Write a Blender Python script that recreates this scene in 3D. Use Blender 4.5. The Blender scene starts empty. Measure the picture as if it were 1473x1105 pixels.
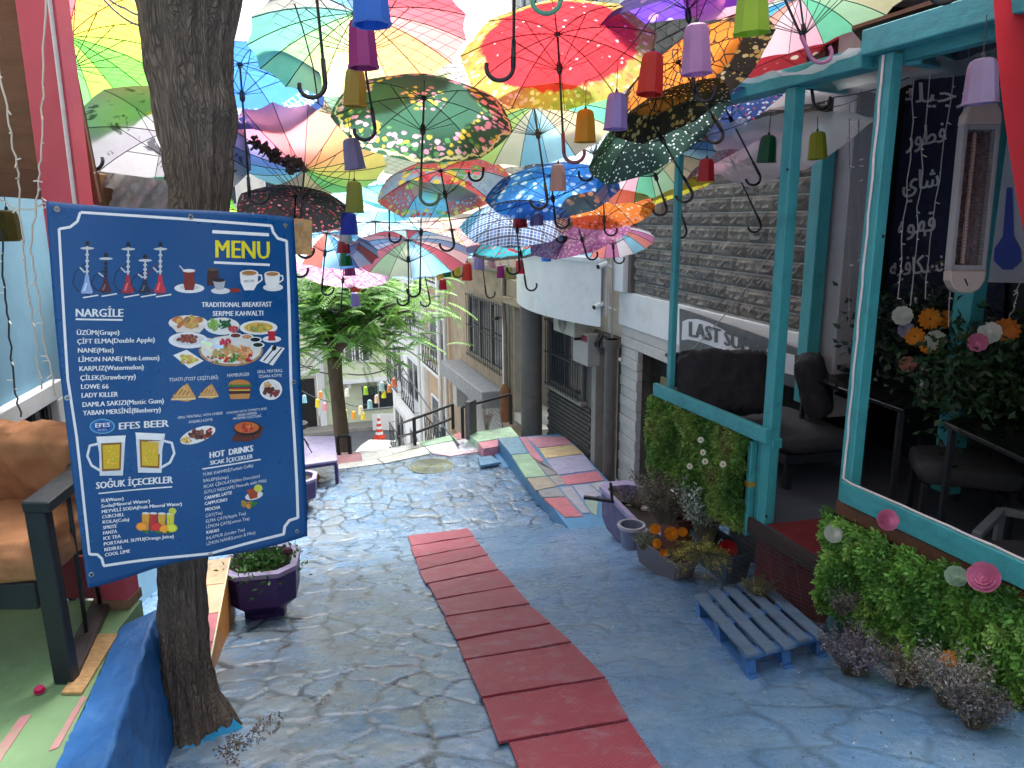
import bpy, bmesh, math, random
import numpy as np
from mathutils import Vector, Matrix, Euler, noise
random.seed(7); rng=np.random.default_rng(5)
R_=math.radians; PI=math.pi
S=bpy.context.scene; C=S.collection
# ---------------------------------------------------------------- camera, world, sun, exposure
PITCH=R_(12.7); ROLL=R_(.5); FP=1064.; PW,PH=1473.,1105.
EYE=Vector((0,0,1.5))
_F=Vector((0,math.cos(PITCH),-math.sin(PITCH))); _R0=Vector((1,0,0)); _U0=Vector((0,math.sin(PITCH),math.cos(PITCH)))
_R=_R0*math.cos(ROLL)-_U0*math.sin(ROLL); _U=_R0*math.sin(ROLL)+_U0*math.cos(ROLL)
cd=bpy.data.cameras.new('camera'); cam=bpy.data.objects.new('camera',cd); C.objects.link(cam)
cd.sensor_width=36; cd.lens=FP/PW*36; cd.clip_start=.05; cd.clip_end=900
mw=Matrix((( _R.x,_U.x,-_F.x,EYE.x),(_R.y,_U.y,-_F.y,EYE.y),(_R.z,_U.z,-_F.z,EYE.z),(0,0,0,1)))
cam.matrix_world=mw; S.camera=cam
SUN_EL=R_(60); SUN_AZ=R_(15)      # azimuth from +Y toward +X
W=bpy.data.worlds.new('World'); S.world=W; W.use_nodes=True
nt=W.node_tree; nt.nodes.clear()
sk=nt.nodes.new('ShaderNodeTexSky'); sk.sky_type='NISHITA'; sk.sun_disc=False; sk.sun_elevation=SUN_EL; sk.sun_rotation=SUN_AZ
sk.air_density=1.2; sk.dust_density=6; sk.ozone_density=1
hs=nt.nodes.new('ShaderNodeHueSaturation'); hs.inputs['Saturation'].default_value=.3; hs.inputs['Value'].default_value=1.0
bg=nt.nodes.new('ShaderNodeBackground'); bg.inputs[1].default_value=.15
wo=nt.nodes.new('ShaderNodeOutputWorld')
nt.links.new(sk.outputs[0],hs.inputs['Color']); nt.links.new(hs.outputs[0],bg.inputs[0]); nt.links.new(bg.outputs[0],wo.inputs[0])
sl=bpy.data.lights.new('sun','SUN'); sun=bpy.data.objects.new('sun',sl); C.objects.link(sun)
sl.energy=1.5; sl.angle=R_(14); sl.color=(1,.96,.9)
sd=Vector((math.sin(SUN_AZ)*math.cos(SUN_EL),math.cos(SUN_AZ)*math.cos(SUN_EL),math.sin(SUN_EL)))
sun.rotation_euler=sd.to_track_quat('Z','Y').to_euler(); sun.location=(0,0,30)
S.view_settings.view_transform='Standard'; S.view_settings.look='None'; S.view_settings.gamma=1
S.view_settings.use_curve_mapping=False; S.view_settings.exposure=1.92
S.render.engine='CYCLES'
S.cycles.max_bounces=8; S.cycles.transparent_max_bounces=16
# ---------------------------------------------------------------- measuring helpers (photo pixel -> point in the place)
def ray(x,y): return _F+_R*((x-PW/2)/FP)-_U*((y-PH/2)/FP)
def P(x,y,d): return EYE+ray(x,y)*d
def Hz(x,y,z):
    q=ray(x,y); return EYE+q*((z-EYE.z)/q.z)
SDX,SDY=math.sin(R_(-11.6)),math.cos(R_(-11.6))
def rz(x,y):                       # height of the road surface
    u=x*SDX+y*SDY
    return -.03-.28*u if u<9.3 else -2.634-.04*(u-9.3)
def G(x,y,dz=0):
    q=ray(x,y); lo,t=.3,.3
    while t<80:
        p=EYE+q*t
        if p.z<rz(p.x,p.y)+dz: return p
        t+=.004
    return p
class Fr:                          # a vertical wall frame: s runs away from the camera, n to its left, z up
    def __init__(s,x,y,yaw):
        s.o=Vector((x,y,0)); a=R_(yaw); s.d=Vector((math.sin(a),math.cos(a),0)); s.n=Vector((-math.cos(a),math.sin(a),0)); s.yaw=yaw
    def w(s,a,n,z): return s.o+s.d*a+s.n*n+Vector((0,0,z))
    def px(s,x,y,n=0):
        q=ray(x,y); o=s.o+s.n*n; t=s.n.dot(o-EYE)/s.n.dot(q); p=EYE+q*t
        return (p-s.o).dot(s.d),p.z
    def M(s,a=0,n=0,z=0):          # matrix: local x=d, y=n, z=up
        p=s.w(a,n,z); return Matrix(((s.d.x,s.n.x,0,p.x),(s.d.y,s.n.y,0,p.y),(0,0,1,p.z),(0,0,0,1)))
def Py(x,y,Y):
    q=ray(x,y); return EYE+q*(Y/q.y)
# ---------------------------------------------------------------- mesh builder
class MB:
    def __init__(s): s.v=[];s.f=[];s.m=[];s.c=[];s.hc=False
    def add(s,vs,fs,mi=0,col=None):
        b=len(s.v); s.v+= [tuple(v) for v in vs]; s.f+=[tuple(i+b for i in f) for f in fs]; s.m+=[mi]*len(fs)
        if col is not None: s.hc=True
        s.c+=[col or (1,1,1)]*len(fs); return s
    def box(s,c,d,M=None,mi=0,col=None,tp=1):
        x,y,z=d[0]/2,d[1]/2,d[2]/2; vs=[Vector((i*x*(tp if k>0 else 1),j*y*(tp if k>0 else 1),k*z)) for k in(-1,1) for j in(-1,1) for i in(-1,1)]
        c=Vector(c)
        vs=[(M@(v+c)) if M else v+c for v in vs]
        return s.add(vs,[(0,2,3,1),(4,5,7,6),(0,1,5,4),(2,6,7,3),(0,4,6,2),(1,3,7,5)],mi,col)
    def fb(s,fr,a0,a1,n0,n1,z0,z1,mi=0,col=None):
        return s.box(((a0+a1)/2,(n0+n1)/2,(z0+z1)/2),(abs(a1-a0),abs(n1-n0),abs(z1-z0)),fr.M(),mi,col)
    def beam(s,a,b,w,h,mi=0,up=(0,0,1),col=None):
        a,b=Vector(a),Vector(b); d=b-a; L=d.length; d.normalize(); up=Vector(up)
        if abs(d.dot(up))>.98: up=Vector((1,0,0))
        x=d.cross(up).normalized(); z=x.cross(d); o=(a+b)/2
        M=Matrix(((x.x,d.x,z.x,o.x),(x.y,d.y,z.y,o.y),(x.z,d.z,z.z,o.z),(0,0,0,1)))
        return s.box((0,0,0),(w,L,h),M,mi,col)
    def tube(s,pts,r,n=6,mi=0,col=None,cap=True):
        pts=[Vector(p) for p in pts]; k=len(pts); rs=r if hasattr(r,'__len__') else [r]*k
        t=(pts[1]-pts[0]).normalized(); a=t.orthogonal().normalized(); vs=[];fs=[]
        for i,p in enumerate(pts):
            t=(pts[min(i+1,k-1)]-pts[max(i-1,0)])
            if t.length<1e-9: t=Vector((0,0,1))
            t.normalize(); a=(a-t*a.dot(t))
            if a.length<1e-6: a=t.orthogonal()
            a.normalize(); b=t.cross(a)
            for j in range(n):
                q=2*PI*j/n; vs.append(p+(a*math.cos(q)+b*math.sin(q))*rs[i])
        for i in range(k-1):
            for j in range(n):
                j2=(j+1)%n; fs.append((i*n+j,i*n+j2,(i+1)*n+j2,(i+1)*n+j))
        if cap: fs+=[tuple(range(n))[::-1],tuple((k-1)*n+j for j in range(n))]
        return s.add(vs,fs,mi,col)
    def lathe(s,prof,n=16,M=None,mi=0,col=None,cap=True,ph=0):
        M=M or Matrix(); vs=[];fs=[]; k=len(prof)
        for r,z in prof:
            for j in range(n): q=2*PI*j/n+ph; vs.append(M@Vector((r*math.cos(q),r*math.sin(q),z)))
        for i in range(k-1):
            for j in range(n):
                j2=(j+1)%n; fs.append((i*n+j,i*n+j2,(i+1)*n+j2,(i+1)*n+j))
        if cap: fs+=[tuple(range(n))[::-1],tuple((k-1)*n+j for j in range(n))]
        return s.add(vs,fs,mi,col)
    def prism(s,poly,h,M=None,mi=0,col=None):   # poly in xy, extruded 0..h
        M=M or Matrix(); n=len(poly)
        vs=[M@Vector((x,y,0)) for x,y in poly]+[M@Vector((x,y,h)) for x,y in poly]
        return s.add(vs,[tuple(range(n))[::-1],tuple(range(n,2*n))]+[(i,(i+1)%n,n+(i+1)%n,n+i) for i in range(n)],mi,col)
    def slab(s,quad,t,mi=0,col=None):            # quad of world points, thickened downward
        q=[Vector(p) for p in quad]; n=len(q); vs=q+[p-Vector((0,0,t)) for p in q]
        return s.add(vs,[tuple(range(n)),tuple(range(n,2*n))[::-1]]+[((i+1)%n,i,n+i,n+(i+1)%n) for i in range(n)],mi,col)
    def build(s,name,mat,parent=None,smooth=False,bevel=0,fix=True):
        o=parent
        off=Vector((0,0,0))
        while o is not None: off+=o.location; o=o.parent
        me=bpy.data.meshes.new(name); me.from_pydata([tuple(Vector(v)-off) for v in s.v],[],s.f)
        mats=mat if isinstance(mat,(list,tuple)) else [mat]
        for m in mats: me.materials.append(m)
        if len(mats)>1: me.polygons.foreach_set('material_index',s.m)
        if s.hc:
            at=me.color_attributes.new('Col','FLOAT_COLOR','CORNER'); cs=[]
            for p,c in zip(me.polygons,s.c): cs+=[*c,1]*p.loop_total
            at.data.foreach_set('color',cs)
        if fix or bevel:
            bm=bmesh.new(); bm.from_mesh(me)
            if bevel: bmesh.ops.bevel(bm,geom=[e for e in bm.edges if e.calc_face_angle(0)>.5],offset=bevel,segments=1,affect='EDGES',clamp_overlap=True)
            if fix: bmesh.ops.recalc_face_normals(bm,faces=bm.faces)
            bm.to_mesh(me); bm.free()
        if smooth:
            me.polygons.foreach_set('use_smooth',[True]*len(me.polygons))
            if smooth!=True: me.set_sharp_from_angle(angle=R_(smooth))
        ob=bpy.data.objects.new(name,me); C.objects.link(ob)
        if parent: ob.parent=parent
        return ob
def tag(o,label=None,cat=None,group=None,kind=None):
    if label: o['label']=label
    if cat: o['category']=cat
    if group: o['group']=group
    if kind: o['kind']=kind
    return o
def thing(name,label,cat,loc=(0,0,0),group=None):
    o=bpy.data.objects.new(name,None); C.objects.link(o); o.location=loc; o.empty_display_size=.1
    return tag(o,label,cat,group)
def copy_tree(o,parent=None):
    c=o.copy(); C.objects.link(c)
    if parent: c.parent=parent
    for ch in list(o.children): copy_tree(ch,c)
    return c
# ---------------------------------------------------------------- materials
def hx(h): # sRGB hex -> linear
    h=h.lstrip('#'); v=[int(h[i:i+2],16)/255 for i in (0,2,4)]
    return tuple(c/12.92 if c<.04045 else ((c+.055)/1.055)**2.4 for c in v)
def newmat(name):
    m=bpy.data.materials.new(name); m.use_nodes=True; n=m.node_tree.nodes; b=n['Principled BSDF']; return m,n,m.node_tree.links,b
def nz(n,l,co,scale,det=4,rough=.6,dist=0):
    t=n.new('ShaderNodeTexNoise'); t.inputs['Scale'].default_value=scale; t.inputs['Detail'].default_value=det; t.inputs['Roughness'].default_value=rough; t.inputs['Distortion'].default_value=dist
    if co is not None: l.new(co,t.inputs['Vector'])
    return t.outputs['Fac']
def ramp(n,l,fac,a,b,ca=(0,0,0),cb=(1,1,1)):
    r=n.new('ShaderNodeValToRGB'); r.color_ramp.elements[0].position=a; r.color_ramp.elements[1].position=b
    r.color_ramp.elements[0].color=(*ca,1); r.color_ramp.elements[1].color=(*cb,1); l.new(fac,r.inputs[0]); return r.outputs[0]
def mix(n,l,f,a,b,mode='MIX'):
    m=n.new('ShaderNodeMix'); m.data_type='RGBA'; m.blend_type=mode
    for k,v in ((0,f),(6,a),(7,b)):
        if isinstance(v,(int,float)): m.inputs[k].default_value=v if k==0 else (v,v,v,1)
        elif isinstance(v,tuple): m.inputs[k].default_value=(*v[:3],1)
        else: l.new(v,m.inputs[k])
    return m.outputs[2]
def coord(n,l,sc=(1,1,1),kind='Object',rot=(0,0,0)):
    t=n.new('ShaderNodeTexCoord'); mp=n.new('ShaderNodeMapping'); mp.inputs['Scale'].default_value=sc; mp.inputs['Rotation'].default_value=rot
    l.new(t.outputs[kind],mp.inputs[0]); return mp.outputs[0]
def bumpn(n,l,h,b,strength=.3,dist=.01,prev=None):
    u=n.new('ShaderNodeBump'); u.inputs['Strength'].default_value=strength; u.inputs['Distance'].default_value=dist; l.new(h,u.inputs['Height'])
    if prev: l.new(prev,u.inputs['Normal'])
    l.new(u.outputs[0],b.inputs['Normal']); return u.outputs[0]
MATS={}
def mat(name,col=None,rough=.6,var=.18,scale=4,bump=.25,bs=60,metal=0,stretch=(1,1,1),dirt=None,damt=.5,ds=3,spec=.5,attr=False,trans=0,emit=0,coat=0):
    if name in MATS: return MATS[name]
    m,n,l,b=newmat(name); co=coord(n,l,stretch)
    oi=n.new('ShaderNodeObjectInfo')
    if isinstance(col,str): col=hx(col)
    if attr:
        a=n.new('ShaderNodeAttribute'); a.attribute_name='Col'; base=a.outputs['Color']
    else: base=tuple(col)
    f=nz(n,l,co,scale,6,.65)
    g=ramp(n,l,f,.3,.7,(1-var,)*3,(1+var,)*3)
    c=mix(n,l,1.0,base,g,'MULTIPLY')
    if dirt:
        d=hx(dirt) if isinstance(dirt,str) else dirt
        f2=nz(n,l,coord(n,l),ds,8,.72,.4); mk=ramp(n,l,f2,.62-damt*.25,.86-damt*.15,(0,0,0),(.75,)*3)
        c=mix(n,l,mk,c,d)
    l.new(c,b.inputs['Base Color'])
    b.inputs['Roughness'].default_value=rough; b.inputs['Metallic'].default_value=metal; b.inputs['Specular IOR Level'].default_value=spec
    if coat: b.inputs['Coat Weight'].default_value=coat; b.inputs['Coat Roughness'].default_value=.15
    rr=ramp(n,l,nz(n,l,co,scale*2.3,4),.3,.7,(max(rough-.12,.03),)*3,(min(rough+.12,1),)*3); l.new(rr,b.inputs['Roughness'])
    if bump: bumpn(n,l,nz(n,l,co,bs,6,.7),b,bump,.006)
    if emit: b.inputs['Emission Color'].default_value=(*col,1); b.inputs['Emission Strength'].default_value=emit
    if trans:
        o=n['Material Output']; t=n.new('ShaderNodeBsdfTranslucent'); l.new(c,t.inputs[0]); ms=n.new('ShaderNodeMixShader'); ms.inputs[0].default_value=trans
        l.new(b.outputs[0],ms.inputs[1]); l.new(t.outputs[0],ms.inputs[2]); l.new(ms.outputs[0],o.inputs[0])
    MATS[name]=m; return m
def wood(name,col,rough=.55,var=.15,axis=2,dirt='#4a4038',damt=.25,bump=.35):
    st=[14,14,14]; st[axis]=1.2
    return mat(name,col,rough,var,2.2,bump,5,stretch=tuple(st),dirt=dirt,damt=damt,ds=5)
# ================================================================ LARGE STRUCTURE
def vnoise(x,y,sc,seed=0):
    r=np.random.default_rng(seed); T=r.random((257,257)); x=x/sc+1000;y=y/sc+1000
    xi=np.floor(x).astype(int);yi=np.floor(y).astype(int);fx=x-xi;fy=y-yi; fx=fx*fx*(3-2*fx);fy=fy*fy*(3-2*fy)
    g=lambda a,b:T[a%256,b%256]
    return (g(xi,yi)*(1-fx)+g(xi+1,yi)*fx)*(1-fy)+(g(xi,yi+1)*(1-fx)+g(xi+1,yi+1)*fx)*fy
def cells(x,y,sc,seed=1):
    r=np.random.default_rng(seed); J=r.random((64,64,2)); xi=np.floor(x/sc).astype(int); yi=np.floor(y/sc).astype(int)
    f1=np.full(x.shape,9.);f2=np.full(x.shape,9.); T=r.random((64,64,2))-.5; tl=np.zeros(x.shape)
    for a in(-1,0,1):
        for b in(-1,0,1):
            cx=xi+a;cy=yi+b; j=J[cx%64,cy%64]; d=np.hypot((cx+.1+.8*j[...,0])*sc-x,(cy+.1+.8*j[...,1])*sc-y)
            m=d<f1; tl=np.where(m,(x-(cx+.5)*sc)*T[cx%64,cy%64,0]+(y-(cy+.5)*sc)*T[cx%64,cy%64,1]+T[(cx+7)%64,cy%64,0]*.06,tl); f2=np.where(m,f1,np.minimum(f2,d)); f1=np.where(m,d,f1)
    return f1,f2,tl
# ---- road: stamped and painted paving, u down the street, v across (right positive)
def uv2(u,v): return (u*SDX+v*SDY, u*SDY-v*SDX)
def make_road():
    us=np.concatenate([np.arange(-3,1.8,.12),np.arange(1.8,5,.015),np.arange(5,9.6,.02),np.arange(9.6,13.42,.035)]); vs=np.concatenate([np.arange(-4.6,-2.2,.1),np.arange(-2.2,3.2,.019),np.arange(3.2,3.6,.05),np.arange(3.6,4.5,.1)])
    U,V=np.meshgrid(us,vs,indexing='ij'); X=U*SDX+V*SDY; Y=U*SDY-V*SDX
    Z=np.where(U<9.3,-.03-.28*U,-2.634-.04*(U-9.3))
    wx=vnoise(U,V,.35,3)*.16+vnoise(U,V,.11,4)*.07; wy=vnoise(U,V,.4,5)*.16+vnoise(U,V,.1,6)*.07
    f1,f2,tl=cells(U+wx,V*1.15+wy,.36); e=f2-f1
    gro=np.exp(-(e/.020)**2)*np.clip(2.2*vnoise(U,V,.45,12)-.2,0,1)
    g2a,g2b,tl2=cells(U*1.0+wx*1.5+3,V+wy*1.5,.17,9); gro=np.maximum(gro,np.exp(-((g2b-g2a)/.017)**2)*np.clip(2.2*vnoise(U,V,.3,15)-1.3,0,1)*.8)
    fl=1-.72*np.clip((V-.15)/.8,0,1)*np.clip((9.3-U)/1.5,0,1); gro=gro*np.clip(fl+.1,0,1); grc=np.maximum(gro,np.exp(-(e/.030)**2)*np.clip(2.4*vnoise(U,V,.45,12)-.3,0,1)*np.clip(fl+.12,0,1))
    Z=Z-.012*gro+fl*(.045*tl+.035*tl2)+.0015*vnoise(U,V,.13,7)+.010*vnoise(U,V,1.3,8)+.0022*vnoise(U,V,.045,9)-.010
    nu,nv=U.shape; me=bpy.data.meshes.new('road'); co=np.stack([X,Y,Z],-1).reshape(-1,3)
    idx=np.arange(nu*nv).reshape(nu,nv); q=np.stack([idx[:-1,:-1],idx[:-1,1:],idx[1:,1:],idx[1:,:-1]],-1).reshape(-1,4)
    me.from_pydata(co.tolist(),[],q[:,::-1].tolist()); me.polygons.foreach_set('use_smooth',[True]*len(me.polygons))
    at=me.color_attributes.new('Col','FLOAT_COLOR','POINT')
    # red: joints, green: trodden wear along the middle of the street
    wear=np.exp(-((V+.55+.05*(U-5))/1.1)**2)*np.clip((U-.5)/3,0,1); wear=np.maximum(wear,np.clip((U-8.6)/2,0,1)*.75)
    c=np.stack([(grc*1.15).clip(0,1),wear,1-fl,np.ones_like(U)],-1); at.data.foreach_set('color',c.reshape(-1))
    m,n,l,b=newmat('road_paint'); a=n.new('ShaderNodeAttribute'); a.attribute_name='Col'; sp=n.new('ShaderNodeSeparateColor'); l.new(a.outputs[0],sp.inputs[0])
    co=coord(n,l); big=nz(n,l,co,1.4,6,.62); blue=mix(n,l,ramp(n,l,big,.35,.65),hx('#466f9a'),hx('#7693ae'))
    blue=mix(n,l,ramp(n,l,nz(n,l,co,9,6,.7),.5,.75),blue,hx('#a2b3c2'))
    blue=mix(n,l,sp.outputs[2],blue,mix(n,l,ramp(n,l,nz(n,l,co,2.2,7,.65),.35,.7),hx('#5f8fc0'),hx('#86a8c4')))
    t=n.new('ShaderNodeMath'); t.operation='MULTIPLY_ADD'; l.new(sp.outputs[1],t.inputs[0]); t.inputs[1].default_value=.16; l.new(nz(n,l,co,3.3,10,.72,.3),t.inputs[2])
    wk=ramp(n,l,t.outputs[0],.60,.70); grey=mix(n,l,nz(n,l,co,14,6,.7),hx('#8796a6'),hx('#5a636b')); c=mix(n,l,wk,blue,grey)
    t2=n.new('ShaderNodeMath'); t2.operation='MULTIPLY_ADD'; l.new(sp.outputs[1],t2.inputs[0]); t2.inputs[1].default_value=.10; l.new(nz(n,l,coord(n,l,rot=(0,0,1)),5.1,10,.75,.5),t2.inputs[2])
    c=mix(n,l,ramp(n,l,t2.outputs[0],.66,.72),c,hx('#4a4640'))
    t3=ramp(n,l,nz(n,l,coord(n,l,rot=(0,0,2)),1.1,9,.7,.5),.66,.70); c=mix(n,l,t3,c,hx('#b08a5c'))
    jf=n.new('ShaderNodeMath'); jf.operation='MULTIPLY'; l.new(sp.outputs[0],jf.inputs[0]); jf.inputs[1].default_value=.95; jf.use_clamp=True
    c=mix(n,l,jf.outputs[0],c,hx('#1e2830'))
    l.new(c,b.inputs['Base Color'])
    rg=ramp(n,l,nz(n,l,co,6,6,.7),.35,.7,(.2,)*3,(.42,)*3); rg=mix(n,l,wk,rg,.28); l.new(rg,b.inputs['Roughness']); b.inputs['Specular IOR Level'].default_value=.7; b.inputs['Coat Weight'].default_value=.55; b.inputs['Coat Roughness'].default_value=.18
    p=bumpn(n,l,nz(n,l,co,42,8,.75,.2),b,.8,.006); bumpn(n,l,nz(n,l,co,190,3,.6),b,.3,.004,p)
    me.materials.append(m); o=bpy.data.objects.new('road',me); C.objects.link(o); tag(o,'blue painted stamped stone paving of the sloping lane',kind='structure'); return o
road=make_road()
# ground below everything
con=mat('concrete','#8b8781',.8,.2,3,.4,40,dirt='#4f4a44',damt=.4)
asph=mat('asphalt','#565a5e',.8,.15,2,.3,50)
g=MB(); g.add([(-420,-300,-9.66),(420,-300,-9.66),(420,600,-9.66),(-420,600,-9.66)],[(0,1,2,3)]); tag(g.build('ground',asph),'grey asphalt ground of the lower street',kind='structure')
# stairs from the crest down to the lower street
stp=MB()
for i in range(40):
    u=13.42+i*.45; z=-2.8-.06-.168*i
    x0,y0=uv2(u,-2.6);x1,y1=uv2(u,1.0);x2,y2=uv2(u+.47,1.0);x3,y3=uv2(u+.47,-2.6)
    c=[(.62,.35,.36),(.7,.68,.6),(.35,.5,.6),(.6,.62,.6),(.4,.55,.42)][i%5]
    stp.slab([(x0,y0,z),(x1,y1,z),(x2,y2,z),(x3,y3,z)],.3,col=c)
stairs=stp.build('stairs',mat('painted_steps',None,.6,.12,5,.2,30,dirt='#6d6a66',damt=.4,attr=True),bevel=0); tag(stairs,'painted steps going down from the crest to the lower street',kind='structure')
# crest strip of pale painted tiles
tilemat=mat('painted_tile',None,.55,.2,6,.45,35,dirt='#8a8884',damt=.55,ds=7,attr=True)
palesl=thing('crest_slab','white and pink painted slabs along the top of the steps','paving',(0,0,0)); palesl['kind']='structure'; del palesl['category']
def crestz(px,py,z=-2.76): return Hz(px,py,z)
def A5(x,y): return (420+x/5.26,460+y/5.26)
for q,c in [(((335,1030),(515,1008),(525,1070),(340,1090)),'#d99aa0'),(((520,1005),(800,962),(960,925),(985,955),(640,1050),(530,1068)),'#e6e3dc'),
            (((340,1092),(640,1052),(690,1085),(345,1130)),'#dcd8d2'),(((645,1050),(1000,958),(1050,1010),(700,1085)),'#ddd9cf'),
            (((965,925),(1215,870),(1250,905),(1045,945),(990,955)),'#a9cfae'),(((1220,868),(1270,850),(1310,895),(1252,905)),'#cf7f88'),
            (((1005,958),(1310,900),(1430,985),(1060,1010)),'#d5d3de'),(((1055,1012),(1430,988),(1460,975),(1480,985),(1200,1030)),'#d8b2ba')]:
    b=MB(); b.slab([crestz(*A5(*p)) for p in q],.05,col=hx(c)); b.build('paving_slab',tilemat,palesl,bevel=.003)
# ---- right sidewalk with patchwork of painted tiles
side=thing('sidewalk','raised sidewalk at the foot of the facades',None,(0,0,0)); side['kind']='structure'
def swz(y): return -2.42-.012*(y-8.9)
def SW(px,py,dz=0):
    q=ray(px,py); a=-.012; # plane z=-2.42-.012(y-8.9)
    t=(-2.42+.012*8.9+dz-EYE.z)/(q.z+.012*q.y); return EYE+q*t
def C3(x,y): return (640+x/5.26,540+y/5.26)
b=MB(); q=[SW(*C3(*p),-.012) for p in ((400,478),(905,440),(1330,900),(1480,1300),(1050,1300),(740,900))]; b.slab(q,.5); b.build('base',mat('kerb_blue','#4d83ad',.5,.15,5,.4,30,dirt='#5a564f',damt=.3),side)
T=[(((402,475),(555,468),(625,585),(500,597)),'#6fa3bd'),(((563,467),(612,467),(752,648),(682,652)),'#cf7688'),
 (((618,470),(700,462),(905,462),(965,518),(705,546)),'#cf7f93'),(((710,552),(968,522),(1050,590),(762,626)),'#dcbb7c'),
 (((764,632),(1050,596),(1140,712),(855,752)),'#a49ec0'),(((868,762),(1150,722),(1212,792),(922,828)),'#cb6577'),
 (((505,602),(640,592),(768,758),(612,772)),'#93bb93'),(((645,600),(690,655),(755,655),(862,745),(775,758)),'#8b898c'),
 (((622,778),(770,764),(848,838),(688,868)),'#a0907a'),(((780,762),(862,752),(915,820),(852,836)),'#98908c'),(((702,872),(850,846),(908,915),(742,922)),'#85868a'),
 (((748,930),(915,920),(1043,1065),(910,1072)),'#c05667'),(((868,846),(958,836),(1100,1040),(1042,1040),(915,910)),'#9c98a8'),
 (((965,832),(1092,822),(1190,905),(1048,940)),'#a3a0b6'),(((1052,948),(1160,930),(1150,1060),(1112,1040)),'#8fa797'),(((1096,820),(1215,798),(1260,870),(1200,900)),'#a7a6ac')]
for q,c in T:
    b=MB(); b.slab([SW(*C3(*p)) for p in q],.04,col=tuple(k*.78+.22*sum(hx(c))/3 for k in hx(c))); b.build('paving_tile',tilemat,side,bevel=.003)
for q,c in [(((170,440),(495,388),(562,462),(402,478),(250,503)),'#b4d4b4'),(((250,508),(400,484),(404,535),(292,556)),'#d48a98')]:
    b=MB(); b.slab([Hz(*C3(*p),-2.6) for p in q],.2,col=hx(c)); b.build('paving_tile',tilemat,side,bevel=.003)
# ---- facades
FA=Fr(1.6,11.05,-14); FB=Fr(1.6,11.05,-18.45)
cream=mat('cream_render','#cfc6b4',.85,.12,2,.3,30,dirt='#8d8576',damt=.35)
beige=mat('beige_render','#a3927c',.85,.16,1.6,.4,25,dirt='#5c5245',damt=.55)
whitep=mat('white_render','#d6d6d4',.75,.07,1.5,.2,30,dirt='#a9a99a',damt=.4,ds=1.2)
whitew=mat('white_frame','#d8dadb',.5,.05,5,.1,30)
dgrey=mat('dark_plaster','#605c58',.85,.2,3,.5,25,dirt='#37342f',damt=.4)
glass=mat('window_glass','#27313a',.08,.15,1,0,spec=.8)
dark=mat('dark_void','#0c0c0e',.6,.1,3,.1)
iron=mat('black_iron','#1b1a1c',.5,.2,8,.3,60)
siding=mat('white_siding','#b9b4ad',.6,.12,3,.25,20,dirt='#6d675f',damt=.3)
# stone-clad building A (garage below, white band, stones above), and its upper floors
bA=thing('stone_clad_building','white building with a grey split stone wall above a dark garage doorway','building',tuple(FA.w(0,0,-2.7)))
HA=9.5
def zA(x,y): return FA.px(x,y)[1]
sE=FA.px(1170,300)[0]; z_st=FA.px(906,421)[1]; z_band=FA.px(890,466)[1]
print('FA stone z',z_st,'band',z_band,'sA(912)',FA.px(912,600),FA.px(905,400))
b=MB(); b.fb(FA,sE,-.02,-.30,-.06,z_st,HA); b.fb(FA,sE,-.02,-.3,0,z_band,z_st-.003); b.build('wall',whitep,bA,bevel=.006)
b=MB(); sd0=FA.px(913,600)[0]; zt=FA.px(940,520)[1]-.1
# siding planks of the ground floor, each a part
z=z_band-.005; i=0
while z>-3.2:
    hgt=.15; s1=-.12; s0=sd0 if z-hgt<zt else -3.6
    b=MB(); b.fb(FA,s0,s1,-.1,-.02+.012*(i%2),z-hgt+.008,z); b.build('siding_plank',siding,bA,bevel=.004); z-=hgt; i+=1
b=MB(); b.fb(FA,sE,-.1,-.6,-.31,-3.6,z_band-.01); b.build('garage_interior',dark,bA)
b=MB(); b.fb(FA,-3.62,-3.4,-.15,0,-3.6,z_band); b.build('jamb',dgrey,bA)
b=MB(); b.fb(FA,sd0-.9,sd0-.55,-.15,-.12,zt-.45,zt-.12); b.build('notice',mat('faded_paper','#6f6a48',.8),bA)
b=MB(); b.fb(FA,sd0-1.05,sd0-.9,-.15,-.1,zt-1.05,zt-1.0); b.build('lit_sign',mat('red_lamp',(.9,.12,.05),.5,0,1,0,emit=1.2),bA)
# white pilaster at the corner
b=MB(); sp=FA.px(905,400)[0]; b.fb(FA,sp,-.02,-.05,.10,z_st,HA); b.build('pilaster',whitew,bA,bevel=.01)
b=MB(); b.fb(FA,sp-.10,sp-.004,-.058,.02,z_st,HA); b.build('pilaster_return',dgrey,bA)
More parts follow.
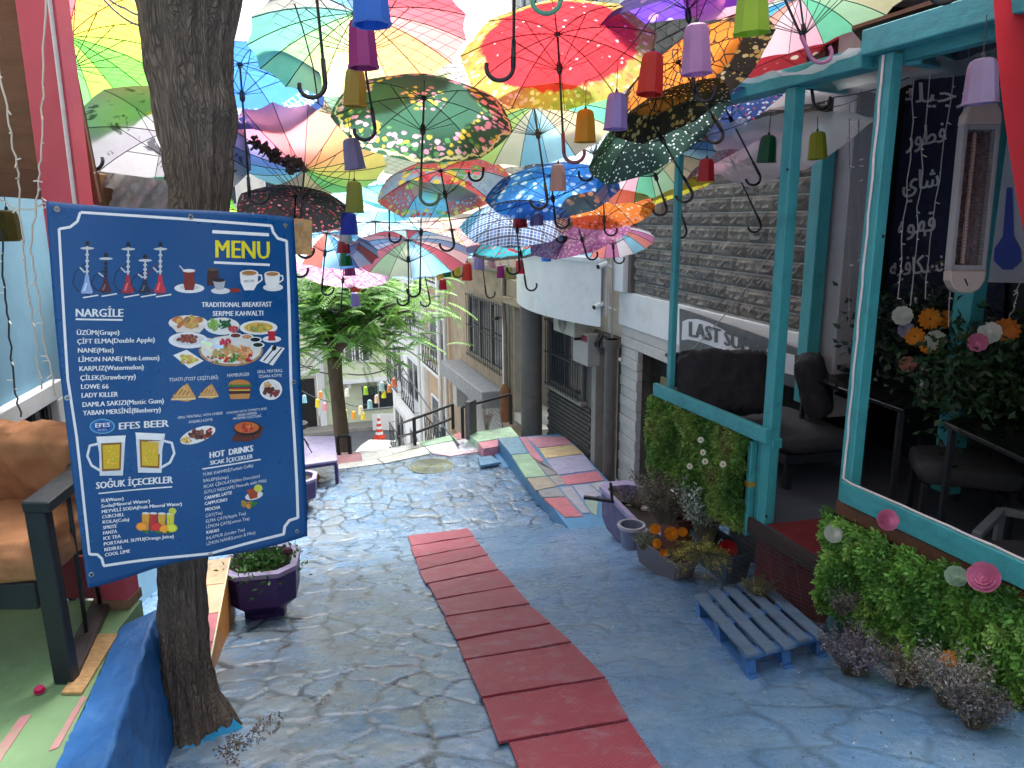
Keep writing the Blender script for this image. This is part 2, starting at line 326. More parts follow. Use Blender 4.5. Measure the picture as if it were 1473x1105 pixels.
# split stones
stm=[]
stonemat=mat('split_stone','#66625d',.8,.3,5,.5,30,dirt='#4b4742',damt=.5,ds=2)
stonemat2=mat('split_stone_pale','#7a756e',.8,.3,5,.5,30,dirt='#54503f',damt=.5,ds=2)
for k in range(8):
    b=MB(); nx,ny=9,4; vs=[]
    for j in range(ny+1):
        for i in range(nx+1):
            e=(i in(0,nx)) or (j in(0,ny)); vs.append((i/nx-.5,(.35+.65*random.random()) if not e else .12,j/ny-.5))
    fs=[(j*(nx+1)+i,j*(nx+1)+i+1,(j+1)*(nx+1)+i+1,(j+1)*(nx+1)+i) for j in range(ny) for i in range(nx)]
    B0=len(vs); vs+=[(-.5,-.3,-.5),(.5,-.3,-.5),(.5,-.3,.5),(-.5,-.3,.5)]
    c0,c1,c2,c3=0,nx,(nx+1)*(ny+1)-1,(nx+1)*ny
    bot=list(range(0,nx+1)); top=list(range((nx+1)*ny,(nx+1)*(ny+1))); lef=[j*(nx+1) for j in range(ny+1)]; rig=[j*(nx+1)+nx for j in range(ny+1)]
    fs+=[tuple([B0,B0+1]+bot[::-1]),tuple([B0+3]+top+[B0+2]),tuple([B0]+lef+[B0+3]),tuple([B0+1,B0+2]+rig[::-1])]
    b.add(vs,fs); o=b.build('stone',stonemat if k%3 else stonemat2,None); stm.append(o.data); bpy.data.objects.remove(o)
off=bA.location; z=z_st+.01; row=0; ns=0
rot=Matrix(((FA.d.x,FA.n.x,0),(FA.d.y,FA.n.y,0),(0,0,1))).to_4x4()
rest=[]
while z<4.2:
    h=.142+.02*random.random(); s=sp-.11
    while s>sE+.1:
        L=random.uniform(.26,.5); 
        if s-L<sE: L=s-sE
        if L>.1:
            p=FA.w(s-L/2,-.055,z+h/2)-off
            if ns<298 and z<3.0:
                o=bpy.data.objects.new('stone',random.choice(stm)); C.objects.link(o); o.parent=bA
                o.matrix_local=Matrix.Translation(p)@rot@Matrix.Diagonal((L-.014,.055,h-.012,1)); ns+=1
            else: rest.append((p,L,h))
        s-=L
    z+=h; row+=1
b=MB()
for p,L,h in rest: b.box((0,.01,0),(L-.014,.06,h-.012),Matrix.Translation(p+off)@rot)
if rest: tag(b.build('stone_courses',stonemat,bA,bevel=.008),kind='stuff')
print('stones',ns,len(rest))
# back wall further right: near-black colour stands in for the unlit recess, white pillar
b=MB(); b.fb(FA,-12,sE-.02,-.95,-.8,-2,HA); b.fb(FA,sE-.1,sE-.004,-.95,-.05,-2,3.2); b.build('recess_wall',mat('dark_interior_black','#15161a',.5,.2,3,.2),bA)
b=MB(); b.fb(FA,-12,sE-.004,-.7,.0,3.2,HA); b.build('upper_wall',whitep,bA)
# windows on the upper floors of building A
def window(fr,s0,s1,z0,z1,n,parent,frame=whitew,bars=0,mull=1,dep=.06,name='window'):
    fb=MB(); w=.07
    for a in ((s0,s1,z0,z0+w),(s0,s1,z1-w,z1),(s0,s0+w,z0+w,z1-w),(s1-w,s1,z0+w,z1-w)): fb.fb(fr,a[0],a[1],n,n+dep,a[2],a[3])
    for k in range(1,mull+1):
        x=s0+(s1-s0)*k/(mull+1); fb.fb(fr,x-.025,x+.025,n,n+dep*.8,z0+w,z1-w)
    f=fb.build(name,frame,parent,bevel=.006)
    g=MB(); g.fb(fr,s0+w,s1-w,n,n+.015,z0+w,z1-w); g.build('pane',glass,f)
    if bars:
        for k in range(bars):
            x=s0+(s1-s0)*(k+.5)/bars; q=MB(); q.tube([fr.w(x,n+dep+.07,z0-.03),fr.w(x,n+dep+.07,z1+.03)],.009,5); q.build('bar',iron,f)
        q=MB()
        for zz in (z0+.02,(z0+z1)/2,z1-.02): q.fb(fr,s0-.02,s1+.02,n+dep+.055,n+dep+.075,zz-.012,zz+.012)
        q.build('crossbar',iron,f)
    return f
for zz in (5.0,7.6):
    for s in (-3.4,-1.7): window(FA,s,s+1.1,zz,zz+1.5,-.055,bA)
# ---- building B (door, barred window, brick plinth, curved balcony)
bB=thing('balcony_building','cream building with curved white balcony, grilled window and dark brick base','building',tuple(FB.w(1.5,0,-2.7)))
def bx(x,y,n=0): return FB.px(x,y,n)
s_col=3.1
b=MB(); b.fb(FB,.02,3.5,-.5,-.12,-.3,1.0); b.fb(FB,.02,4.9,-.5,0,1.0,10); b.build('wall',cream,bB)
zB=lambda x,y:FB.px(x,y)[1]
sw0,sw1=FB.px(836,560)[0],FB.px(792,520)[0]; zs_=FB.px(792,553)[1]; zw1=-.35
b=MB(); b.fb(FB,sw0-.35,s_col,-.5,-.09,-3.2,-.3); b.build('plinth_backing',dgrey,bB)
b=MB(); brick=MB(); brick.box((0,0,0),(.235,.04,.062)); bo=brick.build('brick',mat('dark_brick','#4a4745',.75,.3,8,.4,40,dirt='#8b8680',damt=.3),None,bevel=.004); bmesh_=bo.data; bpy.data.objects.remove(bo)
zz=zs_-.12; r=0; nb=0; rotB=Matrix(((FB.d.x,FB.n.x,0),(FB.d.y,FB.n.y,0),(0,0,1))).to_4x4()
while zz>-2.85:
    s=s_col-.15-(.12 if r%2 else 0)
    while s>sw0-.28:
        o=bpy.data.objects.new('brick',bmesh_); C.objects.link(o); o.parent=bB
        o.matrix_local=Matrix.Translation(FB.w(s,-.072+random.uniform(-.004,.004),zz)-bB.location)@rotB; s-=.25; nb+=1
    zz-=.078; r+=1
print('bricks',nb)
b=MB(); b.fb(FB,sw0-.05,s_col-.05,-.12,.03,zs_-.08,zs_); b.build('sill',con,bB,bevel=.006)
window(FB,sw0,s_col-.15,zs_+.002,zw1,-.085,bB,frame=dgrey,bars=15,mull=1)
b=MB(); b.tube([FB.w(s_col+.1,.22,-2.9),FB.w(s_col+.1,.22,.1)],.21,20); b.build('column',mat('grey_column','#66625e',.85,.18,3,.4,30,dirt='#45413c',damt=.35),bB,smooth=40)
b=MB(); b.tube([FB.w(-.02,.10,-2.9),FB.w(-.02,.10,-.3)],.105,18); b.tube([FB.w(-.02,.10,-.42),FB.w(-.02,.10,-.30)],.13,18); b.build('drainpipe',mat('brown_pipe','#5a534d',.6,.2,3,.3,30,dirt='#38332e',damt=.4),bB,smooth=40)
# door
sdn,sdf=.18,.62
b=MB(); b.fb(FB,sdn,sdf,-.35,-.2,-2.75,-.72); b.build('door',mat('brown_door','#2a211c',.5,.25,3,.2,10),bB,bevel=.01)
b=MB(); b.fb(FB,sdf,sdf+.16,-.3,.06,-2.75,-.62); b.build('door_jamb',mat('grey_jamb','#8a8580',.8,.15,3,.3),bB,bevel=.006)
b=MB(); b.fb(FB,.1,sdf+.2,-.3,.02,-.62,-.3); b.build('lintel',mat('soot_plaster','#3d3a38',.8,.3,5,.4),bB,bevel=.006)
b=MB(); b.fb(FB,.1,sdf+.16,-.3,.22,-2.75,-2.66); b.build('doorstep',mat('marble_step','#b9b6ae',.4,.12,4,.15),bB,bevel=.008)
# curved balcony
def bal_poly(k=18):
    pts=[]
    for i in range(k+1):
        t=i/k; s=.05+4.35*t; n=.05+.52*math.sin(PI*min(1,(.10+.9*t)))**.75 if t<1 else .0
        pts.append((s,n))
    return pts
pl=bal_poly(); b=MB(); zb0,zb1=-.12,.86
vs=[];fs=[]
k=len(pl)
for z_,e in ((zb0,0),(zb1,0)):
    for s,n in pl: vs.append(FB.w(s,n,z_))
for i in range(k-1): fs.append((i,i+1,k+i+1,k+i))
vi=len(vs)
for s,n in pl: vs.append(FB.w(s,max(n-.1,-.02),zb1))
for s,n in pl: vs.append(FB.w(s,max(n-.1,-.02),zb0+.15))
for i in range(k-1): fs.append((k+i,k+i+1,vi+i+1,vi+i)); fs.append((vi+i,vi+i+1,vi+k+i+1,vi+k+i))
fs.append(tuple(range(k))); b.add(vs,fs); b.build('balcony',whitep,bB,smooth=40)
b=MB(); b.tube([FB.w(s,n+.0,zb1+.02) for s,n in pl],.05,6); b.build('coping',whitew,bB)
b=MB()
for i in range(0,k-1):
    s,n=pl[i]; b.tube([FB.w(s,n-.05,zb1),FB.w(s,n-.05,zb1+.75)],.012,5)
b.tube([FB.w(s,n-.05,zb1+.75) for s,n in pl],.02,6); b.tube([FB.w(s,n-.05,zb1+.4) for s,n in pl],.012,6); b.build('balcony_railing',whitew,bB)
for z0,z1 in ((1.9,3.4),(4.2,5.9),(7,8.4)):
    window(FB,.7,1.9,z0,z1,.002,bB,bars=9); window(FB,2.9,4.2,z0,z1,.002,bB)
# cream brick courses: thin raised joints on the upper wall
# ---- beige building C beyond
bC=thing('beige_building','old beige building with barred window, awning box and rolling shutter','building',tuple(FB.w(6,0,-2.8)))
e0,e1=3.45,5.05
sC1=10.6
b=MB(); b.fb(FB,e1,sC1,-.4,0,-4.6,.38); b.build('wall',beige,bC)
b=MB(); b.fb(FB,e0-.1,e1+.02,-1.0,-.9,-3,.2); b.fb(FB,e1-.12,e1,-1.0,-.02,-3,.2); b.build('entry_recess',mat('stained_plaster','#9a9184',.85,.2,2,.4,30,dirt='#6e665a',damt=.5),bC)
for i in range(2):
    b=MB(); b.fb(FB,e0,e1-.13,-.3-.3*i,-.0-.3*i,-2.85,-2.68+.17*i); b.build('step',mat('marble_step'),bC,bevel=.006)
b=MB(); b.fb(FB,e0-.2,e1+.1,-.3,.18,-.28,-.14); b.fb(FB,e0-.2,e1+.1,-.3,.08,-.14,.22); b.build('entry_canopy',beige,bC,bevel=.01)
b=MB(); b.fb(FB,e1-.1,sC1,-.2,.22,.36,.46); b.fb(FB,e1-.1,sC1,-.2,.12,.28,.358); b.build('cornice',mat('cornice_plaster','#8b8274',.85,.2,3,.4,dirt='#55504a',damt=.5),bC,bevel=.01)
b=MB(); b.fb(FB,e1,sC1,-.4,-.03,.46,3.4); b.build('upper_wall',mat('pink_cream','#c9b3a0',.85,.1,2,.3,dirt='#a08c7c',damt=.4),bC)
wz0,wz1=FB.px(728,542)[1]+.1,FB.px(727,448)[1]
ws0,ws1=FB.px(728,500)[0],FB.px(677,470)[0]
print('winC',ws0,ws1,wz0,wz1)
window(FB,ws0,ws1,-1.95,-.38,.002,bC,frame=mat('grey_trim','#8f887c',.8,.15,4,.3),bars=16,mull=2)
b=MB(); b.fb(FB,5.25,5.35,.0,.12,-2.9,.5); b.build('corner_trim',whitew,bC)
b=MB(); b.tube([FB.w(5.2,.1,-2.8),FB.w(5.2,.1,-.9),FB.w(5.24,.12,-.4),FB.w(5.2,.1,.5)],.045,8); b.build('downpipe',mat('rust_pipe','#7c6e62',.6,.3,6,.3,dirt='#6b3a22',damt=.4),bC,smooth=40)
# awning box and shutter
ab=MB(); ab.fb(FB,5.55,9.6,.0,.55,-2.72,-2.32); abx=ab.build('awning_box',mat('grey_awning','#85888d',.45,.1,3,.15),bC,bevel=.02)
for i in range(16):
    b=MB(); z=-2.76-.1*i; b.fb(FB,5.75,9.0,.0,.03,z-.09,z); b.build('shutter_slat',mat('shutter_metal','#9b9a98',.45,.15,4,.2,dirt='#5e5851',damt=.3),bC,bevel=.012)
b=MB(); b.fb(FB,8.9,9.3,.02,.3,-3.5,-2.85); b.build('meter_box',mat('meter_grey','#a7a8a6',.5,.1,4,.1),bC,bevel=.01)
# ---- white buildings down the stairs on the right
def stair_building(s0,s1,zb,zt,m,lab,loc,n0=0,wins=2,cat='building'):
    t=thing('stair_house',lab,cat,tuple(FB.w(s0,0,zb)),'houses down the steps on the right')
    b=MB(); b.fb(FB,s0,s1,-3,n0,zb,zt); b.build('wall',m,t)
    z=zb+.9
    while z<zt-1.2:
        for k in range(wins):
            a=s0+(s1-s0)*(k+.18)/wins; e=s0+(s1-s0)*(k+.82)/wins
            window(FB,a,e,z,z+1.5,n0+.002,t,bars=0)
            # diamond balcony grille
            q=MB(); nn=n0+.28
            for zz in (z-.15,z+.75): q.fb(FB,a-.1,e+.1,nn-.015,nn+.015,zz-.02,zz+.02)
            m_=6
            for j in range(m_):
                x0=a-.1+(e-a+.2)*j/m_; x1=a-.1+(e-a+.2)*(j+1)/m_; q.tube([FB.w(x0,nn,z-.15),FB.w(x1,nn,z+.75)],.012,4); q.tube([FB.w(x1,nn,z-.15),FB.w(x0,nn,z+.75)],.012,4)
            for x in (a-.1,e+.1): q.tube([FB.w(x,n0,z+.75),FB.w(x,nn,z+.75),FB.w(x,nn,z-.15),FB.w(x,n0,z-.15)],.015,4)
            q.build('grille',iron,t)
            q=MB(); q.fb(FB,a-.15,e+.15,n0,n0+.3,z-.27,z-.17); q.build('balcony_slab',whitew,t)
        z+=2.7
    b=MB(); b.tube([FB.w(s0+.15,n0+.12,zb),FB.w(s0+.15,n0+.12,zt)],.06,8); b.build('drainpipe',whitew,t)
    return t
stair_building(10.65,13.9,-6.5,1.2,mat('tan_render','#b49b80',.85,.12,2,.3),'narrow tan house with diamond pattern window grilles beside the steps',None,0,1)
stair_building(13.95,20.6,-8.5,2.5,mat('bright_white_render','#e6e6e4',.8,.06,2,.2,dirt='#b9b9b4',damt=.3),'white house with arched looking windows halfway down the steps',None,.15,2)
# ---- buildings across the lower street
base=Hz(505,612,-9.66); print('far base',base)
FG=Fr(base.x,base.y,70); FG.n=-FG.n
sage=mat('sage_render','#c3caae',.85,.1,2,.25,20,dirt='#8a8f78',damt=.3)
gb=thing('sage_green_house','pale sage green house with projecting bay and barred ground floor window across the lower street','building',tuple(base))
FGy=FG
def gpx(x,y,n=0): return FG.px(x,y,n)
ga=gpx(470,600)[0]; gz=gpx(580,560)[0]; print('FG s',ga,gz,gpx(520,540),gpx(488,552),gpx(440,560))
b=MB(); b.fb(FG,ga,gz+6,-3,0,-9.66,-2); b.build('wall',sage,gb)
gw0,gw1=gpx(519,560)[0],gpx(568,560)[0]; 
window(FG,gw0,gw1,gpx(545,588)[1],gpx(545,553)[1],.002,gb,bars=18,mull=1)
bz=gpx(510,540)[1]
b=MB()
sm=(ga+gw0)/2
b.fb(FG,ga+.3,gw0+1.3,.0,1.0,bz,6); b.build('bay',sage,gb,bevel=.01); b=MB(); b.fb(FG,ga+.2,gw0+1.4,.0,1.15,bz-.2,bz-.004); b.fb(FG,gw0+1.7,gz+3,.0,1.15,bz+.5,bz+.7); b.build('bay_cornice',whitew,gb)
b=MB(); b.fb(FG,gw0+1.8,gz+3,.0,1.0,bz+.7,6); b.build('bay',sage,gb)
for a in (ga+1.2,gw0+.9,gw0+2.4,gz-.5):
    b=MB(); b.box((a,.35,bz-.35+(.5 if a>gw0+1.5 else 0)),(.22,.7,.4),FG.M()); b.build('bracket',whitew,gb,bevel=.02)
for fl in range(3):
    zz=bz+.9+fl*2.9
    for a in (ga+1.0,gw0-.4): window(FG,a,a+.85,zz,zz+1.6,1.003,gb,mull=1)
    for a in (gw0+2.2,gw0+4.2): window(FG,a,a+.95,zz+.4,zz+2.0,1.003,gb,mull=1)
b=MB(); b.fb(FG,ga-.35,ga+.0,-.1,.12,-9.66,5); b.build('quoin',whitew,gb)
wb=thing('white_brick_house','white brick house with a dark gate across the lower street','building',tuple(FG.w(ga-5,0,-9.66)))
b=MB(); b.fb(FG,ga-12,ga-.4,-3,-.02,-9.66,-1.5); b.fb(FG,ga-12,ga-.4,-3,-.1,-1.5,6);b.build('wall',mat('white_brick','#d9d5cb',.8,.08,3,.2,10),wb)
gd0,gd1=gpx(433,600)[0],gpx(455,600)[0]
b=MB(); b.fb(FG,gd0,gd1,-.01,.05,-9.66,gpx(440,545)[1]); gt=b.build('gate',mat('dark_gate','#2a2b2c',.5,.2),wb)
b=MB()
for k in range(9):
    x=gd0+(gd1-gd0)*k/8; b.tube([FG.w(x,.09,-9.6),FG.w(x,.09,gpx(440,545)[1])],.02,4)
for k in range(5): z_=-9.4+k*.8; b.fb(FG,gd0,gd1,.06,.08,z_,z_+.05)
b.build('gate_bar',mat('black_iron'),gt)
b=MB(); b.fb(FG,ga-12,ga-.4,-.02,.25,gpx(440,540)[1],gpx(440,540)[1]+.25); b.build('cornice',whitew,wb)
for fl in range(3):
    for k in range(4): window(FG,ga-2.3-k*2.4,ga-1.2-k*2.4,-3.6+fl*2.9,-1.9+fl*2.9,.0,wb)
# sidewalk strip in front
b=MB(); b.fb(FG,ga-14,gz+8,.0,1.3,-9.66,-9.5); o=b.build('far_sidewalk',con); tag(o,'pale kerbed pavement in front of the green house',kind='structure')
# more houses behind/right to close the view: taller white block
tb=thing('pale_block','tall pale apartment block rising behind the tree','building',tuple(FG.w(gz+12,0,-9.66)))
b=MB(); b.fb(FG,gz+6.1,gz+24,-6,0.5,-9.66,7); b.build('wall',cream,tb)
for fl in range(5):
    for k in range(5): window(FG,gz+7+k*3,gz+8.3+k*3,-8+fl*2.9,-6.3+fl*2.9,.502,tb)
# ---- left side: light blue wall beside the bench, tall facade above
LF=Fr(-2.95,4,-12)
lblue=mat('light_blue_wall','#6d99b3',.7,.1,2,.2,20,dirt='#5f7f92',damt=.3)
lb=thing('light_blue_building','light blue wall with white framed window behind the bench','building',tuple(LF.w(0,0,-1)))
b=MB(); b.fb(LF,-6,9,-.0,.4,-3,1.75); b.build('wall',lblue,lb)
s0,_=LF.px(2,540); s1,zt_=LF.px(66,500); zt_=.45
print('LF',s0,s1,zt_,LF.px(30,520),LF.px(65,490))
f=MB(); 
for a in ((s1-2.2,s1,zt_-.12,zt_),(s1-.12,s1,-1.6,zt_-.12),(s1-2.2,s1-2.08,-1.6,zt_-.12),(s1-1.1,s1-1.0,-1.6,zt_-.12)): f.fb(LF,a[0],a[1],-.07,-.0,a[2],a[3])
fo=f.build('window',mat('white_frame'),lb,bevel=.008)
g=MB(); g.fb(LF,s1-2.1,s1-.1,-.02,-.005,-1.6,zt_-.1); g.build('pane',glass,fo)
for k in range(9):
    x=s1-.2-k*.2; q=MB(); q.fb(LF,x-.04,x,-.045,-.03,-1.6,zt_-.13); q.build('louver',mat('dark_louver','#23282e',.5),fo)
# upper facade, bluish panels with white joints
lt=thing('blue_panel_tower','tall left facade of blue glass panels with thin white joints','building',tuple(LF.w(10,1,2)))
b=MB(); b.fb(LF,4.0,16,1.0,1.2,2.0,12); b.build('wall',mat('tower_joint_white','#c9d2d8',.7,.05),lt)
pm=MB(); pm.box((0,0,0),(1.14,.03,.30)); po=pm.build('panel',mat('blue_panel','#4f7c9a',.3,.12,2,.05),None); pmd=po.data; bpy.data.objects.remove(po)
rotL=Matrix(((LF.d.x,LF.n.x,0),(LF.d.y,LF.n.y,0),(0,0,1))).to_4x4()
cnt=0
for j in range(29):
    for i in range(10):
        o=bpy.data.objects.new('panel',pmd); C.objects.link(o); o.parent=lt; o.matrix_local=Matrix.Translation(LF.w(4.6+i*1.18,.99,2.2+j*.335)-lt.location)@rotL; cnt+=1
ls=thing('left_street_building','pale facade rising behind the camera on the left','building',tuple(LF.w(-8,1,0)))
b=MB(); b.fb(LF,-16,3.9,.6,1.2,1.75,10); b.fb(LF,-16,-6,.0,.6,-1,3); b.build('wall',cream,ls)
for zz in (3,6):
    for k in range(6): window(LF,-15+k*3,-14+k*3,zz,zz+1.6,.53,ls)
rs=thing('right_street_building','pale facade rising behind the camera on the right','building',tuple(FA.w(-14,0,0)))
b=MB(); b.fb(FA,-22,-12.05,-1,-.2,-1,9); b.build('wall',cream,rs)
for zz in (3,6):
    for k in range(3): window(FA,-21+k*3,-20+k*3,zz,zz+1.6,-.197,rs)
# ================================================================ GENERIC SHAPES
def nrm(v): v=Vector(v); return v.normalized()
def leafmesh(name,cen,dirs,nor,L,Wd,col,mat_,parent=None,fold=.25):
    """many folded rhombus leaves as one mesh (numpy)"""
    cen=np.asarray(cen,float);d=np.asarray(dirs,float);n=np.asarray(nor,float);N=len(cen)
    d/=np.linalg.norm(d,axis=1)[:,None]+1e-9; s=np.cross(d,n); s/=np.linalg.norm(s,axis=1)[:,None]+1e-9; n=np.cross(s,d)
    L=np.broadcast_to(L,(N,))[:,None];Wd=np.broadcast_to(Wd,(N,))[:,None]
    V=np.stack([cen,cen+d*L*.45+s*Wd*.5+n*fold*Wd,cen+d*L-n*fold*.3*L,cen+d*L*.45-s*Wd*.5+n*fold*Wd],1).reshape(-1,3)
    o=parent; off=Vector((0,0,0))
    while o is not None: off+=o.location; o=o.parent
    V-=np.array(off)
    i=np.arange(N)*4; F=np.stack([i,i+1,i+2,i,i+2,i+3],1).reshape(-1,3)
    me=bpy.data.meshes.new(name); me.vertices.add(len(V)); me.vertices.foreach_set('co',V.ravel()); me.loops.add(len(F)*3); me.loops.foreach_set('vertex_index',F.ravel())
    me.polygons.add(len(F)); me.polygons.foreach_set('loop_start',np.arange(len(F))*3); me.update(calc_edges=True)
    at=me.color_attributes.new('Col','FLOAT_COLOR','POINT'); c=np.ones((N,4)); c[:,:3]=col; at.data.foreach_set('color',np.repeat(c,4,0).ravel())
    me.materials.append(mat_); ob=bpy.data.objects.new(name,me); C.objects.link(ob)
    if parent: ob.parent=parent
    return ob
leafm=mat('leaf',None,.5,.15,20,0,attr=True,trans=.3)
drym=mat('dry_leaf',None,.8,.15,20,0,attr=True,trans=.15)
def clump(name,label,base,r,h,cols,n=60,group=None,spread=1.0,kind='twig',lean=(0,0),leaf=.02,stemcol='#6d6350',droop=0,part='foliage',parent=None,dense=22):
    """a bunch of branching stems with small leaves or heads"""
    t=parent or thing(name,label,'plant',tuple(base),group); base=Vector(base); b=MB(); cen=[];dr=[];nr=[];cl=[]
    for i in range(n):
        a=random.uniform(0,2*PI); rr=r*math.sqrt(random.random())*spread; hh=h*random.uniform(.55,1.1)
        tip=base+Vector((math.cos(a)*rr+lean[0]*hh,math.sin(a)*rr+lean[1]*hh,hh-droop*rr)); b0=base+Vector((math.cos(a),math.sin(a),0))*rr*.25
        mid=(b0+tip)/2+Vector((0,0,.12*h)); b.tube([b0,mid,tip],[.003,.002,.0012],3)
        c=hx(random.choice(cols))
        for k in range(dense):
            u=random.uniform(.35,1.05); p=b0.lerp(mid,u*2) if u<.5 else mid.lerp(tip,u*2-1)
            v=Vector((random.gauss(0,1),random.gauss(0,1),random.gauss(.5,.8))); w=random.uniform(.7,1.3)
            cen.append(p+v*.006);dr.append(v);nr.append((random.gauss(0,1),random.gauss(0,1),1)); cl.append([x*w for x in c])
    b.build('stems',mat('stem_'+stemcol[1:],stemcol,.8,.2,10,0),t,fix=False)
    o=leafmesh(part,cen,dr,nr,rng.uniform(.7,1.3,len(cen))*leaf,rng.uniform(.3,.55,len(cen))*leaf,np.array(cl),drym,t); o['kind']='stuff'
    return t
def petals(M,r,n,rows,name,matr,parent,cup=.5,w=.9):
    b=MB()
    for k in range(rows):
        rr=r*(1-.22*k); up=cup*(.35+.55*k/max(1,rows-1))
        for i in range(n):
            a=2*PI*(i+.5*(k%2))/n; ca,sa=math.cos(a),math.sin(a); 
            def q(u,v): # u radial 0..1, v side -1..1
                x=rr*u; y=v*rr*w*math.sin(PI*min(u*.8+.12,1)); z=rr*up*u*u+.12*rr*abs(v)+.01*k
                return M@Vector((ca*x-sa*y,sa*x+ca*y,z))
            g=[q(u,v) for u in (.05,.45,.8,1) for v in (-1,0,1)]
            b.add(g,[(j*3+i2,j*3+i2+1,j*3+i2+4,j*3+i2+3) for j in range(3) for i2 in range(2)])
    return b.build(name,matr,parent,smooth=True,fix=False)
def axM(p,d,sc=1): # matrix at p with local z along d
    q=Vector(d).to_track_quat('Z','Y').to_matrix().to_4x4(); return Matrix.Translation(Vector(p))@q@Matrix.Scale(sc,4)
def cushion(name,M,sz,matr,parent,puff=.5,wr=.012,seed=0,res=28):
    bm=bmesh.new(); bmesh.ops.create_cube(bm,size=2); bmesh.ops.subdivide_edges(bm,edges=bm.edges,cuts=res,use_grid_fill=True)
    for v in bm.verts:
        c=v.co; x,y,z=c
        e=(1-abs(x)**4)*(1-abs(y)**4); 
        zz=z*(1-puff+puff*max(e,0)**.35)
        k=1-.07*(abs(x)**6*abs(y)**6)
        xx=x*(1-.06*z*z)*k; yy=y*(1-.06*z*z)*k
        p=Vector((xx*sz[0]/2,yy*sz[1]/2,zz*sz[2]/2)); w=noise.noise(p*7+Vector((seed,0,0)))+1.3*(1-abs(noise.noise(Vector((p.x*16+2*noise.noise(p*5),p.y*6,p.z*10+seed))))*3)*.6
        v.co=M@(p+Vector((x,y,z)).normalized()*wr*w)
    me=bpy.data.meshes.new(name); 
    o=parent; off=Vector((0,0,0))
    while o is not None: off+=o.location; o=o.parent
    bmesh.ops.translate(bm,verts=bm.verts,vec=-off); bm.to_mesh(me); bm.free()
    me.polygons.foreach_set('use_smooth',[True]*len(me.polygons)); me.materials.append(matr)
    ob=bpy.data.objects.new(name,me); C.objects.link(ob); ob.parent=parent; return ob
# ================================================================ LEFT SIDE
# terrace: green painted slab, blue kerb wall
tz=-.42
green=mat('green_floor','#7a9c70',.55,.12,3,.3,30,dirt='#4f6a4c',damt=.3)
terr=tag(MB().slab([(-5,.6,tz),(Hz(84,1097,tz).x+.25,.6,tz),Hz(84,1097,tz),Hz(172,903,tz),Hz(197,872,tz),(-1.93,3.5,tz),(-5,3.5,tz)],1.2).build('terrace_floor',green),'light green painted terrace floor on the left',kind='structure')
b=MB()
for q in ([(30,1030),(45,1028),(-10,1110),(-30,1110)],[(118,1000),(124,1003),(84,1075),(70,1080)]): b.slab([Hz(*p,tz+.004) for p in q],.003)
b.build('floor_stripe',mat('pink_stripe','#c3848a',.6,.15,5,.2,dirt='#7a9c70',damt=.7,ds=9),terr)
kw=thing('kerb_wall','rough blue painted retaining wall along the green terrace, left of the tree','wall',tuple(Hz(163,1050,tz)))
# surface built as rows along its length: inner top edge, ridge, foot
rows=[]
for t in np.linspace(-.65,1,110):
    a=Hz(84,1097,tz+.006).lerp(Hz(174,901,tz+.006),t); r=Hz(152,1105,tz+.02).lerp(Hz(227,876,tz+.02),t); f=Hz(228,1105,-1.0); f=Vector((r.x+.10,r.y-.02,-1.3)); 
    rr=[a+Vector((-.03,0,-.3)),a]+[a.lerp(r,k/16) for k in range(1,16)]+[r+Vector((0,0,-.008))]+[r.lerp(f,k/40) for k in range(1,41)]
    rows.append([p+Vector((1,0,.6))*.013*noise.noise(p*5)+Vector((1,0,.3))*.008*noise.noise(p*19)+Vector((1,0,.4))*.006*noise.noise(p*48) for p in rr])
b=MB(); m_=len(rows[0]); b.add([p for r in rows for p in r],[(i*m_+j,i*m_+j+1,(i+1)*m_+j+1,(i+1)*m_+j) for i in range(len(rows)-1) for j in range(m_-1)]); b.f.append(tuple((len(rows)-1)*m_+j for j in range(m_)));b.m.append(0);b.c.append((1,1,1))
b.build('painted_block',mat('kerb_wall_blue','#2e6cb0',.5,.16,6,.7,28,dirt='#5e93c4',damt=.35,ds=4),kw,smooth=60)
# pink board behind the bench
pb=MB(); p0=Hz(192,868,tz); zb=.0; pb.box((p0.x-1.75,3.56,-.31),(3.2,.05,.24)); tag(pb.build('low_board',mat('faded_red','#a2454e',.6,.15,3,.3,dirt='#6b3038',damt=.3),bevel=.004),'faded red board along the back edge of the green terrace','board')
# red post with rope light
rp=thing('red_post','coral red wooden post with a white rope light stripe, left of the tree','post',tuple(Hz(171,875,tz)))
pt=Py(62,-10,3.42); pt2=Vector((pt.x,pt.y,pt.z+.6)); pbm=Hz(171,868,tz)
b=MB(); b.beam(pbm,pt2,.165,.12,up=(0,1,0)); b.build('timber',mat('coral_paint','#c64f5e',.5,.1,3,.3,20,dirt='#8b3a40',damt=.25),rp,bevel=.005)
b=MB(); b.tube([p+Vector((.068,-.067,0)) for p in (pbm.lerp(pt2,k/20) for k in range(1,21))],.009,6); b.build('rope_light',mat('rope_white','#d8cfd0',.4,.1,20,.2),rp)
b=MB(); b.box((pbm.x,pbm.y,tz+.028),(.175,.14,.05)); b.build('splintered_foot',wood('raw_wood','#8d6a52',.8),rp)
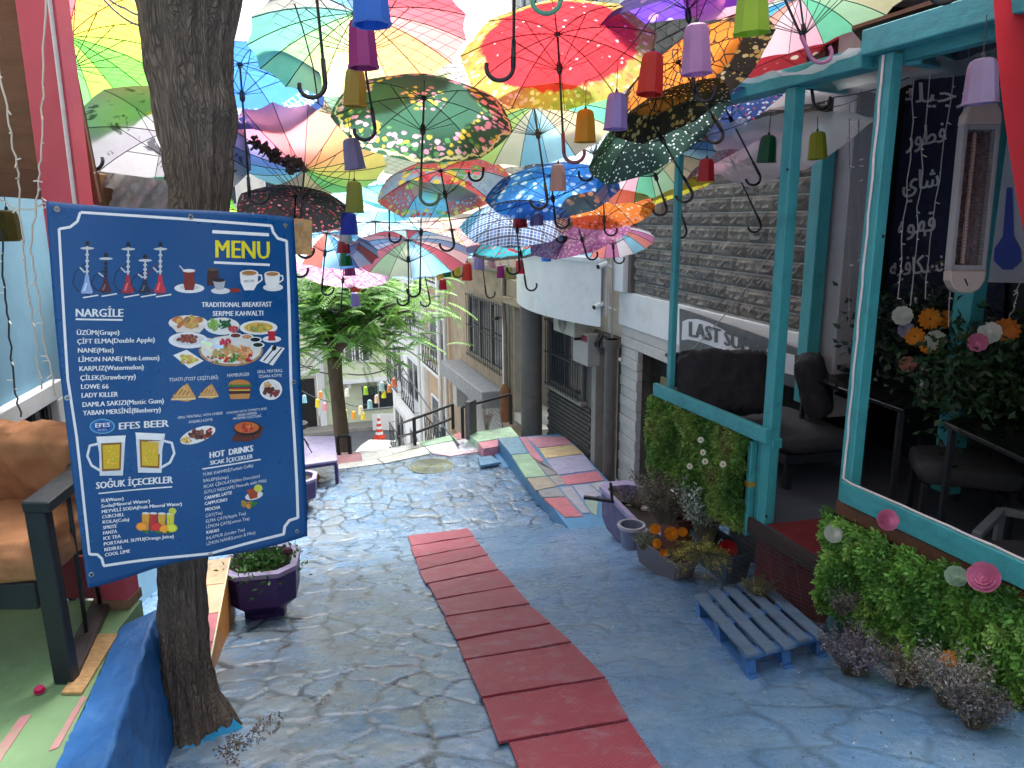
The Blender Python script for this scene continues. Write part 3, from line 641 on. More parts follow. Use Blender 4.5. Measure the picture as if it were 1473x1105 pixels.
# brown plywood eave panel
pw=thing('plywood_panel','weathered brown plywood panel above the bench, behind the red post','panel',tuple(Py(20,130,3.62)))
osb=mat('brown_ply','#6a4a33',.75,.25,2,.4,30,stretch=(1,1,6),dirt='#38261b',damt=.45,ds=2)
def vslab(pts,Y,t,m_,parent,name,dx=0):
    b=MB(); q=[Py(x,y,Y) for x,y in pts]; n=len(q); b.add(q+[p+Vector((0,t,0)) for p in q],[tuple(range(n)),tuple(range(n,2*n))[::-1]]+[(i,(i+1)%n,n+(i+1)%n,n+i) for i in range(n)]); return b.build(name,m_,parent,bevel=.003)
vslab([(-150,-60),(82,-60),(86,5),(141,284),(0,276),(-150,268)],3.62,.03,osb,pw,'sheet')
vslab([(-150,236),(133,248),(142,292),(0,282),(-150,278)],3.58,.035,wood('brown_batten','#5b3a25',.7,axis=0),pw,'batten')
tag(vslab([(118,246),(142,250),(150,296),(120,292)],3.9,.5,wood('brown_box_wood','#7a5233',.7),None,'timber_end'),'brown sawn timber end beside the red post above the banner','timber')
# crumpled grey plastic over umbrellas end
b=MB(); k=14; vs=[]
for j in range(8):
    for i in range(k): 
        p=Py(140+i*9,246+j*7+i*1.2,3.95+.05*math.sin(i*1.7+j)+.03*random.random()); vs.append(p)
b.add(vs,[(j*k+i,j*k+i+1,(j+1)*k+i+1,(j+1)*k+i) for j in range(7) for i in range(k-1)])
tag(b.build('plastic_sheet',mat('milky_plastic','#a7a4a4',.3,.1,5,.2,trans=.4),smooth=True,fix=False),'crumpled milky plastic sheet behind the tree trunk, above the banner','sheet')
# ---- armchair
ch=thing('lounge_chair','black metal framed lounge chair with tan cushions on the green terrace','chair',(-1.9,2.79,tz))
blk=mat('black_frame','#20242a',.45,.1,5,.15,40,dirt='#34383d',damt=.3)
fA=Hz(97,980,tz); fB=Hz(150,868,tz); 
def up(p,z): return Vector((p.x,p.y,z))
za=.36
b=MB(); b.beam(up(fA,tz+.0),up(fA,za)+Vector((-.01,0,0)),.085,.055,up=(0,1,0)); b.build('leg',blk,ch,bevel=.006)
b=MB(); b.beam(up(fB,tz),up(fB,za+.12),.05,.05,up=(0,1,0)); b.build('leg',blk,ch,bevel=.006)
b=MB(); b.beam(up(fA,za)+Vector((0,-.03,.02)),Vector((fA.x+.0,fA.y+.27,za+.05)),.11,.05); b.beam(Vector((fA.x+.0,fA.y+.26,za+.05)),Py(110,665,3.3),.07,.05); b.build('armrest',blk,ch,bevel=.006)
b=MB(); b.beam(up(fA,tz+.02),up(fB,tz+.02),.09,.035); b.build('floor_rail',mat('dusty_frame','#4a403e',.6,.15,4,.2),ch,bevel=.004)
for t0,t1 in ((.35,.25),(.75,.45)):
    q=up(fA.lerp(fB,t0+.15),tz+.03); w=Vector((fA.x+.01,fA.y+.1+t1*.3,za+.03)); b=MB(); b.tube([q,w],.010,8); b.build('rod',blk,ch,smooth=True)
b=MB(); b.box((fA.x-.62,2.83,-.02),(1.1,.05,.12)); b.box((fA.x-.62,3.32,-.02),(1.1,.05,.10)); b.build('seat_frame',blk,ch,bevel=.005)
b=MB(); b.beam(up(fB,.0),(fB.x-.02,fB.y+.18,.62),.05,.05); b.build('back_frame',blk,ch)
suede=mat('tan_suede','#a8734c',.85,.16,5,.3,90,dirt='#7a4a2c',damt=.35)
rx=Matrix.Rotation(R_(-68),4,'X')
cushion('seat_cushion',Matrix.Translation((fA.x-.43,3.08,.12))@Matrix.Rotation(R_(3),4,'Z'),(.82,.62,.20),suede,ch,.35,.011,2,44)
cushion('back_cushion',Matrix.Translation((fA.x-.44,3.34,.36))@rx@Matrix.Rotation(R_(3),4,'Y'),(.80,.50,.20),suede,ch,.55,.017,5,44)
# OSB offcut on the floor, pink flower scrap
ob=MB(); ob.slab([Hz(x,y,tz+.014) for x,y in ((88,996),(112,960),(136,912),(170,911),(118,996))],.012); tag(ob.build('chipboard_offcut',mat('chipboard','#c49b6a',.8,.3,30,.4,60,stretch=(1,3,1),dirt='#8a6238',damt=.5,ds=30),bevel=.001),'pale chipboard offcut under the black chair frame','board')
t=thing('fallen_flower','tiny crumpled pink flower on the green floor beside the chair foot','flower',tuple(Hz(57,994,tz)))
petals(axM(Hz(57,994,tz+.01),(.2,-.3,1)),.022,5,2,'petals',mat('hot_pink','#cf2f68',.6,.1),t)
# fairy lights (icicle strings) at far left
def string(name,label,pts,group=None,n=10,col='#cfc9bd',r=.004,drop=None):
    t=thing(name,label,'string lights',tuple(pts[0]),group); b=MB(); b.tube(pts,r,4); b.build('cord',mat('cord_'+col[1:],col,.6,.1,20,0),t)
    b=MB()
    for i in range(n):
        k=random.random()*(len(pts)-1.01); i0=int(k); p=Vector(pts[i0]).lerp(Vector(pts[i0+1]),k-i0); q=p+Vector((random.uniform(-.03,.03),random.uniform(-.02,0),random.uniform(-.02,.01))); b.tube([p,q],.0035,4)
    b.build('bulbs',mat('bulb_white','#dedcd4',.3,.05,20,0),t)['kind']='stuff'; return t
def wob(pts,Y,k=6,a=2.0):
    out=[]
    for (x0,y0),(x1,y1) in zip(pts[:-1],pts[1:]):
        for i in range(k): u=i/k; out.append(Py(x0+(x1-x0)*u+random.uniform(-a,a),y0+(y1-y0)*u,Y))
    out.append(Py(*pts[-1],Y)); return out
string('icicle_lights','white icicle light cord hanging down the left edge in front of the plywood',wob([(-6,-30),(-2,100),(14,180),(26,250),(30,320),(38,400),(48,470),(60,560)],3.3),n=14)
string('icicle_lights','white icicle light cord hanging close to the banner top left corner',wob([(66,-30),(62,120),(58,230),(52,290),(44,360),(56,430),(66,500),(80,570)],3.32),n=14)
string('icicle_lights','dark string light cord hanging at the far left over the blue wall',wob([(2,330),(6,410),(12,470),(22,560),(30,600)],3.3),n=8,col='#2c3136')
string('sagging_cord','pale cord sagging across the light blue wall at far left',wob([(0,286),(20,300),(45,302),(62,292),(75,296)],3.36),n=5)
# ---- low tiled wall beside the trunk
lw=thing('tiled_parapet','low parapet with tan tiles on top and ochre side beside the tree trunk','wall',tuple(G(308,975)))
pn=G(309,972); ztp=pn.z+.1; a0=Hz(300,962,ztp); a1=Hz(331,802,ztp); dd=(a1-a0); dd.z=0; nn_=Vector((-dd.y,dd.x,0)).normalized(); 
wall_=MB(); q=[a0,a1,a1+nn_*.35,a0+nn_*.35]; q=[p-Vector((0,0,.014)) for p in q]; wall_.slab(q,.9); wall_.build('body',mat('ochre_paint','#b0732c',.5,.15,5,.3,dirt='#7d4b22',damt=.35),lw)
cols=['#c3a27a','#c8a983','#bf4f62','#a23a44','#c3a27a','#b9966c']
t0=0
for i,(u0,u1) in enumerate(((.72,1),(.44,.715),(.2,.435),(.0,.195))):
    b=MB(); b.slab([a0.lerp(a1,u0),a0.lerp(a1,u1),a0.lerp(a1,u1)+nn_*.33,a0.lerp(a1,u0)+nn_*.33],.014,col=hx(['#c3a27a','#c8a983','#bf5f6c','#a8444e'][i])); b.build('tile',tilemat,lw,bevel=.003)
b=MB(); b.tube([a0+Vector((.0,0,.0)),a1],.007,6); b.build('edge_trim',mat('brass_trim','#d8c9a0',.3,.1),lw)
# ---- tree trunk
tr=thing('tree','old tree with dark fissured bark behind the blue banner, foot painted blue','tree',(-1.57,3.25,-1.1))
sk=[((290,1125),.30),((288,1090),.25),((286,1062),.212),((283,1035),.178),((272,985),.158),((264,930),.150),((259,860),.143),((262,760),.145),((275,600),.148),((284,440),.150),((288,330),.150),((291,270),.153),((286,215),.180),((283,170),.205),((276,120),.198),((272,70),.205),((272,20),.226),((272,-40),.25),((272,-110),.26)]
pts=[Py(x,y,3.25) for (x,y),r in sk]; rr=[r*.95-.045 for _,r in sk]
def interp(pts,rr,step):
    P2=[];R2=[]
    for i in range(len(pts)-1):
        L=(pts[i+1]-pts[i]).length; k=max(1,int(L/step))
        for j in range(k):
            u=j/k; P2.append(pts[i].lerp(pts[i+1],u)); R2.append(rr[i]*(1-u)+rr[i+1]*u)
    P2.append(pts[-1]);R2.append(rr[-1])
    for _ in range(6): R2=[R2[0]]+[(R2[i-1]+R2[i]+R2[i+1])/3 for i in range(1,len(R2)-1)]+[R2[-1]]; P2=[P2[0]]+[(P2[i-1]+P2[i]+P2[i+1])/3 for i in range(1,len(P2)-1)]+[P2[-1]]
    return P2,R2
def bark(P2,R2,N,flare=0,amp=1,kn=()):
    vs=[];fs=[];cs=[]
    for i,(p,r) in enumerate(zip(P2,R2)):
        for j in range(N):
            a=2*PI*j/N; d=Vector((math.cos(a),math.sin(a),0)); q=p+d*r
            w=noise.noise(Vector((d.x*5.5,d.y*5.5,q.z*1.6)))*.045+abs(noise.noise(Vector((d.x*15,d.y*15,q.z*4.5))))*.03+abs(noise.noise(Vector((d.x*34+3,d.y*34,q.z*9))))*.014
            w*=amp
            if flare and p.z<flare: w+=(.05*(flare-p.z)/.2)*max(0,math.sin(a*4+1))
            for kp,kr,kh in kn:
                dist=(q-kp).length
                if dist<kr: w+=kh*(math.cos(PI*dist/kr)+1)/2
            vs.append(p+d*(r+w))
    n=len(P2)
    for i in range(n-1):
        for j in range(N): j2=(j+1)%N; fs.append((i*N+j,i*N+j2,(i+1)*N+j2,(i+1)*N+j))
    fs.append(tuple((n-1)*N+j for j in range(N))); return vs,fs
m,n,l,bs_=newmat('bark'); co=coord(n,l,(1,1,.16)); v=n.new('ShaderNodeTexVoronoi'); v.feature='DISTANCE_TO_EDGE'; v.inputs['Scale'].default_value=120; 
wv=n.new('ShaderNodeMix'); wv.data_type='VECTOR'; wv.inputs[0].default_value=.16; l.new(co,wv.inputs[4]); nt_=n.new('ShaderNodeTexNoise'); nt_.inputs['Scale'].default_value=6; l.new(co,nt_.inputs['Vector']); l.new(nt_.outputs['Color'],wv.inputs[5]); l.new(wv.outputs[1],v.inputs['Vector'])
f=ramp(n,l,v.outputs['Distance'],.0,.22); c=mix(n,l,nz(n,l,coord(n,l,(1,1,.5)),7,8,.7),hx('#85786d'),hx('#574e47')); c=mix(n,l,f,hx('#564c44'),c)
sx=n.new('ShaderNodeSeparateXYZ'); l.new(coord(n,l),sx.inputs[0]); c=mix(n,l,ramp(n,l,nz(n,l,coord(n,l),3,6,.6),.42,.7),c,hx('#85756a'))
l.new(c,bs_.inputs['Base Color']); bs_.inputs['Roughness'].default_value=.85; p_=bumpn(n,l,f,bs_,.8,.010); bumpn(n,l,nz(n,l,coord(n,l,(1,1,.3)),60,6,.7),bs_,.5,.006,p_); barkm=m
P2,R2=interp(pts,rr,.022); vs,fs=bark(P2,R2,90,-.78,.8,kn=[(Py(325,150,3.15),.13,.035),(Py(255,120,3.08),.16,.02),(Py(300,205,3.06),.11,.02)]); b=MB(); b.add(vs,fs); b.build('trunk',barkm,tr,smooth=True,fix=False)
for dx,dy in ((-.5,.1),(.55,.3)):
    e=pts[-1]; q=[e-Vector((0,0,.05)),e+Vector((dx*.4,dy*.4,.5)),e+Vector((dx,dy,1.6)),e+Vector((dx*1.8,dy*2,3.6))]; P3,R3=interp(q,[.12,.12,.10,.06],.08); vs,fs=bark(P3,R3,24,0,.7); b=MB(); b.add(vs,fs); b.build('limb',barkm,tr,smooth=True,fix=False)
# blue paint ring and pale plaster patch at foot
def footpatch(name,m_,a0,a1,z0,z1,e):
    b=MB(); vs=[];A=22;Zn=8
    for i in range(Zn+1):
        z=z0+(z1-z0)*i/Zn; k=min(range(len(P2)),key=lambda q:abs(P2[q].z-z)); p,r=P2[k],R2[k]
        for j in range(A+1):
            a=a0+(a1-a0)*j/A; d=Vector((math.cos(a),math.sin(a),0)); zz=z+(.035*noise.noise(Vector((a*6,z*7,2))) if i in (0,Zn) else 0)
            q=p+d*r; w=noise.noise(Vector((d.x*5.5,d.y*5.5,q.z*1.6)))*.036+abs(noise.noise(Vector((d.x*15,d.y*15,q.z*4.5))))*.024+(.05*(-.78-p.z)/.2)*max(0,math.sin(a*4+1))*(p.z<-.78)
            x=p+d*(r+w+e); x.z=zz; vs.append(x)
    b.add(vs,[(i*(A+1)+j,i*(A+1)+j+1,(i+1)*(A+1)+j+1,(i+1)*(A+1)+j) for i in range(Zn) for j in range(A)]); return b.build(name,m_,tr,smooth=True,fix=False)
footpatch('paint_ring',mat('cyan_paint','#2d9bd0',.5,.15,8,.6,30,dirt='#1f6fa5',damt=.3),-1.7,.15,-1.10,-.955,.014)
footpatch('plaster_patch',mat('old_plaster','#8d8a86',.8,.3,10,.6,30,dirt='#5a80a5',damt=.5),-2.9,-2.35,-.88,-.58,.012)
b=MB()
for i in range(260):
    a=random.uniform(-1.0,.5); p=Vector((-1.57,3.25,0))+Vector((math.cos(a),math.sin(a),0))*random.uniform(.25,.40); 
    if random.random()<.4: p=Vector(G(random.uniform(325,345),random.uniform(1035,1100)))
    p.z=rz(p.x,p.y)+.003; v=Vector((random.uniform(-1,1),random.uniform(-1,1),.25))*.014; b.tube([p,p+v],.003,3)
lt_=b.build('litter',mat('leaf_litter','#5d4c3c',.9,.4,30,0)); tag(lt_,'dry litter and soil gathered at the foot of the tree',kind='stuff')
# ---- red rubber mats
def C7(x,y): return (380+x/2.188,600+y/2.188)
Lm=[(452,378),(463,412),(478,449),(490,489),(512,532),(541,583),(572,637),(612,712),(634,775),(688,897),(740,1042),(790,1190)]
Rm=[(640,353),(660,380),(684,410),(706,440),(740,487),(786,540),(836,597),(907,658),(972,720),(1077,833),(1148,968),(1275,1160)]
m,n,l,bs_=newmat('red_rubber'); co=coord(n,l); 
v=n.new('ShaderNodeTexVoronoi'); v.inputs['Scale'].default_value=62; v.inputs['Randomness'].default_value=0; mp=coord(n,l,(1,1,0),rot=(0,0,.6)); l.new(mp,v.inputs['Vector'])
dots=ramp(n,l,v.outputs['Distance'],.25,.5)
oi=n.new('ShaderNodeObjectInfo'); c=mix(n,l,nz(n,l,co,2.5,6,.65),hx('#a84252'),hx('#8c3444')); c=mix(n,l,ramp(n,l,oi.outputs['Random'],0,1,(0,0,0),(.8,)*3),c,hx('#9a4552')); 
c=mix(n,l,ramp(n,l,nz(n,l,co,7,8,.75,.3),.5,.72),c,hx('#a07a84')); c=mix(n,l,ramp(n,l,nz(n,l,coord(n,l,rot=(0,0,1)),2.2,8,.7),.6,.9),c,hx('#4d2226'))  # pale patches put dusty wear and a greyish sheen into the colour
l.new(c,bs_.inputs['Base Color']); bs_.inputs['Roughness'].default_value=.42; bs_.inputs['Specular IOR Level'].default_value=.4
p_=bumpn(n,l,dots,bs_,.5,.004); bumpn(n,l,nz(n,l,co,16,4,.6),bs_,.3,.01,p_); matm=m
words=['farthest','second farthest','third farthest','fourth from the far end','fifth from the far end','middle','seventh from the far end','eighth from the far end','third nearest','second nearest, wide','nearest, cut by the photo edge']
for i in range(11):
    a,b_,c_,d_=G(*C7(*Lm[i])),G(*C7(*Rm[i])),G(*C7(*Rm[i+1])),G(*C7(*Lm[i+1]))
    sh=.0 if i!=10 else .07; jit=random.uniform(-.012,.012)
    nx,ny=22,10; vs=[]
    for j in range(ny+1):
        u=.01+j/ny*.965
        for k in range(nx+1):
            w=k/nx; w2=sh+w*(1-sh); p=a.lerp(b_,w2).lerp(d_.lerp(c_,w2),u); edge=.006*noise.noise(Vector((p.x*5,p.y*5,i)))
            p=p.copy(); p+=Vector((SDX,SDY,0))*edge+Vector((SDY,-SDX,0))*jit; p.z=rz(p.x,p.y)+.020+.004*noise.noise(p*6)+.008*u**4+.008*max(0,noise.noise(p*2.2+Vector((i,0,0)))); vs.append(p)
    fs=[(j*(nx+1)+k,j*(nx+1)+k+1,(j+1)*(nx+1)+k+1,(j+1)*(nx+1)+k) for j in range(ny) for k in range(nx)]
    B0=len(vs); rim=[k for k in range(nx+1)]+[j*(nx+1)+nx for j in range(1,ny+1)]+[ny*(nx+1)+k for k in range(nx-1,-1,-1)]+[j*(nx+1) for j in range(ny-1,0,-1)]
    vs+=[Vector((vs[q].x,vs[q].y,vs[q].z-.014)) for q in rim]; fs+=[(rim[q],rim[(q+1)%len(rim)],B0+(q+1)%len(rim),B0+q) for q in range(len(rim))]
    bb=MB(); bb.add(vs,fs); o=bb.build('rubber_mat',matm,smooth=50,fix=True); tag(o,'red ribbed rubber mat strip on the blue lane, '+words[i],'mat','red mat strips laid down the lane')
# ---- small things on the road
mh=thing('manhole_cover','round ringed manhole cover on the blue landing near the top of the steps','manhole cover',tuple(G(620,671)))
p=G(620,671); b=MB(); M_=Matrix.Translation((p.x,p.y,rz(p.x,p.y)-.008))
pr=[(.0,.012)]; 
for k in range(7): r0=.05+k*.045; pr+=[(r0,.012),(r0+.004,.020),(r0+.026,.020),(r0+.030,.012)]
pr+=[(.36,.012),(.37,.024),(.40,.024),(.41,0)]
b.lathe(pr,40,M_,cap=False); b.build('cover',mat('worn_olive','#6f7358',.5,.2,8,.4,40,dirt='#7ea0bd',damt=.6,ds=6),mh)
hc=MB(); hc.slab([Hz(*C3(*q),G(700,665).z+.09) for q in ((250,620),(350,605),(425,655),(270,682))],.05); tag(hc.build('hatch_cover',mat('hatch_blue','#5c86a6',.5,.12,6,.3,dirt='#3e5a70',damt=.3),bevel=.006),'small raised blue metal hatch on the landing beside the coloured tiles','hatch')
b=MB(); b.slab([Hz(*C3(*q),G(710,650).z+.05) for q in ((345,550),(400,540),(520,690),(440,700))],.05); tag(b.build('kerb_ramp',mat('kerb_blue'),bevel=.006),'light blue painted ramp strip along the kerb',kind='structure')
# purple planters
purple=mat('purple_paint','#3d2460',.4,.12,4,.25,30,dirt='#2c1b47',damt=.35)
purple_l=mat('pale_rim','#8f82a6',.5,.12,5,.2,dirt='#6a5a86',damt=.3)
def oct_(w,d,ch): return [(-w/2+ch,-d/2),(w/2-ch,-d/2),(w/2,-d/2+ch),(w/2,d/2-ch),(w/2-ch,d/2),(-w/2+ch,d/2),(-w/2,d/2-ch),(-w/2,-d/2+ch)]
def loft(b,secs,M,cap=True,mi=0):
    n=len(secs[0][0]); vs=[M@Vector((x,y,z)) for pl,z in secs for x,y in pl]; fs=[]
    for i in range(len(secs)-1):
        for j in range(n): j2=(j+1)%n; fs.append((i*n+j,i*n+j2,(i+1)*n+j2,(i+1)*n+j))
    if cap: fs+=[tuple(range(n))[::-1]]
    b.add(vs,fs,mi)
def planter(label,p,w,d,h,yaw,long=False,rim=purple_l,):
    t=thing('planter',label,'planter',tuple(p)); M_=Matrix.Translation(p)@Matrix.Rotation(yaw,4,'Z'); b=MB(); c=.22*min(w,d)
    S2=[(oct_(w*.55,d*.55,c*.6),0),(oct_(w*.55,d*.55,c*.6),h*.2),(oct_(w*.95,d*.95,c),h*.42),(oct_(w,d,c),h*.9),(oct_(w*1.03,d*1.03,c),h*.93)]
    if long: S2=[(oct_(w*.86,d*.8,c),0),(oct_(w*.95,d*.95,c),h*.25),(oct_(w*.97,d*.97,c),h*.85),(oct_(w*1.02,d*1.03,c),h*.9)]
    loft(b,S2,M_); b.build('body',purple,t,bevel=.0)
    b=MB(); loft(b,[(oct_(w*1.03,d*1.03,c),h*(.93 if not long else .9)),(oct_(w*1.03,d*1.03,c),h),(oct_(w*.84,d*.80,c*.8),h),(oct_(w*.84,d*.8,c*.8),h*.88)],M_,False); b.build('rim',rim,t)
    b=MB(); b.prism(oct_(w*.84,d*.80,c*.8),.01,M_@Matrix.Translation((0,0,h*.88))); b.build('soil',mat('soil','#2c231c',.95,.4,20,.8,60),t)
    return t,M_,h
p=G(375,893); p=Vector((p.x,p.y,rz(p.x,p.y+.22)-.02)); t,M_,h=planter('purple faceted planter with leafy green plant between the banner and the lane',p+Vector((-.03,.22,0)),.56,.56,.50,R_(10))
cen=p+Vector((-.03,.22,h*.9)); N=900
cc=np.array(cen)+rng.normal(0,1,(N,3))*[.13,.13,.05]; clr=np.array([hx('#3f6b2c')]*N)*rng.uniform(.5,1.7,(N,1)); o=leafmesh('foliage',cc,rng.normal(0,1,(N,3))+[0,0,.8],rng.normal(0,1,(N,3))+[0,0,1],.05,.025,clr,leafm,t); o['kind']='stuff'
b=MB(); fl=cen+Vector((.2,.02,.0)); b.tube([fl,fl+Vector((.01,0,.09))],.004,4); b.lathe([(0,-.04),(.03,-.02),(.04,0),(.028,.025),(0,.035)],10,Matrix.Translation(fl+Vector((.01,0,.11)))); b.build('flower_head',mat('dark_burgundy','#4a1f33',.8,.3,20,.5),t)
p=G(443,738); p.z=rz(p.x-.22,p.y+.2)-.02; t,M_,h=planter('purple planter standing further down, half hidden by the banner edge',p+Vector((-.22,.2,0)),.62,.5,.52,R_(10))
# purple table with chair behind banner
tt=thing('purple_table','low purple wooden table at the banner edge near the small tree','table',tuple(G(477,690)))
zt2=G(477,690).z+.42; q=[Hz(*A5(*c),zt2) for c in ((60,900),(325,885),(340,1068),(100,1110))]
q=[Hz(424,628,zt2),Hz(481,627,zt2),Hz(485,662,zt2),Hz(400,674,zt2)]
b=MB(); b.slab(q,.035); b.build('tabletop',mat('lilac_top','#8a82a0',.5,.12,5,.25,dirt='#5a4a70',damt=.4),tt,bevel=.004)
b=MB(); qq=[p-Vector((0,0,.037)) for p in q]; ce=sum(qq,Vector())/4; qq=[p.lerp(ce,.03) for p in qq]; b.slab(qq,.05); b.build('apron',purple,tt)
for k in (1,2,3,0):
    f=q[k].lerp(ce,.05); f.z=zt2-.08; b=MB(); b.beam(f,(f.x,f.y,rz(f.x,f.y)),.05,.05); b.build('leg',purple,tt)
wc=thing('wire_chair','black wire legged chair standing behind the purple table','chair',tuple(q[0]+Vector((-.1,.1,0))))
w0=Hz(446,650,zt2)
b=MB()
for x,y in ((430,655),(449,652),(436,640),(444,640)): b.tube([Hz(x,y,zt2),Vector((w0.x-.22,w0.y+.0,zt2+.42))+Vector(((x-440)*.004,0,0))],.009,5); 
b.build('leg_frame',iron,wc); b=MB(); b.lathe([(.0,0),(.2,.0),(.22,.05),(.21,.08),(.0,.03)],16,Matrix.Translation((w0.x-.22,w0.y,zt2+.42))); b.build('seat',mat('black_iron'),wc)
b=MB(); b.lathe([(.0,0),(.05,.01),(.07,.06),(.05,.11),(0,.13)],12,Matrix.Translation(G(455,692))); tag(b.build('orange_ball',mat('orange_plastic','#b9822a',.5,.1)),'small orange ball on the ground under the purple table','ball')
# ================================================================ MENU BANNER
_tc={}
_ar=None
def textmesh(body,font=None):
    k=(body,font)
    if k in _tc: return _tc[k]
    cu=bpy.data.curves.new('t','FONT'); cu.body=body; cu.resolution_u=2; cu.size=1
    if font: cu.font=font
    o=bpy.data.objects.new('t',cu); me=o.to_mesh(); me.calc_loop_triangles()
    v=np.array([x.co[:2] for x in me.vertices]) if len(me.vertices) else np.zeros((0,2)); f=[tuple(p.vertices) for p in me.polygons]
    o.to_mesh_clear(); bpy.data.objects.remove(o); bpy.data.curves.remove(cu); _tc[k]=(v,f); return v,f
CAPH=.69
bL=P(95,560,2.62); bR=P(432,540,3.13); byaw=math.degrees(math.atan2(bR.x-bL.x,bR.y-bL.y)); FBn=Fr(bL.x,bL.y,byaw); BW=math.hypot(bR.x-bL.x,bR.y-bL.y)
# normal n points left of direction; camera side is -n for this frame
def brip(s,z): return .010*math.sin(s*5+1.5*z)+.006*math.sin(z*7+s*3)+.012*math.sin(s*2.2+2)*(1.5-z)*.5+.004*math.sin(s*14-z*3)+ .01*max(0,.35-z)*math.sin(s*9)
def BP(x,y,lay=0): s,z=FBn.px(x,y); return FBn.w(s,brip(s,z)-.0016*lay*1.0,z)
ban=thing('menu_banner','large blue vinyl menu banner tied in front of the tree trunk','banner',tuple(FBn.w(BW/2,0,.9)))
nx,ny=56,70; vs=[]
TL,TR,BRc,BLc=(66,289),(424,313),(440,771),(127,846)
for j in range(ny+1):
    v=j/ny
    for i in range(nx+1):
        u=i/nx; lx=TL[0]*(1-v)+BLc[0]*v+ (6*math.sin(v*PI)*-1); ly=TL[1]*(1-v)+BLc[1]*v; rx_=TR[0]*(1-v)+BRc[0]*v; ry=TR[1]*(1-v)+BRc[1]*v
        x=lx*(1-u)+rx_*u; y=ly*(1-u)+ry*u+ (2.2*math.sin(u*PI*2)*(1-v)) + v*3.5*math.sin(u*PI*3+.6)
        vs.append(BP(x,y))
b=MB(); b.add(vs,[(j*(nx+1)+i,j*(nx+1)+i+1,(j+1)*(nx+1)+i+1,(j+1)*(nx+1)+i) for j in range(ny) for i in range(nx)])
so=b.build('vinyl_sheet',mat('vinyl_blue','#0b4c86',.34,.06,3,.12,12,spec=.5,trans=.0),ban,smooth=True,fix=False)
sm_=so.modifiers.new('thick','SOLIDIFY'); sm_.thickness=.0012; sm_.offset=1 
ink=mat('printed_ink',None,.35,.04,10,.05,12,attr=True)
WHT=(.80,.82,.85)
def FA_(x,y): return (60+x/3.682,280+y/3.682)
def FB_(x,y): return (60+x/3.682,560+y/3.682)
txt=MB()
def put(bm,body,cv,x0,y0,x1,y1,h,col=WHT,lay=1,bold=0,font=None):
    v,f=textmesh(body,font)
    if not len(v): return
    mn=v.min(0);mx=v.max(0); w=mx[0]-mn[0]; 
    for k in range(1+bold):
        pts=[]
        for x,y in v:
            u=(x-mn[0])/w; X=x0+(x1-x0)*u+(k*2.2); Y=y0+(y1-y0)*u-h*(y/CAPH); pts.append(BP(*cv(X,Y),lay+k*.05))
        bm.add(pts,f,0,col)
def pbar(bm,cv,pts,th,col=WHT,lay=1,sub=8):
    P0=[]
    for (x0,y0),(x1,y1) in zip(pts[:-1],pts[1:]):
        for i in range(sub): P0.append((x0+(x1-x0)*i/sub,y0+(y1-y0)*i/sub))
    P0.append(pts[-1]); vs=[]
    for i,p in enumerate(P0):
        a=P0[max(i-1,0)];c=P0[min(i+1,len(P0)-1)]; dx,dy=c[0]-a[0],c[1]-a[1]; L=math.hypot(dx,dy) or 1; nx_,ny_=-dy/L*th/2,dx/L*th/2
        vs+=[BP(*cv(p[0]+nx_,p[1]+ny_),lay),BP(*cv(p[0]-nx_,p[1]-ny_),lay)]
    bm.add(vs,[(2*i,2*i+1,2*i+3,2*i+2) for i in range(len(P0)-1)],0,col)
def pell(bm,cv,cx,cy,rx,ry,col,lay=1,rot=0,n=18,a0=0,a1=360):
    vs=[BP(*cv(cx,cy),lay)]; ca,sa=math.cos(R_(rot)),math.sin(R_(rot))
    for i in range(n+1):
        a=R_(a0+(a1-a0)*i/n); x,y=rx*math.cos(a),ry*math.sin(a); vs.append(BP(*cv(cx+x*ca-y*sa,cy+x*sa+y*ca),lay))
    bm.add(vs,[(0,i+1,i+2) for i in range(n)],0,col)
def ppoly(bm,cv,pts,col,lay=1): bm.add([BP(*cv(*p),lay) for p in pts],[tuple(range(len(pts)))],0,col)
A_=FA_;B_=FB_
put(txt,'MENU',A_,912,332,1198,340,92,hx('#e3d62c'),1,3)
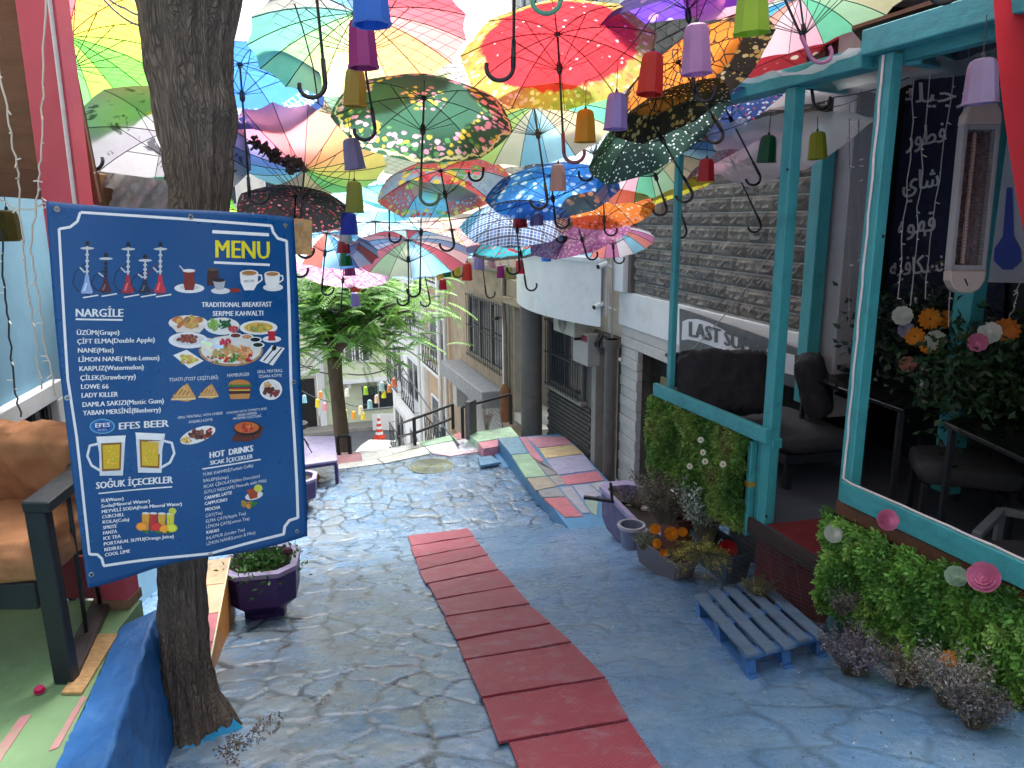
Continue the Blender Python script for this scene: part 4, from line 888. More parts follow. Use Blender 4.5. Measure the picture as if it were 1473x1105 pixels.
TX=[('TRADITIONAL BREAKFAST',A_,842,594,1212,592,26,1),('SERPME KAHVALTI',A_,900,641,1165,639,26,1),('NARGİLE',A_,182,648,430,648,42,2),
('ÜZÜM(Grape)',A_,188,746,412,743,25,1),('ÇİFT ELMA(Double Apple)',A_,190,793,600,782,25,1),('NANE(Mint)',A_,194,840,382,838,25,1),('LİMON NANE( Mint-Lemon)',A_,198,889,625,878,25,1),('KARPUZ(Watermelon)',A_,202,937,542,928,25,1),('ÇİLEK(Strawberyy)',A_,206,986,500,978,25,1),('LOWE 66',A_,210,1032,355,1030,25,1),('LADY KILLER',A_,213,1078,405,1072,25,1),
('TOASTI (TOST ÇEŞİTLERİ)',A_,678,992,932,975,18,0),('HAMBURGER',A_,980,965,1098,958,18,0),('GRILL MEATBALL',A_,1140,945,1275,938,16,0),('IZGARA KÖFTE',A_,1148,970,1270,964,15,0),
('DAMLA SAKIZI(Mastic Gum)',B_,217,96,648,76,25,1),('YABAN MERSİNİ(Blueberry)',B_,219,140,632,122,25,1),('EFES BEER',B_,410,216,672,200,36,2),('SOĞUK İÇECEKLER',B_,288,530,692,498,36,2),
('SU(Water)',B_,315,602,435,592,18,1),('Soda(Mineral Water)',B_,317,632,575,605,18,1),('MEYVELİ SODA(Fruit Mineral Water)',B_,320,662,742,617,18,1),('CURCHILL',B_,322,690,440,678,18,1),('KOLA(Cola)',B_,325,718,466,705,18,1),('SPRITE',B_,327,748,400,740,18,1),('FANTA',B_,328,777,402,768,18,1),('ICE TEA',B_,330,806,422,795,18,1),('PORTAKAL SUYU(Orange Juice)',B_,332,836,702,793,18,1),('REDBULL',B_,335,866,432,855,18,1),('COOL LIME',B_,338,895,472,876,18,1),
('GRILL MEATBALL WITH CHEESE',B_,722,158,955,130,13,0),('KAŞARLI KÖFTE',B_,780,180,902,165,13,0),('CHICKEN WITH TOMATO AND',B_,975,130,1190,106,12,0),('GREEN PEPPER',B_,1030,143,1138,130,12,0),('MENEMEN ÇEŞİTLERİ',B_,1010,160,1160,145,12,0),
('HOT  DRINKS',B_,885,362,1112,325,32,2),('SICAK İÇECEKLER',B_,888,398,1112,362,22,1),('TÜRK KAHVESİ(Turkish Coffe)',B_,850,458,1115,408,16,0),('SALEP(Salep)',B_,852,490,985,467,16,0),('SICAK ÇİKOLATA(Hot Chocolate)',B_,855,522,1150,462,16,0),('SÜTLÜ NESCAFE( Nescafe with Milk)',B_,858,552,1185,486,16,0),('CARAMEL LATTE',B_,860,583,1002,552,17,1),('CAPPUCINO',B_,862,613,978,589,17,1),('MOCHA',B_,865,645,942,630,17,1),('ÇAY(Tea)',B_,868,678,955,660,17,0),('ELMA ÇAYI(Apple Tea)',B_,870,708,1078,662,17,0),('LİMON ÇAYI(Lemon Tea)',B_,872,738,1098,690,17,0),('KAKAO',B_,873,768,938,754,17,1),('IHLAMUR (Linden Tea)',B_,873,800,1075,750,17,0),('LİMON NANE(Lemon & Mint)',B_,875,830,1130,765,17,0)]
for s_,cv,x0,y0,x1,y1,h,bo in TX: put(txt,s_,cv,x0,y0,x1,y1,h,WHT,1,bo)
txt.build('printed_text',ink,ban,fix=False)
ln=MB()
for cv,a,t in ((A_,[(897,196),(1201,213)],17),(A_,[(905,358),(1203,372)],13),(A_,[(182,662),(430,665)],9),(B_,[(302,555),(692,519)],7),(B_,[(848,420),(1155,368)],7)): pbar(ln,cv,a,t)
def AB(x,y): return (x,y)
f=lambda c,x,y:c(x,y)
bord=[A_(205,94),A_(700,126),A_(1215,165),A_(1225,200),A_(1250,232),A_(1297,245),B_(1290-3+0,-40) if 0 else A_(1318,1000),B_(1330,200),B_(1347,672),B_(1303,688),B_(1280,722),B_(1276,762),B_(900,872),B_(332,944),B_(322,905),B_(298,882),B_(255,880),B_(185,250),A_(140,980),A_(92,182),A_(150,172),A_(188,142),A_(203,94)]
pbar(ln,AB,bord,3.9,lay=1.2,sub=10)
ln.build('printed_border',ink,ban,fix=False)
# printed pictures
def pic(name,fn):
    b=MB(); fn(b); b.build(name,ink,ban,fix=False)
SIL=(.55,.58,.62);BRN=hx('#6b2f22');TAN=hx('#cf9a55');RED=hx('#b8262e');GRN=hx('#3f7a2c');YEL=hx('#dcc23a');CRM=hx('#e6dcc4');DK=hx('#1c1a22')
def hook(x,ty,by,c,st,hc):
    def f(b):
        h=by-ty; pbar(b,A_,[(x-8,by-h*.55),(x-35,by-h*.5),(x-62,by-h*.40),(x-75,by-h*.2),(x-50,by-h*.06),(x-5,by+5),(x+20,by+12)],4.5,hc,1)
        ppoly(b,A_,[(x-9,by-h*.36),(x+9,by-h*.36),(x+14,by-h*.22),(x+32,by-h*.03),(x+26,by),(x-26,by),(x-32,by-h*.03),(x-14,by-h*.22)],c,1.4)
        ppoly(b,A_,[(x-6,by-h*.2),(x+2,by-h*.2),(x-8,by-h*.05),(x-20,by-h*.05)],tuple(min(1,k*1.6+.1) for k in c),1.7)
        pbar(b,A_,[(x,by-h*.36),(x,by-h*.94)],9,st,1.5)
        for k in (.42,.52,.62,.74): pell(b,A_,x,by-h*k,11,7,st,1.8,n=10)
        pell(b,A_,x,by-h*.86,36,7,SIL,1.8); pell(b,A_,x,by-h*.95,11,14,DK,1.6); pbar(b,A_,[(x-38,by-h*.5),(x-12,by-h*.40)],8,SIL,1.9)
        pbar(b,A_,[(x-20,by+22),(x+60,by+8)],7,(.75,.78,.82),1.3)
    return f
for a in ((240,245,525,hx('#8fa6cf'),SIL,DK),(338,310,517,hx('#4a1b25'),DK,DK),(455,250,522,hx('#a32a35'),SIL,DK),(545,320,520,hx('#20263f'),SIL,DK),(625,250,520,hx('#c2303f'),SIL,hx('#7c1f2c'))): pic('hookah_picture',hook(*a))
def teapic(b):
    pell(b,A_,778,495,78,26,(.78,.78,.78),1); pell(b,A_,778,490,50,14,(.6,.6,.62),1.3); ppoly(b,A_,[(742,400),(808,400),(800,435),(808,470),(800,505),(755,505),(746,470),(752,435)],hx('#7d2414'),1.6); pell(b,A_,775,402,33,9,(.8,.75,.72),1.9); pbar(b,A_,[(725,375),(750,402)],5,SIL,1.2)
def potpic(b):
    ppoly(b,A_,[(872,395),(928,395),(930,480),(868,480)],hx('#3d2118'),1); pell(b,A_,900,395,28,9,(.1,.07,.06),1.3); pell(b,A_,940,508,50,17,(.7,.7,.72),1.1); ppoly(b,A_,[(897,450),(965,450),(955,500),(915,502)],(.42,.43,.46),1.5); pell(b,A_,930,452,34,9,DK,1.8)
def cupw(x,y,s,pl=True):
    def f(b):
        if pl: pell(b,A_,x+5,y+48*s,64*s,24*s,(.76,.76,.76),1)
        pbar(b,A_,[(x+45*s,y-25*s),(x+66*s,y-25*s),(x+70*s,y),(x+42*s,y+20*s)],8*s,(.82,.82,.8),1.2)
        ppoly(b,A_,[(x-50*s,y-35*s),(x+50*s,y-35*s),(x+45*s,y+20*s),(x+25*s,y+55*s),(x-25*s,y+55*s),(x-45*s,y+15*s)],(.85,.85,.83),1.5); pell(b,A_,x,y-36*s,50*s,17*s,(.8,.78,.74),1.8); pell(b,A_,x,y-36*s,40*s,12*s,hx('#b07a4a'),2.1)
        if not pl: put(b,'NESCAFE',A_,x-28,y+12,x+28,y+12,12,hx('#303030'),1.9); pell(b,A_,x-75,y+55,30,12,hx('#8e2a20'),1.1)
    return f
pic('tea_picture',teapic);pic('coffee_pot_picture',potpic);pic('coffee_cup_picture',cupw(1090,450,1.0,False));pic('cappuccino_picture',cupw(1215,450,.85,True))
def blobs(b,cv,cx,cy,rx,ry,cols,n,lay,s=9,seed=1):
    r=random.Random(seed)
    for i in range(n):
        a=r.uniform(0,2*PI);q=math.sqrt(r.random()); pell(b,cv,cx+rx*q*math.cos(a),cy+ry*q*math.sin(a),s*r.uniform(.6,1.5),s*r.uniform(.4,.9),tuple(k*r.uniform(.7,1.3) for k in r.choice(cols)),lay+.1*(i%7),r.uniform(0,180),8)
def brk(b):
    pell(b,A_,775,680,103,42,(.80,.78,.75),1); ppoly(b,A_,[(680,690),(870,690),(835,730),(715,730)],(.72,.66,.6),1.2); blobs(b,A_,775,670,72,22,[TAN,hx('#b5783c')],26,1.6,20,2)
def veg(b): pell(b,A_,950,695,92,46,(.78,.8,.78),1); blobs(b,A_,905,690,32,28,[hx('#7fae45')],16,1.5,12,3); blobs(b,A_,960,680,34,24,[hx('#1f5a22')],18,1.6,11,4); blobs(b,A_,1005,710,25,16,[RED,hx('#cc6666')],14,1.7,10,5)
def egg(b): pell(b,A_,1143,703,102,38,(.84,.84,.82),1); pell(b,A_,1143,702,78,27,hx('#d9b04a'),1.3); blobs(b,A_,1143,702,65,20,[hx('#e0bb55'),hx('#9aa04a')],20,1.6,11,6)
def jam(b): pell(b,A_,777,772,104,43,(.80,.81,.84),1); pell(b,A_,777,768,80,30,(.66,.68,.7),1.2); blobs(b,A_,777,765,52,19,[hx('#7a2c22'),hx('#9b4a35')],22,1.6,14,7)
def fri(b): ppoly(b,A_,[(698,852),(768,822),(856,880),(783,922)],(.84,.83,.8),1); blobs(b,A_,777,870,42,22,[hx('#dcbf60'),hx('#c9a844')],30,1.4,11,8)
def plat(b):
    pell(b,A_,1000,825,170,83,hx('#b58a58'),1); pell(b,A_,1000,820,160,76,(.78,.76,.72),1.2); blobs(b,A_,900,800,55,35,[(.8,.82,.8)],18,1.5,16,9); blobs(b,A_,1005,835,100,38,[TAN,hx('#c78d55'),hx('#e0b070')],46,1.6,19,10); blobs(b,A_,960,865,90,22,[GRN,RED,hx('#7fae45'),(.8,.78,.6)],40,1.8,10,11); blobs(b,A_,965,780,28,22,[RED,hx('#d23c60')],16,1.9,10,12); blobs(b,A_,1060,860,60,22,[RED,GRN,TAN],22,1.9,10,13)
    for x,y,c in ((1020,745,BRN),(1080,752,hx('#c8916a')),(1125,767,DK),(1140,795,hx('#1a2a18'))): pell(b,A_,x,y,36,16,(.85,.85,.84),2.7); pell(b,A_,x,y-1,27,11,c,2.9)
def tea2(b): pell(b,A_,1215,765,50,18,(.78,.78,.78),1); ppoly(b,A_,[(1190,722),(1238,722),(1230,745),(1236,772),(1194,772),(1198,745)],RED,1.4)
def nap(b): ppoly(b,A_,[(1215,797),(1285,812),(1222,905),(1150,880)],(.82,.83,.85),1); pbar(b,A_,[(1232,808),(1172,880)],7,DK,1.4); pbar(b,A_,[(1268,812),(1192,902)],7,DK,1.4); pell(b,A_,1228,812,12,15,DK,1.5,30)
def toast(x,y,s,seed):
    def f(b):
        ppoly(b,A_,[(x-58*s,y+35*s),(x+20*s,y-45*s),(x+62*s,y+28*s),(x+20*s,y+45*s)],TAN,1); ppoly(b,A_,[(x-50*s,y+18*s),(x+5*s,y-35*s),(x+40*s,y+20*s)],hx('#d8a862'),1.3)
        for k in range(4): pbar(b,A_,[(x-40*s+k*18*s,y+14*s),(x-15*s+k*14*s,y-20*s+k*5*s)],5*s,hx('#8a5a2c'),1.6)
        pbar(b,A_,[(x-56*s,y+36*s),(x+58*s,y+30*s)],7*s,hx('#e8d29a'),1.7)
    return f
def burg(b):
    pell(b,A_,1045,1005,58,28,hx('#c0813c'),1.5,0,16,180,360); pbar(b,A_,[(980,1012),(1110,1010)],12,GRN,1.7); pbar(b,A_,[(990,1028),(1102,1026)],11,RED,1.8); pbar(b,A_,[(990,1045),(1105,1042)],15,hx('#4a2617'),1.9); pbar(b,A_,[(988,1034),(1100,1034)],6,YEL,2.0); ppoly(b,A_,[(988,1055),(1102,1052),(1095,1080),(998,1082)],hx('#c58a48'),1.6)
def meat(b): pell(b,A_,1212,1032,60,55,(.84,.84,.84),1); pell(b,A_,1212,1032,48,44,(.74,.74,.74),1.2); blobs(b,A_,1212,1045,36,25,[hx('#5a2a20'),hx('#7a3a2a')],18,1.5,13,14); blobs(b,A_,1195,1008,24,14,[RED,hx('#d8a060')],10,1.7,10,15)
for nm,fn in (('bread_basket_picture',brk),('vegetable_plate_picture',veg),('egg_plate_picture',egg),('jam_plate_picture',jam),('fries_picture',fri),('breakfast_platter_picture',plat),('tea_glass_picture',tea2),('napkin_picture',nap),('toast_picture',toast(750,1048,1.1,1)),('sandwich_picture',toast(880,1040,.9,2)),('hamburger_picture',burg),('meatball_picture',meat)): pic(nm,fn)
def mug(x,y,m):
    def f(b):
        pbar(b,B_,[(x-m*70,y-70),(x-m*115,y-60),(x-m*128,y-5),(x-m*105,y+45),(x-m*60,y+72)],13,(.72,.76,.8),1)
        ppoly(b,B_,[(x-m*85+m*5,y-100),(x+m*75,y-105),(x+m*68,y+10),(x+m*62,y+100),(x-m*62,y+100),(x-m*65,y-20)],(.70,.74,.78),1.3)
        ppoly(b,B_,[(x-m*55,y-72),(x+m*55,y-76),(x+m*50,y+72),(x-m*50,y+76)],hx('#8c5a12'),1.6); ppoly(b,B_,[(x-m*47,y-62),(x+m*45,y-66),(x+m*42,y+62),(x-m*42,y+64)],hx('#d8b41e'),1.8)
        ppoly(b,B_,[(x-m*82,y-108),(x+m*78,y-114),(x+m*70,y-78),(x-m*60,y-74)],(.88,.89,.9),2.0); blobs(b,B_,x,y,38,55,[hx('#e6c83a')],20,2.0,5,int(x))
    return f
pic('beer_mug_picture',mug(370,360,1));pic('beer_mug_picture',mug(575,345,-1))
def logo(b): pell(b,B_,322,198,68,40,hx('#6fb0c8'),1); pell(b,B_,322,198,62,35,hx('#1c66b4'),1.2); pell(b,B_,322,198,46,26,hx('#0f3f8a'),1.4); put(b,'EFES',B_,284,204,362,200,22,(.8,.85,.9),1.8,1); put(b,'PILSEN',B_,300,222,345,220,9,(.6,.7,.85),1.8)
pic('logo',logo)
def kof(b): pell(b,B_,825,242,98,38,(.82,.82,.82),1,-22); blobs(b,B_,835,238,55,18,[hx('#5a2318'),hx('#8a4a2e')],26,1.5,14,16); blobs(b,B_,765,268,24,14,[YEL,hx('#d8b050')],14,1.6,8,17); blobs(b,B_,890,215,14,10,[RED],8,1.7,8,18)
def pan(b): ppoly(b,B_,[(1000,262),(1060,190),(1175,195),(1150,255),(1090,275),(1010,272)],hx('#5c2a1c'),1); pell(b,B_,1085,205,75,38,hx('#2a1812'),1.4); pell(b,B_,1082,200,66,30,hx('#c4652a'),1.6); blobs(b,B_,1082,200,45,18,[hx('#d88a40'),RED],18,1.8,9,19)
def juice(b):
    for x,c in ((555,hx('#e0a030')),(595,hx('#c23a2a')),(640,hx('#e0a82c')),(685,hx('#d8d040'))): ppoly(b,B_,[(x-20,665),(x+20,662),(x+16,755),(x-16,757)],c,1.2); pell(b,B_,x,663,20,6,(.8,.8,.75),1.5)
    for x,y,c in ((535,735,hx('#e0902a')),(610,735,hx('#c8342c')),(655,745,hx('#e0962a')),(690,740,hx('#c8cc3a'))): pell(b,B_,x,y,32,24,c,1.8); pell(b,B_,x,y,24,18,tuple(min(1,k*1.35) for k in c),2.0)
    pell(b,B_,695,648,20,18,hx('#cdd04a'),2.0); blobs(b,B_,600,765,90,6,[GRN],14,1.7,8,20)
def ltea(b): pell(b,B_,1120,560,48,22,(.75,.75,.72),1,-15); ppoly(b,B_,[(1080,530),(1140,515),(1138,570),(1100,580)],hx('#a8431e'),1.4); pell(b,B_,1142,520,22,20,hx('#cfd24a'),1.8); blobs(b,B_,1080,610,25,16,[hx('#c08a30'),GRN],14,1.6,12,21); blobs(b,B_,1120,600,14,8,[GRN],8,1.7,8,22)
for nm,fn in (('grilled_meatball_picture',kof),('pan_picture',pan),('juice_glasses_picture',juice),('lemon_tea_picture',ltea)): pic(nm,fn)
for x,y in ((82,301),(273,312),(411,325),(97,573),(422,549),(132,828),(303,799),(425,762)):
    p=BP(x,y,1.5); b=MB(); M_=axM(p,-FBn.n*-1); b.lathe([(.0045,0),(.009,0),(.010,.0015),(.009,.003),(.005,.003)],14,axM(p,-FBn.n),cap=False); b.build('eyelet',mat('eyelet_metal','#a9a9a6',.3,.1,10,0,metal=.9),ban)
for (x,y),(x2,y2,Y) in (((82,301),(60,285,3.3)),((411,325),(436,322,3.35)),((97,573),(140,560,3.3))):
    b=MB(); b.tube([BP(x,y,2),Py(x2,y2,Y)],.003,5); b.build('tie_cord',mat('tie_cord','#9aa8a8',.6,.1),ban)
# plywood square behind banner right edge
tag(vslab([(424,315),(447,318),(447,366),(425,365)],3.35,.012,mat('chipboard'),None,'chipboard_square'),'small chipboard square behind the top right corner of the banner','board')
# ================================================================ PERGOLA AND TERRACE ON THE RIGHT
FP_=Fr(1.80,4.88,-18.45); DZ=-.655
teal=mat('teal_paint','#3f9ba2',.55,.14,2.5,.5,9,stretch=(9,1.0,9),dirt='#2a6266',damt=.42,ds=4)
tealv=mat('teal_paint_upright','#3f9ba2',.55,.14,2.5,.5,9,stretch=(9,9,1.0),dirt='#2a6266',damt=.42,ds=4)
pg=thing('pergola','turquoise painted timber pergola frame around the cafe terrace on the right','pergola',tuple(FP_.w(0,0,DZ)))
def pbox(name,s0,s1,n0,n1,z0,z1,m_=teal,par=None,bv=.006,fr=FP_):
    b=MB(); b.fb(fr,s0,s1,n0,n1,z0,z1); return b.build(name,tealv if (m_ is teal and 'post' in name) else m_,par or pg,bevel=bv)
pbox('post',.04,.135,-.085,.0,DZ,2.285); pbox('post',-.72,-.625,-.08,.0,-1.3,2.34); pbox('post',1.395,1.46,-.05,.0,DZ-.3,2.285)
pbox('post',-3.4,-3.25,-.14,0,-1,2.4)
pbox('beam',-.53,1.60,-.06,.03,2.29,2.40); pbox('beam',-5.0,-.55,-.03,.06,2.345,2.475)
pbox('beam',-5.0,1.5,-.18,-.09,2.30,2.37)
pbox('railing',.03,1.60,.005,.05,-.05,.06); pbox('railing',-4.2,-.70,.005,.055,-.19,-.06)
pbox('railing',.03,1.5,-.10,-.02,-.09,-.02)
pbox('corner_board',.20,.24,-.03,.03,DZ-.15,-.08); pbox('corner_board',.16,.195,-.09,-.02,DZ-.1,-.08)
b=MB(); b.fb(FP_,.19,.25,-.035,.036,-.42,-.385); b.build('tape',mat('yellow_tape','#b08c3a',.5,.1),pg)
# back posts near the facade
sb=FA.px(1172,300,.28)[0]
pbox('back_post',sb-.05,sb+.09,.16,.28,-.1,2.2,fr=FA); sb2=FA.px(1385,480,-.1)[0]; pbox('back_post',sb2-.08,sb2+.08,-.18,-.06,-.5,2.3,fr=FA)
for s,sfa in ((-.72,-5.9),(.07,-4.9),(1.45,-3.3)):
    a=FP_.w(s,-.14,2.34); c=FA.w(sfa,.08,2.5); b=MB(); b.beam(a,c,.09,.12); b.build('crossbeam',teal,pg,bevel=.005)
b=MB(); b.beam(FA.w(-3.2,.22,2.55),FA.w(-9,.22,2.75),.09,.11); b.build('back_beam',teal,pg,bevel=.005)
# bolts/knots
for x,y in ((1133,244),(1271,340),(1103,743)):
    s_,z_=FP_.px(x,y); b=MB(); b.lathe([(.0,0),(.011,0),(.009,.004),(0,.004)],8,axM(FP_.w(s_,.001,z_),FP_.n)); b.build('knot',dark,pg)
# rope light on the near post
b=MB(); q=[FP_.w(-.665,.006,2.33)]+[FP_.w(-.67+.004*math.sin(i*2.1),.009,2.2-i*.1) for i in range(22)]+[FP_.w(-.69,.03,-.05),FP_.w(-.78,.05,-.052)]+[FP_.w(-.9-i*.13,.04+.006*math.sin(i*3),-.052) for i in range(1,24)]; b.tube(q,.007,6); 
tag(b.build('rope_light',mat('rope_white')),'white rope light running down the near turquoise post and along its railing','string lights')
# white flat cover strip by the back post and white pillar
wp=thing('white_pillar','tall white rendered pillar beside the turquoise back post','pillar',tuple(FA.w(-5.1,.1,0)))
s1_,s2_=FA.px(1186,300,.12)[0],FA.px(1218,300,.12)[0]
b=MB(); b.fb(FA,s2_,s1_,-.2,.12,-.2,3); b.build('shaft',mat('grey_white','#aaa7ad',.7,.08,2,.3,dirt='#8d8375',damt=.35),wp,bevel=.01)
s3_,s4_=FA.px(1160,300,.17)[0],FA.px(1168,300,.17)[0]; b=MB(); b.fb(FA,sb+.095,sb+.135,.12,.24,-.1,2.1); b.build('white_batten',whitew,wp,bevel=.003)
# deck
deckm=mat('terrazzo','#4a505c',.6,.2,60,.2,90,dirt='#232830',damt=.5,ds=60)
cor=[FP_.w(1.6,0,DZ),FP_.w(-5,0,DZ)]; bk=[FA.w(-13,-.9,DZ),FA.w(-2.0,-.9,DZ)]
deck=tag(MB().slab([cor[0],cor[1],bk[0],bk[1]],.1).build('deck_floor',deckm),'dark speckled floor of the raised cafe terrace',kind='structure')
b=MB(); b.slab([FP_.w(1.6,-.85,DZ-.11),FP_.w(.22,-.85,DZ-.11),FP_.w(.22,-.10,DZ-.11),FP_.w(-5,-.10,DZ-.11),FA.w(-13,-.9,DZ-.11),FA.w(-2.0,-.9,DZ-.11)],2.2); tag(b.build('deck_base',mat('hollow_shade_dark','#241c1c',.9,.3,6,.4)),'wall under the raised terrace, coloured dark for the shaded hollow',kind='structure')  # dark colour stands in for the shadow in the hollow below the deck
em=MB(); em.slab([FP_.w(.03,-.02,DZ+.012),FP_.w(-.62,-.0,DZ+.012),FP_.w(-.62,-.62,DZ+.012),FP_.w(-.03,-.55,DZ+.012)],.01); tag(em.build('entrance_mat',mat('dark_red_mat','#6f1a22',.7,.15,5,.4,90,dirt='#5f1c22',damt=.3),bevel=.002),'plain dark red mat at the terrace entrance between the turquoise posts','mat')
rb=MB(); rb.fb(FP_,-5,.2,-.095,-.07,-1.9,DZ-.1); tag(rb.build('skirt_board',mat('skirt_red','#5a1c22',.8,.3,3,.3,dirt='#2a1a1a',damt=.6,ds=2)),'dark red stained board closing the space under the terrace','board')
eb=MB(); eb.fb(FP_,-5,1.6,-.07,.02,DZ-.11,DZ-.002); tag(eb.build('deck_edge',wood('dark_edge_wood','#3a2c28',.8,axis=0),bevel=.004),'dark timber edge board of the terrace','board')
# wire netting along the skirt
wn=thing('wire_netting','fine black wire netting in front of the terrace skirt','netting',tuple(FP_.w(-1,.06,-1)))
b=MB(); 
def foot(s,n): p=FP_.w(s,n,0); return rz(p.x,p.y)
ss=np.arange(-3.6,.3,.03)
def nb(s,t): 
    z0=foot(s,.14)+.02; z1=DZ-.04; n=.16*(1-t)+.025*t+.02*math.sin(s*5+t*3); return FP_.w(s,n,z0+(z1-z0)*t)
for s in ss: b.tube([nb(s,t) for t in (0,.25,.5,.75,1)],.0016,3,cap=False)
for t in np.linspace(0,1,18): b.tube([nb(s,t+.006*math.sin(s*9)) for s in ss[::4]],.0016,3,cap=False)
for i in range(0,len(ss)-12,5): b.tube([nb(ss[i],.1),nb(ss[i+8],.9)],.0013,3,cap=False)
b.build('wire_mesh',mat('net_wire','#3c3a3c',.5,.1,5,0),wn)['kind']='stuff'
# hedges of artificial boxwood
def hedge(label,s0,s1,ztop,zbot,n0,th,N,cols,wav=.03,droop=None):
    t=thing('hedge_panel',label,'hedge',tuple(FP_.w((s0+s1)/2,n0,(ztop(0)+zbot(0))/2)))
    b=MB(); b.add([FP_.w(s0,n0,zbot(0)+.04),FP_.w(s1,n0,zbot(1)+.04),FP_.w(s1,n0,ztop(1)-.02),FP_.w(s0,n0,ztop(0)-.02),FP_.w(s0,n0-.015,zbot(0)+.04),FP_.w(s1,n0-.015,zbot(1)+.04),FP_.w(s1,n0-.015,ztop(1)-.02),FP_.w(s0,n0-.015,ztop(0)-.02)],[(0,1,2,3),(7,6,5,4),(0,4,5,1),(1,5,6,2),(2,6,7,3),(3,7,4,0)]); b.build('backing',mat('hedge_back','#141c10',.9,.2),t)
    M_=N//7; u=rng.random(M_); v=rng.random(M_); cen=[];dr=[];nr=[];cl=[];sz=[]
    for a,e in zip(u,v):
        z0,z1=zbot(a),ztop(a); s=s0+(s1-s0)*a; z=z0+(z1-z0)*e; q=FP_.w(s,0,z); bump=noise.noise(Vector((s*4.5,z*5,1)))*.5+.5*noise.noise(Vector((s*13,z*13,5))); 
        dep=n0+th*(.45+.9*bump)*(1 if .03<e<.97 else .6)*random.uniform(.75,1.05); bd=(FP_.n*random.uniform(.2,1)+FP_.d*random.gauss(0,.7)+Vector((0,0,random.gauss(-.15,.8)))).normalized(); base=FP_.w(s,dep,z)+Vector((0,0,random.gauss(0,.01)))
        hue=hx(cols[int(min(len(cols)-1,max(0,(noise.noise(Vector((s*3,z*3,9)))+.6)/1.2*len(cols))))]) ; lum=random.uniform(.65,1.5)
        side=bd.orthogonal().normalized(); side=Matrix.Rotation(random.uniform(0,6.28),3,bd)@side
        for k in range(7):
            f_=(k//2)*.009; sg=1 if k%2 else -1; cen.append(base+bd*f_); d=(bd*.55+side*sg*.8) if k<6 else bd; dr.append(d); nr.append(bd.cross(side)+Vector((random.gauss(0,.3),random.gauss(0,.3),.6))); cl.append([c*lum*(1+.08*k) for c in hue]); sz.append(random.uniform(.8,1.25))
    sz=np.array(sz); o=leafmesh('foliage',cen,dr,nr,.031*sz,.0155*sz,np.array(cl),leafm,t); o['kind']='stuff'; return t
hedge('short artificial hedge panel under the far turquoise railing, dotted with white daisies',.24,1.66,lambda a:-.06-.03*a+.0,lambda a:-.78-.0*a,.0,.10,60000,['#375c28','#476c30','#587c38','#6c8844','#727c46'])
hedge('long bright artificial hedge panel under the near turquoise railing with pink roses',-3.6,-.62,lambda a:-.26-.03*math.sin(a*9),lambda a:-.90-.0*a-.02*math.sin(a*14),.02,.15,100000,['#436e31','#55823a','#699645','#80a553','#5c8a3f'])
wr=MB(); wr.fb(FP_,-4.2,-.64,-.01,.02,-.30,-.208); tag(wr.build('brown_batten',wood('brown_wood2','#6b4430',.7,axis=0),bevel=.003),'brown wooden batten between near railing and hedge','batten')
# flowers on hedges
def flower(label,px,py,n,r,matr,kind='rose',group=None,cat='flower',core=None,fr=FP_,facing=None):
    s_,z_=fr.px(px,py,n); p=fr.w(s_,n,z_); d=facing or (EYE-p).normalized()+Vector((random.gauss(0,.25),0,random.uniform(0,.4)))
    t=thing('flower',label,cat,tuple(p),group); M_=axM(p,d)
    if kind=='rose': petals(M_,r,6,5,'petals',matr,t,1.25,.85)
    elif kind=='daisy': petals(M_,r,9,1,'petals',matr,t,.15,.32)
    elif kind=='sun': petals(M_,r,13,2,'petals',matr,t,.25,.3)
    else: petals(M_,r,8,5,'petals',matr,t,1.0,.6)
    if core: b=MB(); b.lathe([(0,.006),(r*.33,.004),(r*.36,.0),(r*.2,.012),(0,.016)],12,M_); b.build('disc',core,t)
    return t
pink=mat('petal_pink','#d97fa6',.6,.12,20,.1,trans=.25); whitef=mat('petal_white','#d5d9d2',.6,.08,20,.1,trans=.25); orange=mat('petal_orange','#d98a1e',.6,.2,20,.1,trans=.2); redf=mat('petal_red','#c2202c',.6,.15,20,.1,trans=.2); core_b=mat('flower_core','#3c2412',.9,.2); core_y=mat('flower_core_yellow','#c9a92a',.9,.2)
flower('pink rose at the top left corner of the long hedge, under the railing end',1274,748,.15,.058,pink)
flower('large pink rose on the long hedge near the right edge of the photo',1417,832,.16,.070,pink)
flower('white rose at the left end of the long hedge',1197,768,.12,.055,whitef)
flower('pale green white bloom just left of the large pink rose',1375,830,.17,.05,mat('petal_pale','#a9c2ac',.6,.1,20,.1,trans=.2))
flower('orange sunflower low on the long hedge',1367,950,.17,.05,orange,'sun',core=core_b)
flower('white bloom hanging at the bottom edge of the long hedge',1398,1000,.2,.06,whitef,'pom')
flower('pale green leafy bloom below the hedge near the right edge',1405,1025,.2,.045,mat('petal_pale'),'rose')
for i,(x,y) in enumerate(((1011,651),(1014,664),(1040,668),(1008,633),(992,671))): 
    tag(flower('small white daisy on the short hedge',x,y,.13,.026,whitef,'daisy','white daisies on the short hedge',core=core_y),['white daisy, middle of three on the short hedge','white daisy directly below the middle one on the short hedge','white daisy nearest the corner post on the short hedge','topmost white daisy on the short hedge','lowest left white bloom on the short hedge'][i])
